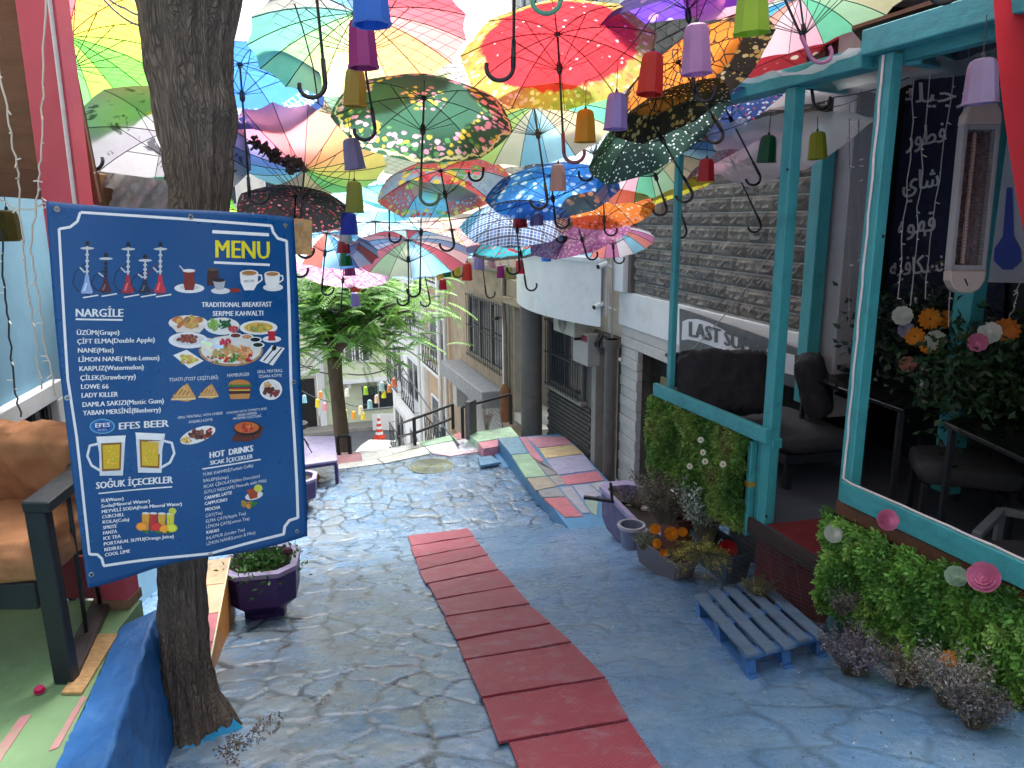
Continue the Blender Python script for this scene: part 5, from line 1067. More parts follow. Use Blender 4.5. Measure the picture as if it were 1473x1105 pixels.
# ---- LAST SUMMER sign
sg=thing('cafe_sign','grey sign reading LAST SUM on a white wave, below the stone wall','sign',tuple(FA.w(-3,.1,.1)))
n_s=.10
def SG(x,y,l=0): s_,z_=FA.px(x,y,n_s+.012*l if l else n_s); return FA.w(s_,n_s+.0+.003*l,z_)
def C2(x,y): return (870+x*.3438,180+y*.3438)
b=MB(); q=[SG(*C2(*p)) for p in ((312,768),(860,955),(860,1120),(312,950))]; b.add(q+[p-FA.n*.03 for p in q],[(0,1,2,3),(7,6,5,4),(0,4,5,1),(1,5,6,2),(2,6,7,3),(3,7,4,0)]); b.build('panel',mat('sign_grey','#4e5054',.5,.08,4,.1),sg)
b=MB(); top=[(322,822),(345,812),(385,812),(430,825),(480,850),(530,880),(590,905),(650,925),(720,945),(800,965)]; bot=[(318,900),(345,897),(385,905),(425,918),(470,935),(515,952),(570,985),(640,1010),(720,1030),(800,1050)]
q=[SG(*C2(*p),1) for p in top]+[SG(*C2(*p),1) for p in bot]; n_=len(top); b.add(q,[(i,i+1,n_+i+1,n_+i) for i in range(n_-1)]); b.build('white_wave',mat('sign_white','#c9c9cb',.5,.05),sg,fix=False)
b=MB(); v,f=textmesh('LAST SUMMER'); mn=v.min(0);mx=v.max(0)
for k in range(4):
    q=[]
    for x,y in v:
        u=(x-mn[0])/(mx[0]-mn[0]); X=345+u*372+k*2.6; Y=884+ (u*u*45+u*75); q.append(SG(*C2(X,Y-62*(y/CAPH)*(1-.1*u)),2+.1*k))
    b.add(q,f)
b.build('lettering',mat('sign_letter_grey','#4a4c50',.5,.05),sg,fix=False)
# diagonal wire over stone wall
b=MB(); q=[FA.w(*(lambda a:(a[0],.14,a[1]))(FA.px(*C2(x,y),.14))) for x,y in ((700,530),(610,660),(480,820),(355,950))]; b.tube(q,.006,5); tag(b.build('loose_cable',mat('pale_cable','#8e8a86',.5,.1)),'pale loose cable hanging diagonally across the stone wall','cable')
# ---- sofa along the wall
sofa=thing('sofa','dark metal framed terrace sofa with charcoal cushions under the grey sign','sofa',tuple(FA.w(-4,.4,DZ)))
char=mat('charcoal_fabric','#24242a',.9,.15,8,.4,140,dirt='#303036',damt=.3)
seat=mat('grey_fabric','#303138',.9,.12,8,.4,140)
sfr=mat('black_frame')
S0,S1=-3.35,-5.45; zs=-.22
b=MB(); b.fb(FA,S0,S1,.05,.78,zs-.22,zs-.14); b.build('base_frame',sfr,sofa,bevel=.005)
for s in (S0-.05,S1+.05,(S0+S1)/2):
    for n in (.1,.72): b=MB(); b.fb(FA,s-.025,s+.025,n-.025,n+.025,DZ,zs-.221); b.build('leg',sfr,sofa)
b=MB(); b.fb(FA,S0-.02,S0+.03,.05,.78,zs-.1,.06); b.fb(FA,S0-.03,S0+.04,.05,.82,.06,.10); b.build('arm',sfr,sofa,bevel=.005)
b=MB(); b.fb(FA,S0,S1,.04,.08,.22,.26); b.fb(FA,S0,S1,.04,.08,.0,.03); b.build('back_rail',sfr,sofa,bevel=.004)
for i in range(2): cushion('seat_cushion',FA.M(S0-.55-1.07*i,.46,zs-.07),(1.03,.68,.15),seat,sofa,.25,.006,i,18)
def lean(s,n,z,a,y=0): return FA.M(s,n,z)@Matrix.Rotation(R_(y),4,'Z')@Matrix.Rotation(R_(a),4,'X')
c1_=P(1040,550,6.35); cushion('back_cushion',Matrix.Translation(c1_)@Matrix.Rotation(R_(-4),4,'Z')@Matrix.Rotation(R_(72),4,'X'),(.76,.56,.24),char,sofa,.6,.016,5,24)
for k_,(x_,y_) in enumerate(((1172,546),)): cushion('back_cushion',Matrix.Translation(P(x_,y_,6.45-.75*k_))@Matrix.Rotation(R_(66),4,'Z')@Matrix.Rotation(R_(72),4,'X'),(.95,.54,.24),char,sofa,.6,.014,6+k_,24)
# ---- tables, stool, chairs
blackt=mat('black_table','#0b0c0f',.32,.1,4,.05,spec=.35)
def table(label,px4,z,nleg=4):
    q=[Hz(x,y,z) for x,y in px4]; ce=sum(q,Vector())/4; t=thing('terrace_table',label,'table',tuple(up(ce,DZ)))
    b=MB(); b.slab(q,.03); b.build('tabletop',blackt,t,bevel=.004)
    for p in q: f_=p.lerp(ce,.10); b=MB(); b.beam((f_.x,f_.y,z-.032),(f_.x,f_.y,DZ),.035,.035); b.build('leg',sfr,t)
    return t,ce
t,_=table('glossy black terrace table beside the sofa, with the white menu box on it',((1146,536),(1300,590),(1425,560),(1255,519)),.18)
t,_=table('second black terrace table nearer the camera on the right',((1357,606),(1560,700),(1700,640),(1473,575)),.20)
t,_=table('low black side table between the two larger ones',((1292,580),(1395,600),(1430,588),(1330,571)),.02)
st=thing('footstool','square grey cushioned stool with thin black legs inside the terrace','stool',tuple(up(Hz(1380,690,-.2),DZ)))
p=Hz(1385,672,-.2); p=Vector(p); cushion('seat_cushion',Matrix.Translation(p)@Matrix.Rotation(R_(-20),4,'Z'),(.62,.55,.15),seat,st,.3,.006,9,16)
for dx in(-.26,.26):
    for dy in(-.22,.22): q=p+Matrix.Rotation(R_(-20),3,'Z')@Vector((dx,dy,0)); b=MB(); b.beam((q.x,q.y,-.27),(q.x,q.y,DZ),.03,.03); b.build('leg',sfr,st)
gc=thing('grey_chair','grey metal armchair corner at the right edge inside the railing','chair',tuple(up(Hz(1440,790,-.4),DZ)))
b=MB(); z=-.2; a,c,e=Hz(1405,770,z),Hz(1440,735,z),Hz(1500,745,z); 
b.beam(a,c,.05,.04); b.beam(c,e,.05,.04); b.build('armrest',mat('grey_metal','#5d646c',.4,.1),gc,bevel=.004)
for x in (a,c,e): b=MB(); b.beam(x,(x.x,x.y,DZ),.035,.035); b.build('leg',mat('grey_metal'),gc)
cushion('seat_cushion',Matrix.Translation(Hz(1490,812,-.36)),(.5,.5,.09),seat,gc,.3,.005,4,12)
mb=thing('menu_box','small white menu box standing on the glossy black table','box',tuple(Hz(1327,560,.18)))
p=Hz(1327,556,.18); b=MB(); b.beam(p,p+Vector((.012,0,.21)),.085,.05); b.build('body',mat('sign_white'),mb,bevel=.003)
b=MB(); b.box(p+Vector((.05,.04,.10)),(.05,.03,.2)); b.build('stand',blackt,mb)
# ---- black chalk style banner with arabic words on the recess wall
NB=-.78
def AP(x,y,l=0): s_,z_=FA.px(x,y,NB+.02); return FA.w(s_,NB+.02+.003*l,z_)
ab=thing('arabic_banner','dark navy hanging banner with white arabic words behind the string lights','banner',tuple(AP(1340,250)))
b=MB(); q=[AP(*p) for p in ((1285,20),(1470,-20),(1455,200),(1440,510),(1240,520),(1262,250))]; b.add(q+[p-FA.n*.01 for p in q],[tuple(range(6)),tuple(range(6,12))[::-1]]+[(i,(i+1)%6,6+(i+1)%6,6+i) for i in range(6)]); b.build('cloth',mat('navy_cloth','#1b2340',.8,.2,4,.4,30),ab)
for w_,x0,y0,x1,y1,h in (('\uFE94\uFEE0\uFEF4\uFE9F\uFEAD\uFE8D',1296,148,1402,146,30),('\uFEAD\uFEEE\uFEC4\uFED3',1303,212,1360,204,30),('\uFEF1\uFE8E\uFEB7',1298,276,1350,268,30),('\uFEE9\uFEEE\uFEEC\uFED7',1292,338,1345,332,30),('\uFEEA\uFEF4\uFED3\uFE8E\uFEDC\uFEB4\uFEE7',1280,398,1356,390,28),('\uFEF1\uFE8E\uFEB7',1290,452,1345,445,26)):
    v,f=textmesh(w_); mn=v.min(0);mx=v.max(0); b=MB()
    for k in range(3): b.add([AP(x0+(x1-x0)*(x-mn[0])/(mx[0]-mn[0])+k*.8,y0+(y1-y0)*(x-mn[0])/(mx[0]-mn[0])-h*y/.75,1+.1*k) for x,y in v],f)
    b.build('lettering',mat('chalk_white','#c8c8ce',.8,.1),ab,fix=False)
pbn=thing('hookah_poster','pale poster with a blue water pipe picture at the right edge','poster',tuple(AP(1440,330)))
b=MB(); q=[AP(*p,6) for p in ((1447,165),(1520,165),(1510,408),(1423,406))]; b.add(q+[p-FA.n*.006 for p in q],[(0,1,2,3),(7,6,5,4),(0,4,5,1),(1,5,6,2),(2,6,7,3),(3,7,4,0)]); b.build('sheet',mat('poster_grey','#a9abb8',.6,.08),pbn)
b=MB(); q=lambda P_,l: [AP(x,y,l) for x,y in P_]
b.add(q([(1452,270),(1460,270),(1462,340),(1472,358),(1473,375),(1460,388),(1446,388),(1433,375),(1434,358),(1446,340)],8),[tuple(range(10))]); b.build('pipe_picture',mat('print_blue','#2a3f9a',.5,.2),pbn,fix=False)
# ---- infrared heater
FHh=FP_; 
def HPt(x,y,d=4.35): return P(x,y,d)
ht=thing('patio_heater','long white infrared patio heater hanging on end in front of the arabic banner','heater',tuple(HPt(1400,280)))
c0,c1=HPt(1412,150,4.30),HPt(1385,418,4.45); ax=(c0-c1).normalized(); fdir=(EYE-(c0+c1)/2).normalized(); fdir=(fdir-ax*fdir.dot(ax)).normalized(); sidev=fdir.cross(ax); Lh=(c0-c1).length; mid=(c0+c1)/2
Mh=Matrix(((sidev.x,fdir.x,ax.x,mid.x),(sidev.y,fdir.y,ax.y,mid.y),(sidev.z,fdir.z,ax.z,mid.z),(0,0,0,1)))@Matrix.Rotation(R_(22),4,'Z')
w2=.10; hm=mat('heater_cream','#b9aba4',.45,.08,4,.1); hgrey=mat('heater_grey','#9a9aa0',.4,.1,4,.1)
body=[(-w2,-Lh/2+.10),(w2,-Lh/2+.10),(w2,Lh/2-.10),(-w2,Lh/2-.10)]
Mxz=Mh@Matrix.Rotation(R_(90),4,'X')  # poly xy -> x,z
b=MB(); 
for bx_ in ((-w2-.0,-w2+.025,-Lh/2+.12,Lh/2-.12),(w2-.025,w2,-Lh/2+.12,Lh/2-.12),(-w2+.025,w2-.025,Lh/2-.15,Lh/2-.12),(-w2+.025,w2-.025,-Lh/2+.12,-Lh/2+.15)): b.box(((bx_[0]+bx_[1])/2,.0,(bx_[2]+bx_[3])/2),(bx_[1]-bx_[0],.09,bx_[3]-bx_[2]),Mh)
b.build('housing',hgrey,ht,bevel=.004)
def cap(sgn,name):
    pl_=[(-w2,0),(w2,0),(w2*.97,sgn*.06),(w2*.7,sgn*.11),(w2*.3,sgn*.135),(-w2*.3,sgn*.135),(-w2*.7,sgn*.11),(-w2*.97,sgn*.06)]
    if sgn<0: pl_=pl_[::-1]
    b=MB(); b.prism(pl_,.11,Mh@Matrix.Translation((0,.055,sgn*(Lh/2-.12)))@Matrix.Rotation(R_(90),4,'X')); return b.build(name,hm,ht,bevel=.008)
cap(1,'top_cap');cap(-1,'bottom_cap')
b=MB(); b.box((0,-.03,0),(w2*2-.05,.01,Lh-.3),Mh); b.build('reflector',mat('reflector','#8d8388',.25,.2,8,.1,metal=.8),ht)
b=MB(); b.tube([Mh@Vector((0.02,.0,-Lh/2+.16)),Mh@Vector((.02,.0,Lh/2-.16))],.012,8); b.build('tube',mat('quartz','#c9a9a4',.2,.1),ht)
b=MB()
for i in range(40): z=-Lh/2+.155+i*(Lh-.31)/39; b.tube([Mh@Vector((-w2+.02,.035,z)),Mh@Vector((w2-.02,.035,z))],.0016,4,cap=False)
for i in range(4): x=-w2+.05+i*.045; b.tube([Mh@Vector((x,.036,-Lh/2+.15)),Mh@Vector((x,.036,Lh/2-.15))],.0016,4)
b.build('guard_grille',mat('grille_chrome','#6e6e72',.3,.1,5,0,metal=.7),ht)
b=MB(); b.tube([Mh@Vector((.0,.05,-Lh/2+.05)),Mh@Vector((.02,.06,-Lh/2+.07)),Mh@Vector((.0,.06,-Lh/2+.03))],.004,5); b.build('logo_mark',dark,ht)
# ---- string lights over the arabic banner
lab=['leftmost','second','third','fourth','rightmost']
for i,(xa,ya,xb,yb) in enumerate(((1322,60,1290,430),(1338,75,1310,440),(1376,60,1330,430),(1396,70,1362,470),(1470,400,1440,500))):
    q=[P(xa+(xb-xa)*u+random.uniform(-3,3),ya+(yb-ya)*u,4.9) for u in np.linspace(0,1,14)]
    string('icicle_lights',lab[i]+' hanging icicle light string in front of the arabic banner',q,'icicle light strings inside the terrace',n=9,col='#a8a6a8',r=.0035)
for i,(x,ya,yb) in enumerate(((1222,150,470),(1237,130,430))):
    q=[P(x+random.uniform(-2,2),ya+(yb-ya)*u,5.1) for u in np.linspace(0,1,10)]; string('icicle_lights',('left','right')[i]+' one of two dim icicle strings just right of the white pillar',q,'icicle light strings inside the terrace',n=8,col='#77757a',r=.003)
# ---- flowers and greenery inside
def inflower(i,x,y,d,kind,m_,r,core,lab):
    p=P(x,y,d); t=thing('flower',lab,'flower',tuple(p),'artificial flowers inside the terrace'); M_=axM(p,(EYE-p).normalized()+Vector((random.gauss(0,.2),0,random.gauss(0,.2))))
    petals(M_,r,13 if kind=='sun' else 9,2 if kind=='sun' else 4,'petals',m_,t,.25 if kind=='sun' else .9,.3 if kind=='sun' else .6)
    if core: b=MB(); b.lathe([(0,.006),(r*.33,.004),(r*.36,.0),(r*.2,.012),(0,.016)],12,M_); b.build('disc',core,t)
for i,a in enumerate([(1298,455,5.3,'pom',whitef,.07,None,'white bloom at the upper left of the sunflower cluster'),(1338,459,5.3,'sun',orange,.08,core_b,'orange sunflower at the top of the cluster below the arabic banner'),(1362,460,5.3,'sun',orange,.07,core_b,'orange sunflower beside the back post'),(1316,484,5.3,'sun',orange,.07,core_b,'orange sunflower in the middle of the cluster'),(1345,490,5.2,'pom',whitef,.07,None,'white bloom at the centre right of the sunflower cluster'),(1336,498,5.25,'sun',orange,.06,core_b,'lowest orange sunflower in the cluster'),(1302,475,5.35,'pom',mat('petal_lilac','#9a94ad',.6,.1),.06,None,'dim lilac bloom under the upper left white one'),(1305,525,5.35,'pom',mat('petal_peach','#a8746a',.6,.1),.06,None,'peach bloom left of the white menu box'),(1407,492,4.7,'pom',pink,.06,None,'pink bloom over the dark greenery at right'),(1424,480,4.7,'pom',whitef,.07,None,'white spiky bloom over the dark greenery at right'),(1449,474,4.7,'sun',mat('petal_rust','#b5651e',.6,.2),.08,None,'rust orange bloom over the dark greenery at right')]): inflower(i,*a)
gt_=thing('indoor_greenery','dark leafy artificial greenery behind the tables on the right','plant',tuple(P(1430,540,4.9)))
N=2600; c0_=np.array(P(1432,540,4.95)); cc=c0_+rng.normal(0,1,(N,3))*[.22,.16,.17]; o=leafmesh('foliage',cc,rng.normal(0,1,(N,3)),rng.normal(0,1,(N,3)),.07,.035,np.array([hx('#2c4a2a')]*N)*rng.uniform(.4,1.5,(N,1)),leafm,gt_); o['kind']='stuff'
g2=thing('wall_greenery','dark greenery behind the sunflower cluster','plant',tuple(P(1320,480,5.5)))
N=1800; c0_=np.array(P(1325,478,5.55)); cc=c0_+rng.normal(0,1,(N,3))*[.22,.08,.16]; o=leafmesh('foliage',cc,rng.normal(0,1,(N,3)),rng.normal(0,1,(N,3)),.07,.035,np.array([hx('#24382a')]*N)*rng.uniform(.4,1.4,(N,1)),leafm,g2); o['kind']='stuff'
# ---- roof covers: brown boards, extended and opaque to keep the bays dark
rc=thing('roof_cover','brown board roof laid over the near bays of the pergola','roof',tuple(FP_.w(-3,-1,2.4)))
b=MB(); b.slab([FP_.w(-.45,.04,2.52),FP_.w(-6,.04,2.52),FP_.w(-6,-3.2,2.95),FA.w(-4.9,.0,2.85)],.02); b.build('board',mat('brown_ply'),rc)
rs2=thing('side_light_block','unseen dark panel added beyond the right edge to darken the terrace','wall',tuple(FP_.w(-5.2,-1,0)))
b=MB(); b.fb(FP_,-5.3,-5.15,-3.5,.0,DZ,2.4); b.build('panel',mat('dark_interior_black'),rs2)  # added out of view to shut light out of the terrace
# crumpled clear plastic over the far bays
m,n,l,bs_=newmat('clear_plastic'); bs_.inputs['Base Color'].default_value=(.75,.76,.78,1); bs_.inputs['Roughness'].default_value=.18; bs_.inputs['Specular IOR Level'].default_value=.9
tp=n.new('ShaderNodeBsdfTransparent'); ms=n.new('ShaderNodeMixShader'); o_=n['Material Output']; ms.inputs[0].default_value=.38; tl=n.new('ShaderNodeBsdfTranslucent'); tl.inputs[0].default_value=(.8,.8,.82,1); m2=n.new('ShaderNodeMixShader'); m2.inputs[0].default_value=.5
l.new(bs_.outputs[0],m2.inputs[1]); l.new(tl.outputs[0],m2.inputs[2]); l.new(tp.outputs[0],ms.inputs[2]); l.new(m2.outputs[0],ms.inputs[1]); l.new(ms.outputs[0],o_.inputs[0]); bumpn(n,l,nz(n,l,coord(n,l,(1,3,1)),9,6,.7,1),bs_,.8,.03); plas=m
def sheet(label,p00,p10,p01,p11,nu,nv,amp,seed,fn=None):
    b=MB(); vs=[]
    for j in range(nv+1):
        for i in range(nu+1):
            u,v=i/nu,j/nv; p=p00.lerp(p10,u).lerp(p01.lerp(p11,u),v); q=p*3.5+Vector((seed,0,0)); p=p+Vector((0,0,1))*amp*(noise.noise(q)+.6*noise.noise(q*2.7))+ (fn(u,v) if fn else Vector()); vs.append(p)
    b.add(vs,[(j*(nu+1)+i,j*(nu+1)+i+1,(j+1)*(nu+1)+i+1,(j+1)*(nu+1)+i) for j in range(nv) for i in range(nu)])
    return tag(b.build('plastic_sheet',plas,smooth=True,fix=False),label,'plastic sheet')
sheet('crumpled clear plastic sheet draped over the far turquoise beam',FP_.w(2.0,.26,2.22),FP_.w(-.55,.14,2.42),FP_.w(2.0,-1.0,2.36),FP_.w(-.5,-1.3,2.42),50,20,.05,3,lambda u,v:Vector((0,0,-.05*math.sin(u*9)*(1-v))))
sheet('milky plastic sheet sagging under the pergola in front of the stone wall',FP_.w(2.0,.1,2.2),FP_.w(.1,-.2,2.15),FP_.w(2.2,-.5,2.05),FP_.w(.2,-1.0,2.15),40,14,.04,8,lambda u,v:Vector((0,0,-.34*v*math.sin(PI*min(1,u*1.1)))))
# red cloth hanging at the top right corner, close to the camera
b=MB(); q=[]; nu,nv=10,26
for j in range(nv+1):
    v=j/nv
    for i in range(nu+1):
        u=i/nu; x0=1428+ (v**1.5)*60; x=x0+(1700-x0)*u; y=-60+ (v*440) ; p=P(x,y,3.2); p=p+Vector((0,.03*math.sin(u*9+v*2),0)); q.append(p)
b.add(q,[(j*(nu+1)+i,j*(nu+1)+i+1,(j+1)*(nu+1)+i+1,(j+1)*(nu+1)+i) for j in range(nv) for i in range(nu)])
tag(b.build('red_cloth',mat('coral_cloth','#d0333e',.8,.08,5,.2,60,trans=.55),smooth=True,fix=False),'translucent coral red cloth hanging at the top right corner','cloth')
# ---- planters, pots and dried flowers along the terrace
lp=G(940,800); t,M_,h=planter('long purple planter box with brown stems and shells at the foot of the far hedge',Vector((1.42,7.65,rz(1.42,7.9)+.0)),1.6,.46,.50,R_(90+13),True,mat('pale_rim'))
# ================================================================ UMBRELLAS, PLASTIC CUPS, CABLES
RB=['#9b9c98','#5f9f9a','#6fc3a4','#8fd08c','#b9d98a','#e3e09a','#efd58a','#efb070','#e89a6a','#e28a8a','#d9606c','#c04a5a','#8f4a6a','#7a6aa8','#5f7fc0','#6aaad0']
PAL={'pastel':RB,
 'green':['#e6e07a','#c9dd7c','#9ad07a','#6fc47f','#5fbf9a','#b9b08a','#a89c86','#9fd0e0','#7fc0e0','#cfd8c8','#b8e08a','#8fd88a','#e0d060','#f0a860','#e07a7a','#d98fb0'],
 'warm':['#e07880','#e8909a','#e89a8a','#f0a878','#f2c080','#efdc80','#d8e07a','#9ad87a','#6fcf8a','#b9b89a','#8a8a86','#6fb8dc','#4f98d8','#4f78c8','#8a86c8','#c87898'],
 'beach':['#8fd0e8','#a9dcea','#b8ac90','#c8c49c','#a8d0a8','#6fc8a0','#efb8c8','#f0c8d0','#f0a090','#4fb0e0','#3f98d8','#c9d0c0','#e8c890','#9ad0e8','#a89a88','#c8b8a0'],
 'bright':['#6fcf4a','#a8dc4f','#e8e04a','#f0d850','#f0a050','#e8606a','#d8607a','#b86a98','#7a6ab8','#5a80c8','#4fa8d8','#4fc0c0','#4fc89a','#6fd06a','#8fd84f','#5fc84a'],
 'redwhite':['#c84a5a','#e0d8d8','#b8404f','#8fa8c8','#d0c0c8','#7a90b8','#e8c0c0','#c05a6a','#8fd0e8','#a0c8e0','#c8c8a8','#a8b890','#d06a7a','#b8a8c8','#7a8ab8','#c87a8a']}
_um={}
def umat(k):
    if k in _um: return _um[k]
    m,n,l,b=newmat('canopy_'+k); at=n.new('ShaderNodeAttribute'); at.attribute_name='Col'; ra=n.new('ShaderNodeAttribute'); ra.attribute_name='Rad'; sp=n.new('ShaderNodeSeparateColor'); l.new(ra.outputs['Color'],sp.inputs[0]); r=sp.outputs[0]; _n=n.new('ShaderNodeMath'); _n.operation='MULTIPLY_ADD'; l.new(nz(n,l,coord(n,l),16,2,.5),_n.inputs[0]); _n.inputs[1].default_value=.16; _m=n.new('ShaderNodeMath'); _m.operation='SUBTRACT'; l.new(r,_m.inputs[0]); _m.inputs[1].default_value=.08; l.new(_m.outputs[0],_n.inputs[2]); r=_n.outputs[0] if k in ('red','green','patch','orange','teal') else r
    co=coord(n,l); c=at.outputs['Color']
    def band(a0,a1,soft=.04):
        x=ramp(n,l,r,a0-soft,a0); 
        if a1>=1: return x
        y=ramp(n,l,r,a1,a1+soft,(1,1,1),(0,0,0)); return mix(n,l,1.0,x,y,'MULTIPLY')
    def flowers(c,scale,cols,thr,mask=None,seed=0,petal=True):
        v=n.new('ShaderNodeTexVoronoi'); v.inputs['Scale'].default_value=scale; v.inputs['Randomness'].default_value=.85; mp=coord(n,l,rot=(0,0,seed)); 
        if petal:
            w=n.new('ShaderNodeMix'); w.data_type='VECTOR'; w.inputs[0].default_value=.025; l.new(mp,w.inputs[4]); t=n.new('ShaderNodeTexNoise'); t.inputs['Scale'].default_value=scale*1.7; l.new(mp,t.inputs['Vector']); l.new(t.outputs['Color'],w.inputs[5]); mp=w.outputs[1]
        l.new(mp,v.inputs['Vector']); r_=n.new('ShaderNodeValToRGB'); r_.color_ramp.interpolation='CONSTANT'; e=r_.color_ramp.elements
        for i,h in enumerate(cols):
            if i<2: el=e[i]; el.position=i/len(cols)
            else: el=e.new(i/len(cols))
            el.color=(*hx(h),1)
        s2=n.new('ShaderNodeSeparateColor'); l.new(v.outputs['Color'],s2.inputs[0]); l.new(s2.outputs[0],r_.inputs[0])
        mk=ramp(n,l,v.outputs['Distance'],thr*.8,thr,(1,1,1),(0,0,0)); cen=ramp(n,l,v.outputs['Distance'],thr*.15,thr*.3,(1,1,1),(0,0,0)); fc=mix(n,l,cen,r_.outputs[0],hx('#d8c04a'))
        if mask is not None: mk=mix(n,l,1.0,mk,mask,'MULTIPLY')
        return mix(n,l,mk,c,fc)
    H=hx
    if k=='red': 
        c=flowers(c,16,['#f0dada','#f0c8c8'],.14,None,1); bd=band(.82,1); c=mix(n,l,bd,c,H('#b89a4a')); c=flowers(c,30,['#d8c860','#e8d8b0','#8f9a3f','#c87a4a','#e0c8a0'],.5,bd,2)
    elif k=='green': c=flowers(c,22,['#e0a8c8','#d8c84a','#e8c0d8','#5a9a5a','#d89ac0'],.5,band(.66,.94),3); c=flowers(c,24,['#d8a0c0','#c8c050','#2f6a4a'],.45,ramp(n,l,r,.2,.3,(1,1,1),(0,0,0)),4); c=mix(n,l,band(.95,.97,.01),c,H('#dcd8a8'))
    elif k=='bluelace': v=n.new('ShaderNodeTexVoronoi'); v.feature='DISTANCE_TO_EDGE'; v.inputs['Scale'].default_value=26; l.new(co,v.inputs['Vector']); c=mix(n,l,mix(n,l,1.0,ramp(n,l,v.outputs['Distance'],.06,.12,(1,1,1),(0,0,0)),band(.76,.90,.04),'MULTIPLY'),c,H('#dfe8f4')); c=mix(n,l,band(.93,1,.02),c,H('#173a7a'))
    elif k=='dots': c=flowers(c,34,['#e8f0ec','#c0d8d0'],.28,None,6,False)
    elif k=='darkfloral': c=flowers(c,30,['#c8304a','#e05a6a','#8f2038','#d8a0b0'],.34,None,7)
    elif k=='patch': c=flowers(c,14,['#d84a5a','#e0c050','#5f9a5a','#e06a7a','#c83a50'],.55,ramp(n,l,r,.62,.68,(1,1,1),(0,0,0)),8); c=flowers(c,34,['#8fa8c8','#6f88b0'],.4,band(.68,.88),9,False); c=flowers(c,20,['#d84a4a','#e0b050','#5f9a6a'],.5,band(.9,1),10)
    elif k=='hawaii': c=flowers(c,13,['#e0ecf8','#a8d0f0','#c8e0f4'],.36,band(.3,1),11); c=mix(n,l,ramp(n,l,nz(n,l,co,9,3),.45,.55),c,mix(n,l,.5,c,H('#1a60c0')))
    elif k=='butterfly': 
        v=n.new('ShaderNodeTexVoronoi'); v.feature='DISTANCE_TO_EDGE'; v.inputs['Scale'].default_value=7; l.new(coord(n,l,(1,2.2,1)),v.inputs['Vector']); c=mix(n,l,ramp(n,l,v.outputs['Distance'],.03,.06,(1,1,1),(0,0,0)),c,H('#2a1c16')); c=mix(n,l,band(.72,1,.03),c,H('#33241c')); c=flowers(c,26,['#e8c890','#2a1c16','#d8a860','#2a1c16'],.5,band(.72,1),12)
    elif k=='orange': c=flowers(c,18,['#f0d0d8','#f0c0a0'],.28,band(.1,.8),13); c=flowers(c,30,['#f0c8b0','#8f3a1f','#e89a8a'],.45,band(.84,1),14)
    elif k=='purple': c=flowers(c,9,['#e0b8e8','#c890e0'],.30,None,15)
    elif k=='redcream': c=flowers(c,7,['#e8d8c0','#e0c0a8','#b81f2c'],.26,None,16)
    elif k=='bluesmall': c=flowers(c,26,['#e8ecf8','#d85a6a','#e8ecf8'],.34,None,17)
    elif k=='pinknet': c=flowers(c,34,['#e8c0d4','#a8588c','#d8a0c0'],.5,None,18)
    elif k=='teal': c=flowers(c,15,['#d8405a','#e0c0c0','#c8304a'],.4,band(.3,.8),19); c=mix(n,l,band(.93,1),c,H('#2a2a2a'))
    elif k=='grey': c=mix(n,l,ramp(n,l,nz(n,l,co,5,4,.6,1),.56,.60),c,H('#3f3f48')); c=mix(n,l,ramp(n,l,nz(n,l,coord(n,l,rot=(0,0,2)),4,3,.6,.5),.62,.66),c,H('#a88f4a'))
    elif k=='plaid':
        s=n.new('ShaderNodeSeparateXYZ'); l.new(co,s.inputs[0])
        for ax in (0,1):
            for fq,col,am in ((62,'#12244a',.7),(186,'#dce4f0',.55)):
                t=n.new('ShaderNodeMath'); t.operation='MULTIPLY'; l.new(s.outputs[ax],t.inputs[0]); t.inputs[1].default_value=fq; u=n.new('ShaderNodeMath'); u.operation='SINE'; l.new(t.outputs[0],u.inputs[0])
                mk=ramp(n,l,u.outputs[0],.55,.75,(0,0,0),(am,)*3); c=mix(n,l,mk,c,H(col))
    elif k=='yellowp': c=flowers(c,16,['#2a2a20','#d84a3a'],.3,None,20)
    c=mix(n,l,.035,c,(.82,.80,.78))
    # faint creases and dirt
    c=mix(n,l,1.0,c,ramp(n,l,nz(n,l,co,5,6,.7),.3,.75,(.86,)*3,(1.05,)*3),'MULTIPLY')
    l.new(c,b.inputs['Base Color']); b.inputs['Roughness'].default_value=.55; bumpn(n,l,nz(n,l,co,7,5,.6,1),b,.35,.02)
    t=n.new('ShaderNodeBsdfTranslucent'); l.new(c,t.inputs[0]); ms=n.new('ShaderNodeMixShader'); ms.inputs[0].default_value=.8; o=n['Material Output']; l.new(b.outputs[0],ms.inputs[1]); l.new(t.outputs[0],ms.inputs[2]); l.new(ms.outputs[0],o.inputs[0])
    _um[k]=m; return m
ublk=mat('umbrella_steel','#17171b',.35,.1,6,.1)
_rib={}
def ribmesh(R,h):
    k=(round(R,3),round(h,3))
    if k in _rib: return _rib[k]
    b=MB(); z=lambda r:-h*(r/R)**2-.006
    b.tube([(r,0,z(r)) for r in np.linspace(.012,R*.995,7)],.0028,4,cap=False); b.tube([(.014,0,-.20*R/.52),(R*.5,0,z(R*.5)-.003)],.0024,4,cap=False)
    o=b.build('rib',ublk,None,fix=False); me=o.data; bpy.data.objects.remove(o); _rib[k]=me; return me
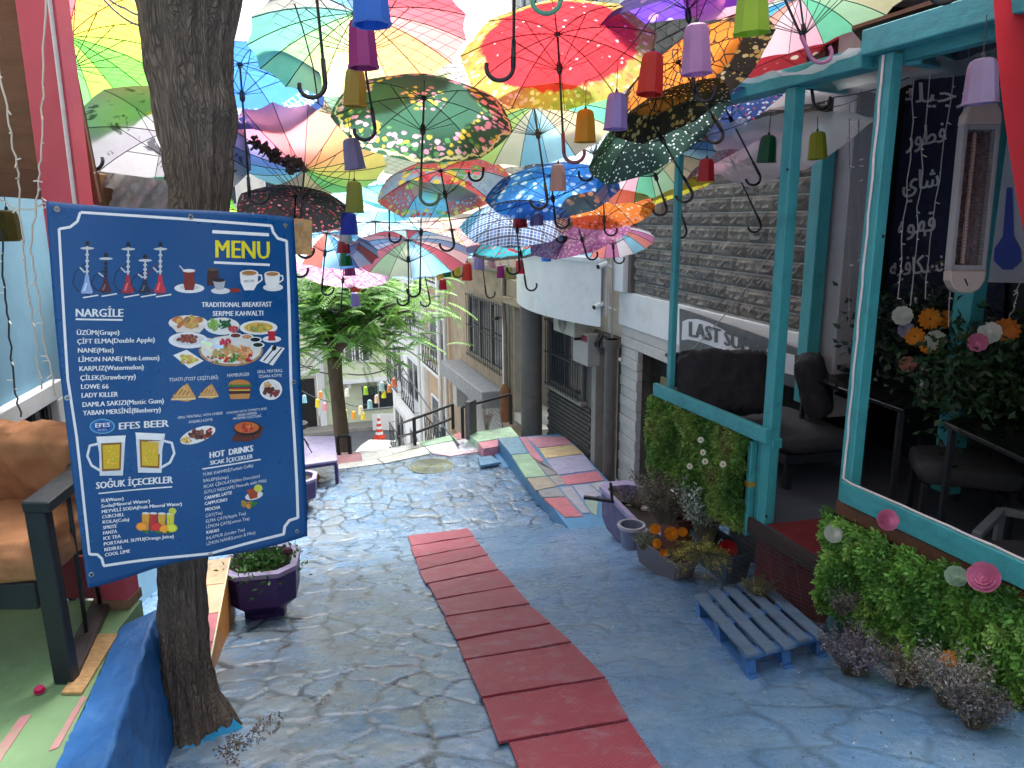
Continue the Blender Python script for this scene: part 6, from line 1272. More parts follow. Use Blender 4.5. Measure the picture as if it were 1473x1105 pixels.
def umbrella(label,hx_,hy_,d,ex,ey,pal,kind='rainbow',R=.52,npan=8,L=.80,hook=0,hcol=None,flip=False,h=.17,twist=0,sgn=-1,inv=0,tilt=1.05):
    H=P(hx_,hy_,d); best=None
    rayE=ray(ex,ey)
    pj=(ray(ex,ey)*d-ray(hx_,hy_)*d).length; L=min(L,pj*tilt) if abs(hy_)<9999 else L
    # solve |EYE+rayE*t - H| = L
    a=rayE.dot(rayE); o=EYE-H; bq=2*rayE.dot(o); c=o.dot(o)-L*L; disc=bq*bq-4*a*c
    t=(-bq+sgn*math.sqrt(disc))/(2*a) if disc>0 else -bq/(2*a)
    E3=EYE+rayE*t; ax=(H-E3).normalized(); L=(H-E3).length
    root=thing('umbrella',label,'umbrella',tuple(H),'umbrellas hanging over the lane'); q=ax.to_track_quat('Z','Y'); M_=q.to_matrix().to_4x4(); M_=M_@Matrix.Rotation(twist,4,'Z')
    root.rotation_mode='QUATERNION'; root.rotation_quaternion=M_.to_quaternion()
    # canopy (local)
    seg=5; nr=12; N=npan*seg; V=[];rad=[]; 
    for i in range(nr+1):
        f=i/nr
        for j in range(N):
            u=(j%seg)/seg; sc=math.sin(PI*u); r=R*f*(1-.045*sc*f*f); aa=2*PI*j/N; z=-h*(r/R)**2+.014*sc*f*(1-f*.3)-(.020*sc*f**3)
            z+=.004*noise.noise(Vector((r*9*math.cos(aa),r*9*math.sin(aa),hx_)))
            V.append((r*math.cos(aa),r*math.sin(aa),z)); rad.append(f)
    F=[];col=[]
    for i in range(nr):
        for j in range(N):
            j2=(j+1)%N; F.append((i*N+j,(i+1)*N+j,(i+1)*N+j2,i*N+j2)); col.append(hx(pal[(j//seg)%len(pal)]))
    me=bpy.data.meshes.new('canopy'); me.from_pydata(V,[],F); me.polygons.foreach_set('use_smooth',[True]*len(F))
    at=me.color_attributes.new('Col','FLOAT_COLOR','CORNER'); cs=[]
    for c_ in col: cs+=[*c_,1]*4
    at.data.foreach_set('color',cs); at=me.color_attributes.new('Rad','FLOAT_COLOR','POINT'); at.data.foreach_set('color',[x for f in rad for x in (f,f,f,1)])
    me.materials.append(umat(kind)); co=bpy.data.objects.new('canopy',me); C.objects.link(co); co.parent=root
    # edge hem
    rm=ribmesh(R,h)
    for j in range(npan):
        o=bpy.data.objects.new('rib',rm); C.objects.link(o); o.parent=root; o.rotation_euler=(0,0,2*PI*j/npan)
    def loc(nm,bm,m_,sm=True):
        o=bm.build(nm,m_,None,smooth=sm,fix=False); o.parent=root; return o
    b=MB(); b.tube([(0,0,.05),(0,0,-L+.12)],.0065,8); b.lathe([(.0,.012),(.016,.008),(.016,-.012),(.008,-.02)],10); b.lathe([(.011,-.17),(.017,-.19),(.017,-.225),(.008,-.24)],10,cap=False); loc('shaft',b,ublk)
    b=MB(); rr=.055; hs=[(0,0,-L+.17),(0,0,-L+.06)]
    ca,sa=math.cos(hook),math.sin(hook)
    # hook opens sideways in camera view: choose local direction best matching photo side
    side=_R*(1 if not flip else -1); ls=M_.to_3x3().inverted()@side; ls.z=0; ls.normalize()
    for k in range(0,11): a_=PI*k/10*1.08; x=rr*(1-math.cos(a_)); z=-L+.06-rr*math.sin(a_); hs.append((ls.x*x,ls.y*x,z))
    b.tube(hs,[.0105]*2+[.0095]*11,8); loc('handle',b,mat('handle_'+hcol[1:],hcol,.35,.1,5,.05) if hcol else ublk)
    return root
RD=['#d42434','#c81c2c']
UM=[('large pastel rainbow umbrella with grey, green, orange and red panels at the top',512,18,3.95,542,200,PAL['pastel'][::-1],'rainbow',dict(R=.58,npan=16,flip=True,twist=.587)),
('blue umbrella with white lace pattern rim beside the trunk',345,92,4.35,360,296,['#3d86d8','#3579cc'],'bluelace',dict(R=.49,flip=False,twist=.3,tilt=1.05,L=.9)),
('dark green umbrella with pink and yellow flower border',610,140,4.35,604,296,['#245a45','#1d4f3e'],'green',dict(R=.53,flip=False,hcol='#56684a',twist=.2,L=.74)),
('red floral umbrella with golden floral border',802,48,4.05,812,236,RD,'red',dict(R=.54,flip=False,hcol='#6d3440',npan=10,twist=.1)),
('purple umbrella cut off by the top edge with pink print',985,-42,3.7,1000,150,['#6a3cc8','#5f34bc'],'purple',dict(R=.45,L=.6)),
('orange and black butterfly print umbrella with cream edge',975,88,4.5,1046,200,['#e8801f','#e07a1c'],'butterfly',dict(R=.55,flip=True,twist=.5,L=.72)),
('dark bottle green umbrella with white dots, tilted behind the orange one',932,165,4.9,1001,286,['#12382f','#0f3029'],'dots',dict(R=.52,flip=True,L=.75)),
('beige and bright green panelled umbrella in the centre',768,152,4.9,789,300,PAL['green'],'rainbow',dict(R=.54,npan=16,flip=True,twist=1.1,L=.74)),
('pink to yellow and green panelled umbrella left of centre',438,243,5.1,427,372,PAL['warm'],'rainbow',dict(R=.56,npan=16,twist=1.1,L=.74,h=-.13,tilt=1.08)),
('black umbrella with tiny red flowers above the banner corner',425,282,5.5,421,400,['#1c1a20','#201c24'],'darkfloral',dict(R=.42,h=.12,L=.66)),
('patchwork tulip umbrella with blue and red border',634,245,5.8,655,360,['#d05a62','#8aa0c0'],'patch',dict(R=.53,flip=True,twist=.4,L=.72)),
('turquoise umbrella under the patchwork one',606,300,6.3,604,428,['#7fd0d8','#6fc4d0'],'rainbow',dict(R=.54,flip=True,L=.76,h=-.09,tilt=1.02)),
('bright blue umbrella with white hibiscus flowers',792,252,6.0,800,330,['#2f88d8','#2a7acc'],'hawaii',dict(R=.55,twist=.6,L=.6)),
('blue and white tartan umbrella',742,300,6.5,748,395,['#5a80b4','#4f76ac'],'plaid',dict(R=.50,flip=True,L=.7)),
('pale beige, green and blue panelled umbrella beside the thin post',932,222,5.9,962,308,PAL['beach'],'rainbow',dict(R=.50,npan=16,flip=True,twist=2.0,L=.68)),
('orange umbrella with pink flowers near the white balcony',868,285,6.6,870,340,['#e88028','#e0761f'],'orange',dict(R=.46,h=.12,L=.5)),
('bright green and yellow rainbow umbrella left of the trunk',98,52,4.3,120,250,PAL['bright'][::-1],'rainbow',dict(R=.58,npan=16,twist=3.74,L=1.1,tilt=1.2)),
('grey umbrella with dark print partly behind the trunk',236,190,4.9,240,345,['#97959c','#86848e'],'grey',dict(R=.55,twist=.3,L=1,tilt=1.25)),
('yellow to green umbrella low behind the trunk',240,268,5.6,243,380,PAL['bright'],'rainbow',dict(R=.50,npan=16,twist=2.9,L=.72)),
('light lilac and orange umbrella between the plywood and the grey one',150,205,5.9,152,350,['#c8b8d8','#e8a070','#b8b8d8','#e8d8c0'],'rainbow',dict(R=.46,npan=16,L=.7)),
('red and white panelled umbrella over the small tree',587,345,7.2,588,440,PAL['redwhite'],'rainbow',dict(R=.60,npan=16,flip=True,twist=.8,L=.7)),
('red, white and blue print umbrella right of the banner corner',470,335,6.9,462,425,['#8fc0e0','#c85a50','#d8e0e8','#5f98d0'],'rainbow',dict(R=.50,npan=16,L=.66)),
('pink netted pattern umbrella right of the banner',495,378,8.0,490,450,['#c890b4','#c084a8'],'pinknet',dict(R=.52,h=.1,flip=True,L=.62)),
('light blue print umbrella over the small tree',606,370,8.4,620,440,['#8fb8d8','#7fa8cc'],'bluesmall',dict(R=.42,h=.1,flip=True,L=.6)),
('teal umbrella with red flowers above the beige building',745,338,7.6,758,420,['#3fb0c0','#37a4b4'],'teal',dict(R=.50,h=.13,twist=.2,L=.6)),
('pink and violet umbrella left of the curved balcony',830,318,7.4,846,376,['#c878b0','#b868a4'],'pinknet',dict(R=.54,L=.56,sgn=-1)),
('pale blue and coral umbrella above the curved balcony',880,330,8.2,884,380,['#e88a80','#8fc8e0','#e0d8e0','#c878a8'],'rainbow',dict(R=.46,npan=16,L=.5)),
('small red, pink and cream umbrella deep in the row',690,352,9.0,700,430,PAL['redwhite'],'rainbow',dict(R=.50,npan=16,h=.12,L=.6,twist=1)),
('pale rainbow umbrella with pink, teal and beige panels above the pergola',1150,-5,4.7,1172,160,PAL['beach'],'rainbow',dict(R=.60,npan=16,twist=.9,L=.72)),
('deep red umbrella with cream spots above the pergola beam',1190,66,6.3,1176,160,['#b81f30','#a81a2a'],'redcream',dict(R=.74,L=.6,h=.2)),
('blue umbrella with small white and red flowers above the far beam',1035,140,5.5,1098,262,['#3f5fa8','#38569c'],'bluesmall',dict(R=.46,flip=True,L=.72)),
('pink checked umbrella under the plastic sheet of the pergola',1040,205,6.2,1098,330,['#e8a8b8','#e0b8c4'],'bluesmall',dict(R=.46,flip=True,L=.72)),
('yellow print umbrella edge beside the red cup in front of the stone wall',965,255,6.6,990,340,['#d8d03a','#c8c030'],'yellowp',dict(R=.34,flip=True,L=.5)),
('small pale mint umbrella between the rainbow and the pink yellow one',480,165,5.6,478,260,['#bfe0d0','#e8e8c8','#d8e8e0','#e8d0c8'],'rainbow',dict(R=.55,npan=16,L=.7,h=.14)),
('pale yellow and aqua umbrella behind the green floral one',700,175,5.8,694,262,['#e8e0a8','#b8e0e0','#e0e8d0','#f0d8b8'],'rainbow',dict(R=.56,npan=16,L=.7,h=.14,flip=True)),
('pale pink and cream umbrella high behind the red floral one',690,100,5.4,688,190,['#f0d0d8','#f0e8d8','#e0d8e8','#e8e0c0'],'rainbow',dict(R=.55,npan=16,L=.7,h=.13,flip=True)),
('soft blue and white umbrella behind the beige panelled one',860,185,5.7,852,262,['#c0d8f0','#e8eef4','#a8c8e8','#dde8ee'],'rainbow',dict(R=.55,npan=16,L=.7,h=.13,flip=True)),
('pale aqua umbrella deep behind the patchwork one',560,270,7.0,560,350,['#a8dce0','#d0ecec','#90ccd4'],'rainbow',dict(R=.55,npan=16,L=.6,h=.12)),
('peach and lilac umbrella deep behind the tartan one',690,262,7.4,690,340,['#f0c8b8','#d8c8e8','#f0e0d0'],'rainbow',dict(R=.55,npan=16,L=.6,h=.12)),
('washed out rose umbrella at the upper left beyond the trunk',400,150,5.6,396,250,['#e8b8c0','#f0d8c8','#e0e0b0'],'rainbow',dict(R=.50,npan=16,L=.7,h=.14)),
('pale mint and cream umbrella far down the row above the balcony',800,292,7.6,800,350,['#c8e8d8','#f0ecd8','#d8e0f0'],'rainbow',dict(R=.5,npan=16,L=.6,h=.1)),
('pale sky blue umbrella far down the row beside the patchwork one',540,318,7.8,540,390,['#b8dcf0','#e0eef4','#90c8e8'],'rainbow',dict(R=.5,npan=16,L=.6,h=.1)),
('pale coral umbrella far down the row behind the turquoise one',650,330,8.6,652,400,['#f0b8b0','#f4e0d8','#e8a8a8','#f0d8a8'],'rainbow',dict(R=.55,npan=16,L=.6,h=.1)),
('light green and white umbrella high behind the large pastel one',560,85,5.6,562,170,['#c8e8c0','#f0f4e8','#b0dcb8'],'rainbow',dict(R=.5,npan=16,L=.6,h=.12)),
('umbrella out of frame above whose black crook hangs at the top centre',742,-190,3.0,738,118,['#3f6ab0','#375fa4'],'plaid',dict(R=.5,flip=True,L=.86)),
('umbrella out of frame above whose green crook handle hangs at the top',812,-260,2.9,806,22,['#3f9a7a','#37906f'],'dots',dict(R=.45,flip=True,hcol='#4f8f78',L=.84)),
('umbrella out of frame above the pastel rainbow one with a long black shaft',440,-160,3.2,470,140,['#5a8a98','#7aa8a8'],'rainbow',dict(R=.48,flip=True,L=.95)),
('umbrella out of frame above with a pink crook handle over the plastic sheet',1085,-100,3.7,1172,96,['#d8809a','#e0a0b0'],'rainbow',dict(R=.45,hcol='#a86a90',L=.82)),
('umbrella out of frame above with a black crook at the top right',1330,-230,2.9,1335,6,['#2f3a58','#38466a'],'plaid',dict(R=.42,flip=False,L=.8)),
]
for lab_,x,y,d,ex,ey,pal,kind,kw_ in UM: umbrella(lab_,x,y,d,ex,ey,pal,kind,**kw_)
# brown leaf debris lying on the warm umbrella
b=MB()
for i in range(240):
    u=random.random(); x=362+u*75+random.gauss(0,3); y=202+22*math.sin(u*2.4)*.5+u*30+random.gauss(0,3.2); p=P(x,y,4.75); v=Vector((random.gauss(0,1),random.gauss(0,1),random.gauss(0,1)))*.016; w=v.orthogonal()*.6; b.add([p,p+v,p+v+w,p+w],[(0,1,2,3)])
tag(b.build('dry_leaves',mat('dry_brown','#3c3228',.9,.3,20,0),fix=False),'matted strip of dry brown leaves on the pink and yellow umbrella',kind='stuff')
# ---- cups
def cupmesh():
    b=MB(); prof=[(.0,.098),(.028,.097),(.043,.088),(.050,.070),(.054,.035),(.060,-.05),(.062,-.083),(.066,-.085),(.066,-.092),(.062,-.092)]
    k=8; vs=[];fs=[]
    for r,z in prof:
        for j in range(k):
            a=2*PI*j/k; rr=r*1.04; vs.append((rr*math.cos(a),rr*math.sin(a),z))
    n_=len(prof)
    for i in range(n_-1):
        for j in range(k): j2=(j+1)%k; fs.append((i*k+j,i*k+j2,(i+1)*k+j2,(i+1)*k+j))
    # inner wall
    B0=len(vs)
    for r,z in ((.058,-.092),(.055,-.04),(.046,.07),(.02,.088)):
        for j in range(k): a=2*PI*j/k; vs.append((r*math.cos(a),r*math.sin(a),z))
    for j in range(k): j2=(j+1)%k; fs.append(((n_-1)*k+j,(n_-1)*k+j2,B0+j2,B0+j))
    for i in range(3):
        for j in range(k): j2=(j+1)%k; fs.append((B0+i*k+j,B0+i*k+j2,B0+(i+1)*k+j2,B0+(i+1)*k+j))
    b.add(vs,fs); return b
_cm={}
def cmat(h):
    if h in _cm: return _cm[h]
    m=mat('plastic_'+h[1:],h,.42,.07,6,.08,30,spec=.45,trans=.3); _cm[h]=m; return m
cb_=cupmesh(); _cme=cb_.build('cup_body',cmat('#a9347c'),None,smooth=35,fix=True); cmesh=_cme.data; bpy.data.objects.remove(_cme)
def cup(label,x,y,w,h_,col,wire=.16,group='coloured plastic cup lanterns on strings'):
    d=.128*FP/w; p=P(x,y,d); t=thing('hanging_cup',label,'cup lantern',tuple(p),group)
    me=cmesh.copy(); me.materials.clear(); me.materials.append(cmat(col)); o=bpy.data.objects.new('body',me); C.objects.link(o); o.parent=t; o.scale=(1,1,(h_/w)*.128/.19); t.rotation_euler=(random.gauss(0,.04),random.gauss(0,.04),random.uniform(0,1))
    top=.098*(h_/w)*.128/.19
    b=MB(); b.lathe([(.010,top-.004),(.008,top+.012),(.003,top+.022)],8); b.tube([(0,0,top+.01),(0.002,0,top+wire)],.0022,5); k=b.build('cord',ublk,None,fix=False); k.parent=t
    return p+Vector((0,0,top+wire))
CUPS=[('blue cup lantern cut by the top edge in the left column',533,2,56,66,'#2f6fd0'),('large magenta cup lantern below the blue one',521,64,45,66,'#a3357f'),('ochre cup lantern under the magenta one',511,127,35,52,'#b8963a'),
('lilac cup lantern in front of the green umbrella edge',508,222,31,43,'#9188b8'),('olive green cup lantern under the lilac one',510,284,27,44,'#87923a'),('royal blue cup lantern under the olive one',502,322,25,32,'#2444c8'),
('off white cup in the far left column',497,341,20,20,'#b8b4b4'),('dark red cup in the far left column',494,356,20,17,'#a32230'),('green cup with yellow edge in the far left column',497,373,19,19,'#1f8048'),('magenta cup low in the far left column',503,388,17,17,'#8f2a70'),('olive cup low in the far left column',507,402,16,14,'#7f9440'),('rust orange cup low in the far left column',511,413,16,13,'#b8502c'),('pale violet cup lowest in the far left column',511,431,14,20,'#8f7fb8'),
('big pink lilac cup lantern under the purple umbrella',1002,72,45,68,'#b983b8'),('bright red cup lantern in front of the butterfly umbrella',937,107,39,58,'#c2241f'),('large lime green cup lantern cut by the top edge',1082,16,52,62,'#9dbb3a'),('lilac cup lantern left of the bright red one',886,161,35,50,'#a58cc8'),('mustard cup lantern left of the lilac one',842,182,31,45,'#c09a26'),('blush pink cup lantern below the bright blue umbrella',803,256,25,38,'#cf9c9c'),
('crimson cup lantern over the tartan umbrella',748,312,21,31,'#b0202c'),('greyish lilac cup beside the crimson one',772,310,21,30,'#8d80ac'),('orange red cup left of the crimson one',724,329,19,28,'#c83a26'),('magenta cup below the orange red one',707,351,16,26,'#8c2070'),('light violet cup above the beige building cornice',689,375,17,26,'#9a8cc0'),('orange red cup in the row above the steps',672,391,16,25,'#cc3f28'),('yellow cup in the row above the steps',656,389,14,22,'#cfc238'),('dark green cup in the row above the steps',643,389,12,20,'#1f6a3c'),('red cup below the yellow one over the steps',637,409,12,15,'#b8202c'),('amber cup at the left end of the row above the steps',633,394,10,18,'#d8b040'),
('faint pink cup behind the light violet one',707,376,12,20,'#c89a9c'),('small magenta cup in front of the cream wall',720,391,12,18,'#9a2270'),('small olive cup in front of the cream wall',732,392,12,17,'#98a050'),('small red cup left of the curved balcony',748,384,13,20,'#c8202a'),('small bright blue cup against the curved balcony',786,366,14,20,'#3f86e0'),('magenta cup over the curved balcony',836,348,15,23,'#a8206c'),('mustard cup in front of the white pilaster',896,317,17,24,'#c89a20'),
('grey beige cup in front of the stone wall left of the thin post',950,293,19,30,'#9a8f88'),('red cup hanging in front of the stone wall',1016,245,25,32,'#b3202c'),('dark green cup hanging in front of the stone wall',1104,215,27,38,'#0f5436'),('lime olive cup hanging in front of the back post',1176,210,27,38,'#a0a42c'),('orange cup half hidden behind the near post',1250,180,22,44,'#d8481c'),('smoky lilac cup above the patio heater',1412,118,46,62,'#9c84a8'),
('olive brown cup at the far left under the plywood',13,325,32,44,'#5f5a26'),('navy cup at the far left beside the banner corner',57,340,24,36,'#1a2a7c')]
tops={}
for lab_,x,y,w,h_,c_ in CUPS: tops[(x,y)]=cup(lab_,x,y,w,h_,c_)
def cable(label,keys,sag=.06,ext0=None,ext1=None,r=.003,side=None):
    q=[tops[k] for k in keys]; 
    if ext0: q=[ext0]+q
    if ext1: q=q+[ext1]
    out=[]
    for a,c in zip(q[:-1],q[1:]):
        L=(c-a).length
        for i in range(8): u=i/8; out.append(a.lerp(c,u)-Vector((0,0,sag*L*u*(1-u))))
    out.append(q[-1]); b=MB(); b.tube(out,r,5); return tag(b.build('cable',ublk,fix=False),label,'cable')
cable('thin black cable carrying the left column of cups',[(533,2),(521,64),(511,127),(508,222),(510,284),(502,322),(497,341),(503,388),(511,431)],.05,Vector((-.2,-.5,2.7)))
cable('thin black cable carrying the diagonal row of cups across the lane',[(1082,16),(1002,72),(937,107),(886,161),(842,182),(803,256),(748,312),(724,329),(707,351),(689,375),(672,391),(643,389)],.15,Vector((1.6,1.0,3.0)))
cable('thin cable carrying the small cups in front of the curved balcony',[(836,348),(786,366),(748,384),(720,391)],.1,FA.w(-.1,.1,2.4))
cable('thin cable carrying the cups in front of the stone wall',[(896,317),(950,293),(1016,245),(1104,215),(1176,210),(1250,180)],.12)
def line3(label,pts,r=.004,col=None,sag=0):
    out=[]
    for a,c in zip(pts[:-1],pts[1:]):
        for i in range(10): u=i/10; out.append(a.lerp(c,u)-Vector((0,0,sag*4*u*(1-u))))
    out.append(pts[-1]); b=MB(); b.tube(out,r,5); return tag(b.build('cable',mat('cable_'+(col or '#17171b')[1:],col or '#17171b',.5,.1),fix=False),label,'cable')
line3('thin cable stretched across the lane below the patchwork umbrella',[P(250,285,5.6),P(560,320,6.2),P(760,292,6.2),P(880,240,5.8),P(965,180,5.4)],.004,None,.05)
line3('blue grey cord looped around the trunk at the top left',[P(150,0,3.4),P(205,38,3.2),P(240,60,3.03),P(285,62,3.02)],.005,'#3a4f68',.02)
line3('second blue grey cord running to the trunk at the top left',[P(150,-8,3.4),P(180,12,3.3),P(210,22,3.15)],.005,'#3a4f68',.01)
line3('dangling black cord over the pastel rainbow umbrella',[P(415,-20,3.7),P(435,40,3.7),P(450,95,3.75),P(458,150,3.8)],.004,None,.0)
line3('thin cable from the far post across to the near post under the roof',[P(1000,160,6.0),P(1085,165,6),P(1200,140,5.2),P(1380,75,4.7)],.004,'#3a3a3e',.05)
# bird netting stretched among the umbrellas
nt2=thing('bird_netting','fine dark diamond netting stretched under the umbrellas','netting',(0,5,2))
b=MB()
def np_(a,c): 
    x=-2.6+3.7*a; y=2.9+6.2*c; return Vector((x,y,2.62-.15*(y-2.9)+.09*noise.noise(Vector((x*.9,y*.9,0)))*2))
n1=64
for i in range(-n1,n1*2,2):
    for sg in (1,-1):
        pts_=[]
        for k in range(0,n1*2+1,4):
            c=k/(n1*2); a=(i+sg*k*.75+(n1*.0 if sg>0 else n1))/n1
            if 0<=a<=1: pts_.append(np_(a,c))
            elif len(pts_)>1: break
        if len(pts_)>1: b.tube(pts_,.0011,3,cap=False)
b.build('net_mesh',mat('net_dark','#23242a',.6,.05,5,0),nt2,fix=False)['kind']='stuff'
# ================================================================ POTS, DRIED FLOWERS, PALLET
p=Vector((1.40,7.75,rz(1.42,7.9)+.45))
clump('dried_plant','brown dry twigs and shells in the long purple planter box',p,.22,.16,['#5a4a3c','#6f5c48','#4f3f5a'],46,leaf=.018)
# white stones in planter
for x,y in ((905,726),(929,733)):
    q=Hz(x,y,p.z-.0); b=MB(); b.lathe([(0,-.02),(.045,-.01),(.06,.01),(.04,.035),(0,.042)],10,Matrix.Translation(q)@Matrix.Scale(1.0,4)); o=b.build('pebble',mat('shell_white','#b9b0a8',.6,.1,9,.2),smooth=True); tag(o,('white pebble in the long purple planter, left one' if x<910 else 'white pebble in the long purple planter, right one'),'pebble')
b=MB(); q0=Hz(873,722,p.z+.03); b.beam(q0+Vector((-.25,.1,.02)),q0+Vector((.30,-.05,-.01)),.05,.03); b.beam(q0+Vector((.06,0,0)),q0+Vector((.04,.02,.22)),.035,.03); tag(b.build('black_bracket',iron),'black metal bracket lying on the end of the long purple planter','bracket')
clump('dried_plant','tall grey brown dried bush leaning on the far hedge',P(957,752,6.5),.27,.46,['#6e6a5a','#837a68','#5d5a4e','#8f8576'],150,leaf=.03,lean=(-.15,-.3))
clump('flowering_plant','violet dried statice sprigs between planter and grey bush',P(905,722,7.4),.12,.16,['#6b5a80','#8f7f98','#5c4f66'],36,leaf=.02)
clump('dried_plant','silvery white feathery dried bunch in front of the far hedge',P(1015,775,6.15),.25,.48,['#8f9c92','#a9b4a8','#6f8072','#c0c8bc'],130,leaf=.036,lean=(-.1,-.1))
clump('dried_plant','yellow green dried gypsophila bunch hanging over the grey trough',P(1012,800,5.9),.26,.28,['#8a8a3a','#a39c48','#5f6b35','#c0b460'],110,leaf=.016,lean=(-.25,-.45),droop=.9)
clump('dried_plant','small pale grey green tuft beside the orange blossoms',P(925,790,6.3),.09,.15,['#77806a','#8e9480'],36,leaf=.018)
# bucket
bp=Hz(909,745,0); gq=Vector((1.38,6.85,0)); gq=P(908,770,7.0); gz=rz(gq.x,gq.y)
def onroad(x,y,Y=None):
    p=G(x,y); return p
bk_=thing('bucket','small white rimmed blue grey bucket between planter and flowers','bucket',(gq.x,gq.y,gz))
Mb=Matrix.Translation((gq.x,gq.y,gq.z-.10)); b=MB(); b.lathe([(.085,-.02),(.105,.18),(.12,.19),(.12,.205),(.10,.205),(.08,.0),(.0,.0)],24,Mb,cap=False); b.build('shell',mat('bucket_blue','#6f7590',.4,.08,5,.1),bk_,smooth=50)
b=MB(); b.lathe([(.116,.178),(.13,.182),(.13,.212),(.108,.212)],24,Mb,cap=False); b.build('rim',mat('bucket_white','#a9a8b4',.4,.08,5,.1),bk_,smooth=50)
b=MB(); b.tube([Mb@Vector((.125*math.cos(a),.06-.125*math.sin(a)*.3-.1*math.sin(a),.19-.05*math.sin(a))) for a in np.linspace(0,PI,12)],.006,6); b.build('handle',mat('bucket_white'),bk_)
def trough(label,p,w,d,h,yaw,m_,soil=True):
    t=thing('trough',label,'planter',tuple(p)); M_=Matrix.Translation(p)@Matrix.Rotation(yaw,4,'Z'); b=MB(); c=.03
    loft(b,[(oct_(w*.82,d*.82,c),0),(oct_(w*.96,d*.96,c),h*.88)],M_); b.build('body',m_,t)
    b=MB(); loft(b,[(oct_(w*1.0,d*1.0,c),h*.86),(oct_(w,d,c),h),(oct_(w*.88,d*.84,c),h),(oct_(w*.86,d*.82,c),h*.8)],M_,False); b.build('rim',m_,t)
    b=MB(); b.prism(oct_(w*.87,d*.83,c),.01,M_@Matrix.Translation((0,0,h*.8))); b.build('soil',mat('soil'),t); return t
gtr=mat('slate_plastic','#3a4550',.5,.1,5,.2,dirt='#57606a',damt=.3)
yw_=R_(18.45+90)
p1=G(1060,838); c_=Vector((1.73,5.72,0)); c_.z=rz(1.73,5.72)+.10
trough('dark slate plastic trough holding the red rose pot',c_,.62,.24,.26,yw_,gtr)
c2=Vector((1.36,6.15,0)); c2.z=rz(c2.x,c2.y)+.0; trough('pale grey wooden trough full of orange dried flowers',c2,.72,.24,.24,yw_+.08,wood('grey_trough','#67626a',.7,axis=0))
c3=P(972,800,6.7); c3.z=rz(c3.x,c3.y)+.12; trough('terracotta brown crate behind the silvery bunch',c3,.30,.22,.42,yw_,mat('terracotta','#6b3a2c',.7,.15,5,.3))
for i,(x,y,r) in enumerate(((943,762,.05),(965,768,.055),(982,766,.045),(946,782,.04),(954,795,.035),(972,718,.04))):
    q=P(x,y,[6.2,6.2,6.15,6.1,6.1,6.6][i]); t=thing('flower',['orange dried marigold head, leftmost over the grey trough','orange dried marigold head, largest in the middle of the grey trough','orange dried marigold head, right one of the three in a row','orange petals hanging just below the leftmost marigold','lowest orange petals hanging over the trough edge','rust orange bloom behind the silvery bunch'][i],'flower',tuple(q),'orange dried flowers in the troughs'); petals(axM(q,(random.uniform(-.6,.2),-.8,random.uniform(.1,.7))),r*random.uniform(.9,1.2),11,4,'petals',orange if i<5 else mat('petal_rust'),t,1.1,.4)
rp_=thing('rose_pot','small pot with a red artificial rose in the dark slate trough','flower',tuple(P(1047,812,6.0))); q=P(1047,796,6.0); petals(axM(q+Vector((0,0,.03)),(-.3,-.8,.5)),.075,8,4,'petals',redf,rp_,1.15,.8)
b=MB(); b.lathe([(.045,-.09),(.062,.0),(.066,.005),(.05,.01)],16,Matrix.Translation(q)); b.build('pot',mat('pot_red','#a31f2a',.5,.1),rp_,smooth=50)
b=MB(); b.tube([P(1030,790,6.2)+Vector((.02*k,0,.09*math.sin(k*.8))) for k in range(4)],.006,5); tag(b.build('white_hook',whitew),'small curved white plastic hook behind the red rose','hook')
# pallet
pal=thing('pallet','blue washed wooden pallet lying on the lane beside the wire netting','pallet',tuple(G(1110,930)))
pz=.13
A0=G(1000,862,pz); A1=G(1088,938,pz); A3=G(1100,833,pz)   # far-left, near-left, far-right top corners
A0=G(998,856,pz);A1=G(1076,944,pz);A2=G(1190,912,pz);A3=G(1094,830,pz)
pm1=wood('pallet_top','#5d7590',.75,.2,axis=0,dirt='#3d4a58',damt=.4); pm2=wood('pallet_blue','#3a6fae',.7,.2,axis=0,dirt='#2a4a72',damt=.4)
nP=(A1-A0).cross(A3-A0).normalized(); nP=nP if nP.z>0 else -nP
def PQ(u,v,h=0): return A0.lerp(A1,u).lerp(A3.lerp(A2,u),v)+nP*h
print('pallet',(A1-A0).length,(A3-A0).length)
for i in range(5):
    v0=i*.213; v1=v0+.145; b=MB(); q=[PQ(0-.01*(i%2),v0),PQ(1+.012*((i*7)%3-1),v0),PQ(1+.012*((i*7)%3-1),v1),PQ(0-.01*(i%2),v1)]; vs=q+[x-nP*.022 for x in q]; b.add(vs,[(0,1,2,3),(7,6,5,4),(0,4,5,1),(1,5,6,2),(2,6,7,3),(3,7,4,0)]); b.build('top_board',pm1,pal,bevel=.003)
for u in (.03,.44,.88):
    q=[PQ(u,-.005,-.023),PQ(u+.09,-.005,-.023),PQ(u+.09,1.0,-.023),PQ(u,1.0,-.023)]; b=MB(); b.add(q+[x-nP*.022 for x in q],[(0,1,2,3),(7,6,5,4),(0,4,5,1),(1,5,6,2),(2,6,7,3),(3,7,4,0)]); b.build('cross_board',pm2,pal,bevel=.003)
    for v in (0,.43,.88):
        q=[PQ(u,v,-.046),PQ(u+.09,v,-.046),PQ(u+.09,v+.11,-.046),PQ(u,v+.11,-.046)]; b=MB(); b.add(q+[x-nP*.07 for x in q],[(0,1,2,3),(7,6,5,4),(0,4,5,1),(1,5,6,2),(2,6,7,3),(3,7,4,0)]); b.build('block',pm2,pal,bevel=.003)
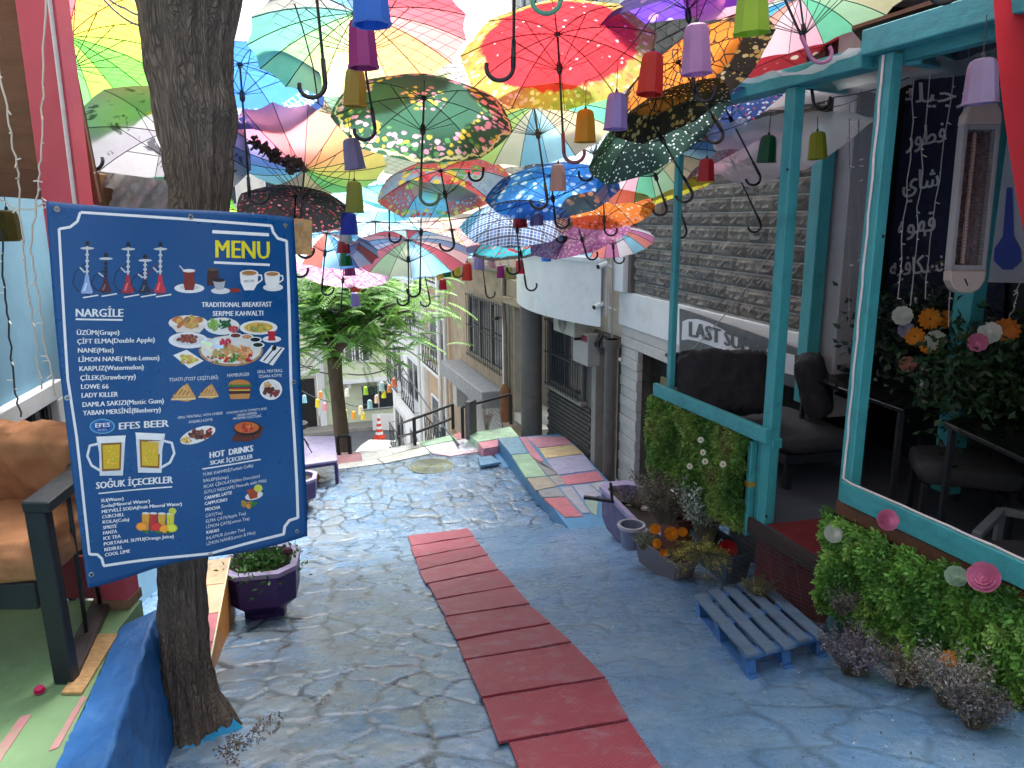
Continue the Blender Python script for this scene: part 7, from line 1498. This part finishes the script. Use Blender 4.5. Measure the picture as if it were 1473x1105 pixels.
for v in (0,.43,.88):
    q=[PQ(-.0,v,-.117),PQ(1,v,-.117),PQ(1,v+.11,-.117),PQ(0,v+.11,-.117)]; b=MB(); b.add(q+[x-nP*.018 for x in q],[(0,1,2,3),(7,6,5,4),(0,4,5,1),(1,5,6,2),(2,6,7,3),(3,7,4,0)]); b.build('bottom_board',pm2,pal,bevel=.003)
clump('dried_bunch','flattened bunch of dried yellow green flowers lying on the pallet',PQ(.25,.72,.01),.13,.07,['#6f6c48','#8a8556','#5a5a44','#9a946a'],60,leaf=.016,lean=(.5,-.3))
# dried clumps at the foot of the long hedge
for lab_,x,y,r,h,cols,n in (('grey violet dried statice clump right of the pallet',1225,968,.20,.22,['#6a6578','#7f7a8a','#5a5668','#8e8c94'],110),
 ('pale grey dried tuft below the long hedge',1300,985,.15,.16,['#7c7468','#98908a','#665e54'],70),('whitish grey dried clump under the long hedge, with pale blossoms',1365,1015,.18,.26,['#9a968e','#b0aca4','#7b766c','#8a8a90'],120),
 ('dark grey dried tuft near the bottom right of the photo',1400,1045,.14,.18,['#5f5e62','#7d7c80','#4c4a4c'],80),('sparse grey tuft in the netting above the pallet corner',1300,900,.10,.14,['#6f706a','#565a54'],40)):
    q=G(x,y); 
    if 'netting' in lab_: q=FP_.w(-.95,.2,-.78)
    clump('dried_plant',lab_,q,r,h,cols,n,leaf=.017,lean=(-.1,-.15))
b=MB(); q=G(1185,935); b.lathe([(.03,0),(.045,.05),(.05,.055),(.04,.06),(.0,.05)],14,Matrix.Translation(q)); tag(b.build('small_pot',gtr,smooth=50),'tiny dark pot against the near corner of the pallet','pot')
# fallen petals and paper bits on the road
b=MB()
for i in range(260):
    x,y=random.choice([(random.uniform(850,1180),random.uniform(800,1000)),(random.uniform(330,760),random.uniform(700,1100)),(random.uniform(1100,1450),random.uniform(960,1100))]); q=G(x,y); a=random.uniform(0,6.28); s_=random.uniform(.004,.012); d1=Vector((math.cos(a),math.sin(a),0))*s_; d2=Vector((-math.sin(a),math.cos(a),0))*s_*.6; z=Vector((0,0,.006+random.random()*.006)); b.add([q+z,q+d1+z*1.5,q+d1+d2+z,q+d2+z*.8],[(0,1,2,3)],col=random.choice([hx('#5a5148'),hx('#8f8a82'),hx('#3c3a36'),hx('#a58c5a'),hx('#bdbab4')]))
tag(b.build('litter',mat('litter_bits',None,.8,.1,20,0,attr=True),fix=False),'scattered dry petals and paper bits on the blue lane',kind='stuff')
# ================================================================ FACADE FITTINGS
def fbox(name,label,cat,fr,px0,px1,n0,n1,m_,bev=.01):
    s0,z0=fr.px(px0[0],px0[1],n1); s1,z1=fr.px(px1[0],px1[1],n1); t=thing(name,label,cat,tuple(fr.w((s0+s1)/2,n0,min(z0,z1)))); b=MB(); b.fb(fr,min(s0,s1),max(s0,s1),n0,n1,min(z0,z1),max(z0,z1)); b.build('casing',m_,t,bevel=bev); return t,min(s0,s1),max(s0,s1),min(z0,z1),max(z0,z1)
acm=mat('ac_cream','#a39e90',.6,.1,4,.2,dirt='#6d685c',damt=.45)
t,s0,s1,z0,z1=fbox('air_conditioner','dirty cream air conditioner unit hanging under the curved balcony','air conditioner',FB,(826,486),(796,440),.0,.36,acm)
sm=(s0+s1)/2; b=MB(); 
for k in range(7): r_=.03+.024*k; b.tube([FB.w(sm+.02+r_*math.cos(a),.375,(z0+z1)/2+r_*math.sin(a)) for a in np.linspace(0,2*PI,21)],.004,4,cap=False)
b.build('fan_grille',mat('grille_grey','#77746c',.5,.1),t)
b=MB(); b.beam(FB.w(s0+.05,0,z0-.03),FB.w(s0+.05,.34,z0-.03),.03,.04); b.beam(FB.w(s1-.05,0,z0-.03),FB.w(s1-.05,.34,z0-.03),.03,.04); b.build('bracket',iron,t)
t,s0,s1,z0,z1=fbox('meter_box','tall grey meter box with a dark red plate between air conditioner and drainpipe','meter box',FB,(845,528),(824,474),.0,.22,mat('meter_box_grey','#a09e98',.5,.08,4,.15,dirt='#75726a',damt=.3))
b=MB(); b.fb(FB,s0+.02,s0+(s1-s0)*.5,.221,.228,z1-.13,z1-.03); b.build('warning_plate',mat('dark_red_plate','#7a2030',.5,.1),t)
# cameras
for i,(x,y) in enumerate(((872,379),(866,437))):
    s_,z_=FB.px(x,y,.22); q=FB.w(s_,.22,z_); t=thing('security_camera',['white security camera at the top corner of the curved balcony','small white security camera below the balcony beside the drainpipe'][i],'camera',tuple(q)); d=Vector((-.75,-.6,-.25)).normalized()
    b=MB(); b.tube([q,q+d*.17],.038,12); b.build('housing',whitew,t,smooth=50); b=MB(); b.tube([q+d*.165,q+d*.178],.033,12); b.build('lens',dark,t); b=MB(); b.tube([q,q+Vector((.06,.02,-.04)),FB.w(s_-.08,.02,z_-.1)],.012,6); b.build('bracket',whitew,t)
line3('grey cable bundle running down the corner by the security cameras',[FB.w(-.05,.13,.95),FB.w(-.07,.13,.3),FB.w(-.05,.12,-.28)],.012,'#8d8c8c')
line3('second white cable down the white corner',[FB.w(-.0,.14,.9),FB.w(.04,.15,.35),FB.w(.0,.14,-.2)],.006,'#c8c8c8')
b=MB()
for i in range(9):
    s_=.15+.1*i; b.tube([FB.w(s_,.03,-.3),FB.w(s_+.03,.10,-.42-.05*(i%3)),FB.w(s_+.08,.05,-.55)],.02,6)
tag(b.build('pipe_cluster',mat('soot_pipe','#3d3c3e',.5,.2),smooth=True),'tangle of dark pipes and cables over the brown door','pipes')
t=thing('wall_lamp','small black wall lamp beside the grilled window of the beige building','lamp',tuple(FB.w(5.3,.1,-1.0)))
s_,z_=FB.px(717,458,.1); b=MB(); b.lathe([(0,.04),(.04,.03),(.07,-.03),(0,-.03)],10,Matrix.Translation(FB.w(s_,.16,z_))); b.tube([FB.w(s_,0,z_),FB.w(s_,.16,z_+.03)],.012,5); b.build('shade',iron,t)
line3('sagging orange brown cable across the beige facade',[FB.w(9.5,.1,.3),FB.w(7,.12,-.15),FB.w(4,.2,-.05),FB.w(3.4,.3,-.0)],.01,'#9a6a50',.12)
t=thing('white_pole','slim white pole at the far end of the beige building','pole',tuple(FB.w(10.7,.4,-4))); b=MB(); b.tube([FB.w(10.6,.35,-4.5),FB.w(10.6,.35,.6)],.06,8); b.build('pole',whitew,t,smooth=True)
# railings
def railing(label,pts,h,z0s,posts=True,mid=(.5,),bars=0,loc=None):
    t=thing('railing',label,'railing',tuple(pts[0])); 
    for i,p in enumerate(pts): b=MB(); b.beam(p,p+Vector((0,0,h)),.06,.06); b.build('post',iron,t)
    for a,c in zip(pts[:-1],pts[1:]):
        for f in (1,)+mid: b=MB(); b.beam(a+Vector((0,0,h*f)),c+Vector((0,0,h*f)),.045,.04); b.build('rail',iron,t)
        if bars:
            b=MB(); 
            for k in range(1,bars): u=k/bars; x=a.lerp(c,u); b.tube([x,x+Vector((.03*math.sin(k*3),0,h))],.012,4)
            b.build('bars',iron,t)
    return t
def cr(x,y,z=-2.75): return Hz(x,y,z)
r0,r1,r2=cr(578,655,-2.9),cr(599,650,-2.75),cr(653,627,-2.75)
far_=P(575,640,19)
railing('black railing around the top of the steps, right of the small tree',[P(575,641,17.5),cr(597,640),cr(652,617)],.52,0,mid=(.45,))
railing('open black railing in front of the rolling shutter',[cr(666,630,-2.68),cr(735,610,-2.6)],.62,0,mid=())
b=MB(); q=cr(664,633,-2.7); q2=cr(683,628,-2.7); b.beam(q+Vector((.12,0,.38)),q2+Vector((0,0,.38)),.1,.75); tag(b.build('low_pier',mat('grey_pier','#5f5c5e',.8,.2,4,.4)),'short dark grey pier at the end of the small railing','pier')
t=thing('wrapped_pipe_foot','rusty cloth wrapped foot of the downpipe beside the shutter','pipe',tuple(FB.w(5.2,.12,-2.9))); b=MB(); b.lathe([(.09,-2.95),(.12,-2.7),(.10,-2.45),(.12,-2.25),(.05,-2.1)],12,Matrix.Translation(FB.w(5.2,.12,0))); b.build('wrapping',mat('rust_wrap','#7d5438',.9,.25,8,.6),t,smooth=True)
railing('small black railing left of the white car above the crest',[cr(504,656,-2.9),cr(488,657,-2.9)],.40,0,mid=())
clump('shrub','leafless red brown twigs behind the small railing in front of the shutter',cr(700,618,-2.65),.18,.55,['#8a4f3f','#6f4436'],26,leaf=.02)
# ================================================================ SMALL TREE (ailanthus) BELOW THE CREST
tp_=P(492,640,15.2); tx,ty=tp_.x,tp_.y
t2=thing('ailanthus_tree','young slender tree with feathery green fronds below the crest of the lane','tree',(tx,ty,-3.9))
ks=[Vector((tx+.05,ty,-4.4)),Vector((tx,ty,-2.7)),P(484,560,15.2),P(481,515,15.2)]; P4,R4=interp(ks,[.16,.145,.13,.15],.1); vs,fs=bark(P4,R4,22,0,.35); b=MB(); b.add(vs,fs); b.build('trunk',mat('young_bark','#5b4a3a',.85,.2,5,.5,30,stretch=(1,1,.3)),t2,smooth=True,fix=False)
tips=[]
rs3=random.Random(11)
limb=[(455,430),(470,395),(498,380),(520,420),(548,430),(575,455),(440,470),(450,500),(530,480),(560,490),(590,430),(598,445),(500,440),(470,450),(440,420),(545,395),(585,395),(575,420)]
for x,y in limb:
    d=15.2+rs3.uniform(-1.1,1.1); e=P(x,y,d); s_=ks[3]; m_=s_.lerp(e,.5)+Vector((0,0,.35)); b=MB(); b.tube([s_,s_.lerp(m_,.5)+Vector((0,0,.12)),m_,e],[.07,.05,.035,.015],6); b.build('limb',mat('young_bark'),t2); tips.append((e,(e-s_).normalized())); tips.append((m_,(m_-s_).normalized()))
for x,y in ((466,380),(478,372),(490,385),(470,405)): e=P(x,y-40,15.2); b=MB(); b.tube([ks[3],ks[3].lerp(e,.5)+Vector((.05,0,0)),e],[.05,.035,.02],5); b.build('limb',mat('young_bark'),t2); tips.append((ks[3].lerp(e,.7),Vector((0,0,1))))
cen=[];dr=[];nr=[];cl=[];LL=[]
for e,d in tips:
    for k in range(22):
        a=rs3.uniform(0,2*PI); dv=(Vector((math.cos(a),math.sin(a)*.9,rs3.uniform(-.55,.5)))+d*.35).normalized(); L=rs3.uniform(.38,.68); q=e+Vector((rs3.gauss(0,.36),rs3.gauss(0,.36),rs3.gauss(0,.34)))
        lum=rs3.uniform(.6,1.5); g_=hx(rs3.choice(['#62983e','#7aae4c','#50863a','#94c060']))
        side=dv.cross(Vector((0,0,1))).normalized(); n_=15; pr_=None
        for j in range(n_):
            u=(j+1)/n_; c_=q+dv*L*u-Vector((0,0,.35*L*u*u)); tan=(dv*L-Vector((0,0,.7*L*u))).normalized()
            for sg in (1,-1):
                cen.append(c_); dr.append(side*sg+tan*.35-Vector((0,0,.25))); nr.append(Vector((0,0,1))+side*sg*.3); cl.append([x_*lum for x_ in g_]); LL.append(.125*(1.05-.5*abs(u-.45)))
LL=np.array(LL); o=leafmesh('crown',cen,dr,nr,LL,LL*.30,np.array(cl),leafm,t2); o['kind']='stuff'
# more distant foliage band at left of the tree
# ================================================================ LOWER STREET
def dpt(x,y,z=-9.66): return Hz(x,y,z)
# white car: roof and windows seen from above
cp=Hz(540,668,-9.66); cp=Vector((-6.0,30.5,-9.66))
car=thing('parked_car','white car parked at the foot of the steps, only its roof in view','car',tuple(cp)); Mc=Matrix.Translation(cp)@Matrix.Rotation(R_(-8),4,'Z')
wcm=mat('car_white','#b4b6b8',.25,.03,2,0,spec=.6,coat=.5); 
def hull(b,secs,M): # secs: (y, halfwidth, z0,z1)
    vs=[];fs=[]
    for y,hw,z0,z1 in secs: vs+=[M@Vector(v) for v in ((-hw,y,z0),(hw,y,z0),(hw*1.02,y,(z0+z1)/2),(hw*.86,y,z1),(-hw*.86,y,z1),(-hw*1.02,y,(z0+z1)/2))]
    for i in range(len(secs)-1):
        for j in range(6): j2=(j+1)%6; fs.append((i*6+j,i*6+j2,i*6+6+j2,i*6+6+j))
    fs+=[(5,4,3,2,1,0),tuple((len(secs)-1)*6+j for j in range(6))]; b.add(vs,fs)
b=MB(); hull(b,[(-2.1,.75,.3,.65),(-1.9,.85,.25,.85),(-1.0,.88,.2,1.0),(1.5,.88,.2,1.0),(2.0,.85,.25,.9),(2.15,.75,.35,.7)],Mc); b.build('body',wcm,car,smooth=40,bevel=.03)
b=MB(); hull(b,[(-1.2,.74,.98,1.0),(-.6,.72,.98,1.45),(.2,.72,.98,1.52),(1.2,.72,.98,1.48),(1.85,.74,.98,1.02)],Mc); b.build('windows',glass,car,smooth=30)
b=MB(); hull(b,[(-.65,.63,1.44,1.475),(.2,.64,1.5,1.55),(1.25,.62,1.46,1.50)],Mc); b.build('roof',wcm,car,smooth=30)
for sx in(-1,1):
    for sy in(-1.3,1.35): b=MB(); b.tube([Mc@Vector((sx*.78,sy,.33)),Mc@Vector((sx*.92,sy,.33))],.33,18); b.build('wheel',mat('tyre','#1a1a1c',.8,.1),car,smooth=30)
cn=Vector(dpt(545,640)); cp2=P(504+40,652,33)
def cone(label,x,y,zb,s_=1.0,n=4):
    p=Hz(x,y,zb); t=thing('traffic_cone',label,'traffic cone',tuple(p)); M_=Matrix.Translation(p)@Matrix.Scale(s_,4); b=MB(); b.box((0,0,.03),(.5,.5,.06),M_); b.build('base',mat('cone_red','#d0402a',.6,.1),t)
    for k in range(n*2):
        r0=.2*(1-k/(n*2)*.8); r1=.2*(1-(k+1)/(n*2)*.8); b=MB(); b.lathe([(r0,.06+k*1.0/(n*2)),(r1,.06+(k+1)*1.0/(n*2))],14,M_); b.build('band',mat('cone_red') if k%2==0 else mat('cone_white','#dcdcd8',.5,.05),t)
    return t
cone('red and white traffic cone on the lower street right of the white car',546,630,-9.66,1.15)
# barrier tape post / colourful lamps hanging over the lower steps
LM=[(438,574,'#a8e0f0'),(457,580,'#f0e04a'),(461,568,'#f0b060'),(467,585,'#f0a0b0'),(499,565,'#f4f4ee'),(497,595,'#f0e8b0'),(526,562,'#b8e04a'),(532,582,'#bfe6ee'),(542,574,'#f0d8c0'),(549,556,'#d8f0f4'),(552,567,'#e8e83a'),(560,559,'#f0a050'),(567,550,'#f08a6a'),(519,590,'#f4ecc8'),(522,598,'#f0d850'),(509,597,'#f0b040')]
for i,(x,y,c_) in enumerate(LM):
    d=19+rs3.uniform(-2,2); q=P(x,y,d); nm={'#a8e0f0':'pale cyan','#f0e04a':'yellow','#f0b060':'apricot','#f0a0b0':'pink','#f4f4ee':'white','#f0e8b0':'cream','#b8e04a':'lime','#bfe6ee':'ice blue','#f0d8c0':'peach','#d8f0f4':'bluish white','#e8e83a':'lemon yellow','#f0a050':'orange','#f08a6a':'coral','#f4ecc8':'ivory','#f0d850':'golden','#f0b040':'amber'}[c_]
    t=thing('small_cup',nm+' little cup lantern hanging over the lower steps in front of the green house','cup lantern',tuple(q),'tiny cup lanterns over the lower steps'); me=cmesh.copy(); me.materials.clear(); me.materials.append(cmat(c_)); o=bpy.data.objects.new('body',me); C.objects.link(o); o.parent=t; o.scale=(1.0,1.0,1.1)
line3('thin string with tiny cup lanterns over the lower steps',[P(430,560,19),P(497,580,19),P(532,578,19),P(552,562,19),P(568,545,19.5)],.012,'#3a3a3e',.1)
# street wires
line3('overhead cable crossing in front of the green house',[P(425,520,30),P(500,538,30),P(580,520,26)],.03,'#2c2c30',.2)
line3('second overhead cable towards the white house row',[P(560,560,28),P(580,530,24),P(660,640,14)],.02,'#3a3a3e',.1)
# bright red fence piece by green house
b=MB(); b.box(Hz(558,620,-9.66)+Vector((0,0,.5)),(1.6,.08,.9)); tag(b.build('barrier_board',mat('cone_white')),'low white barrier board on the lower street','barrier')
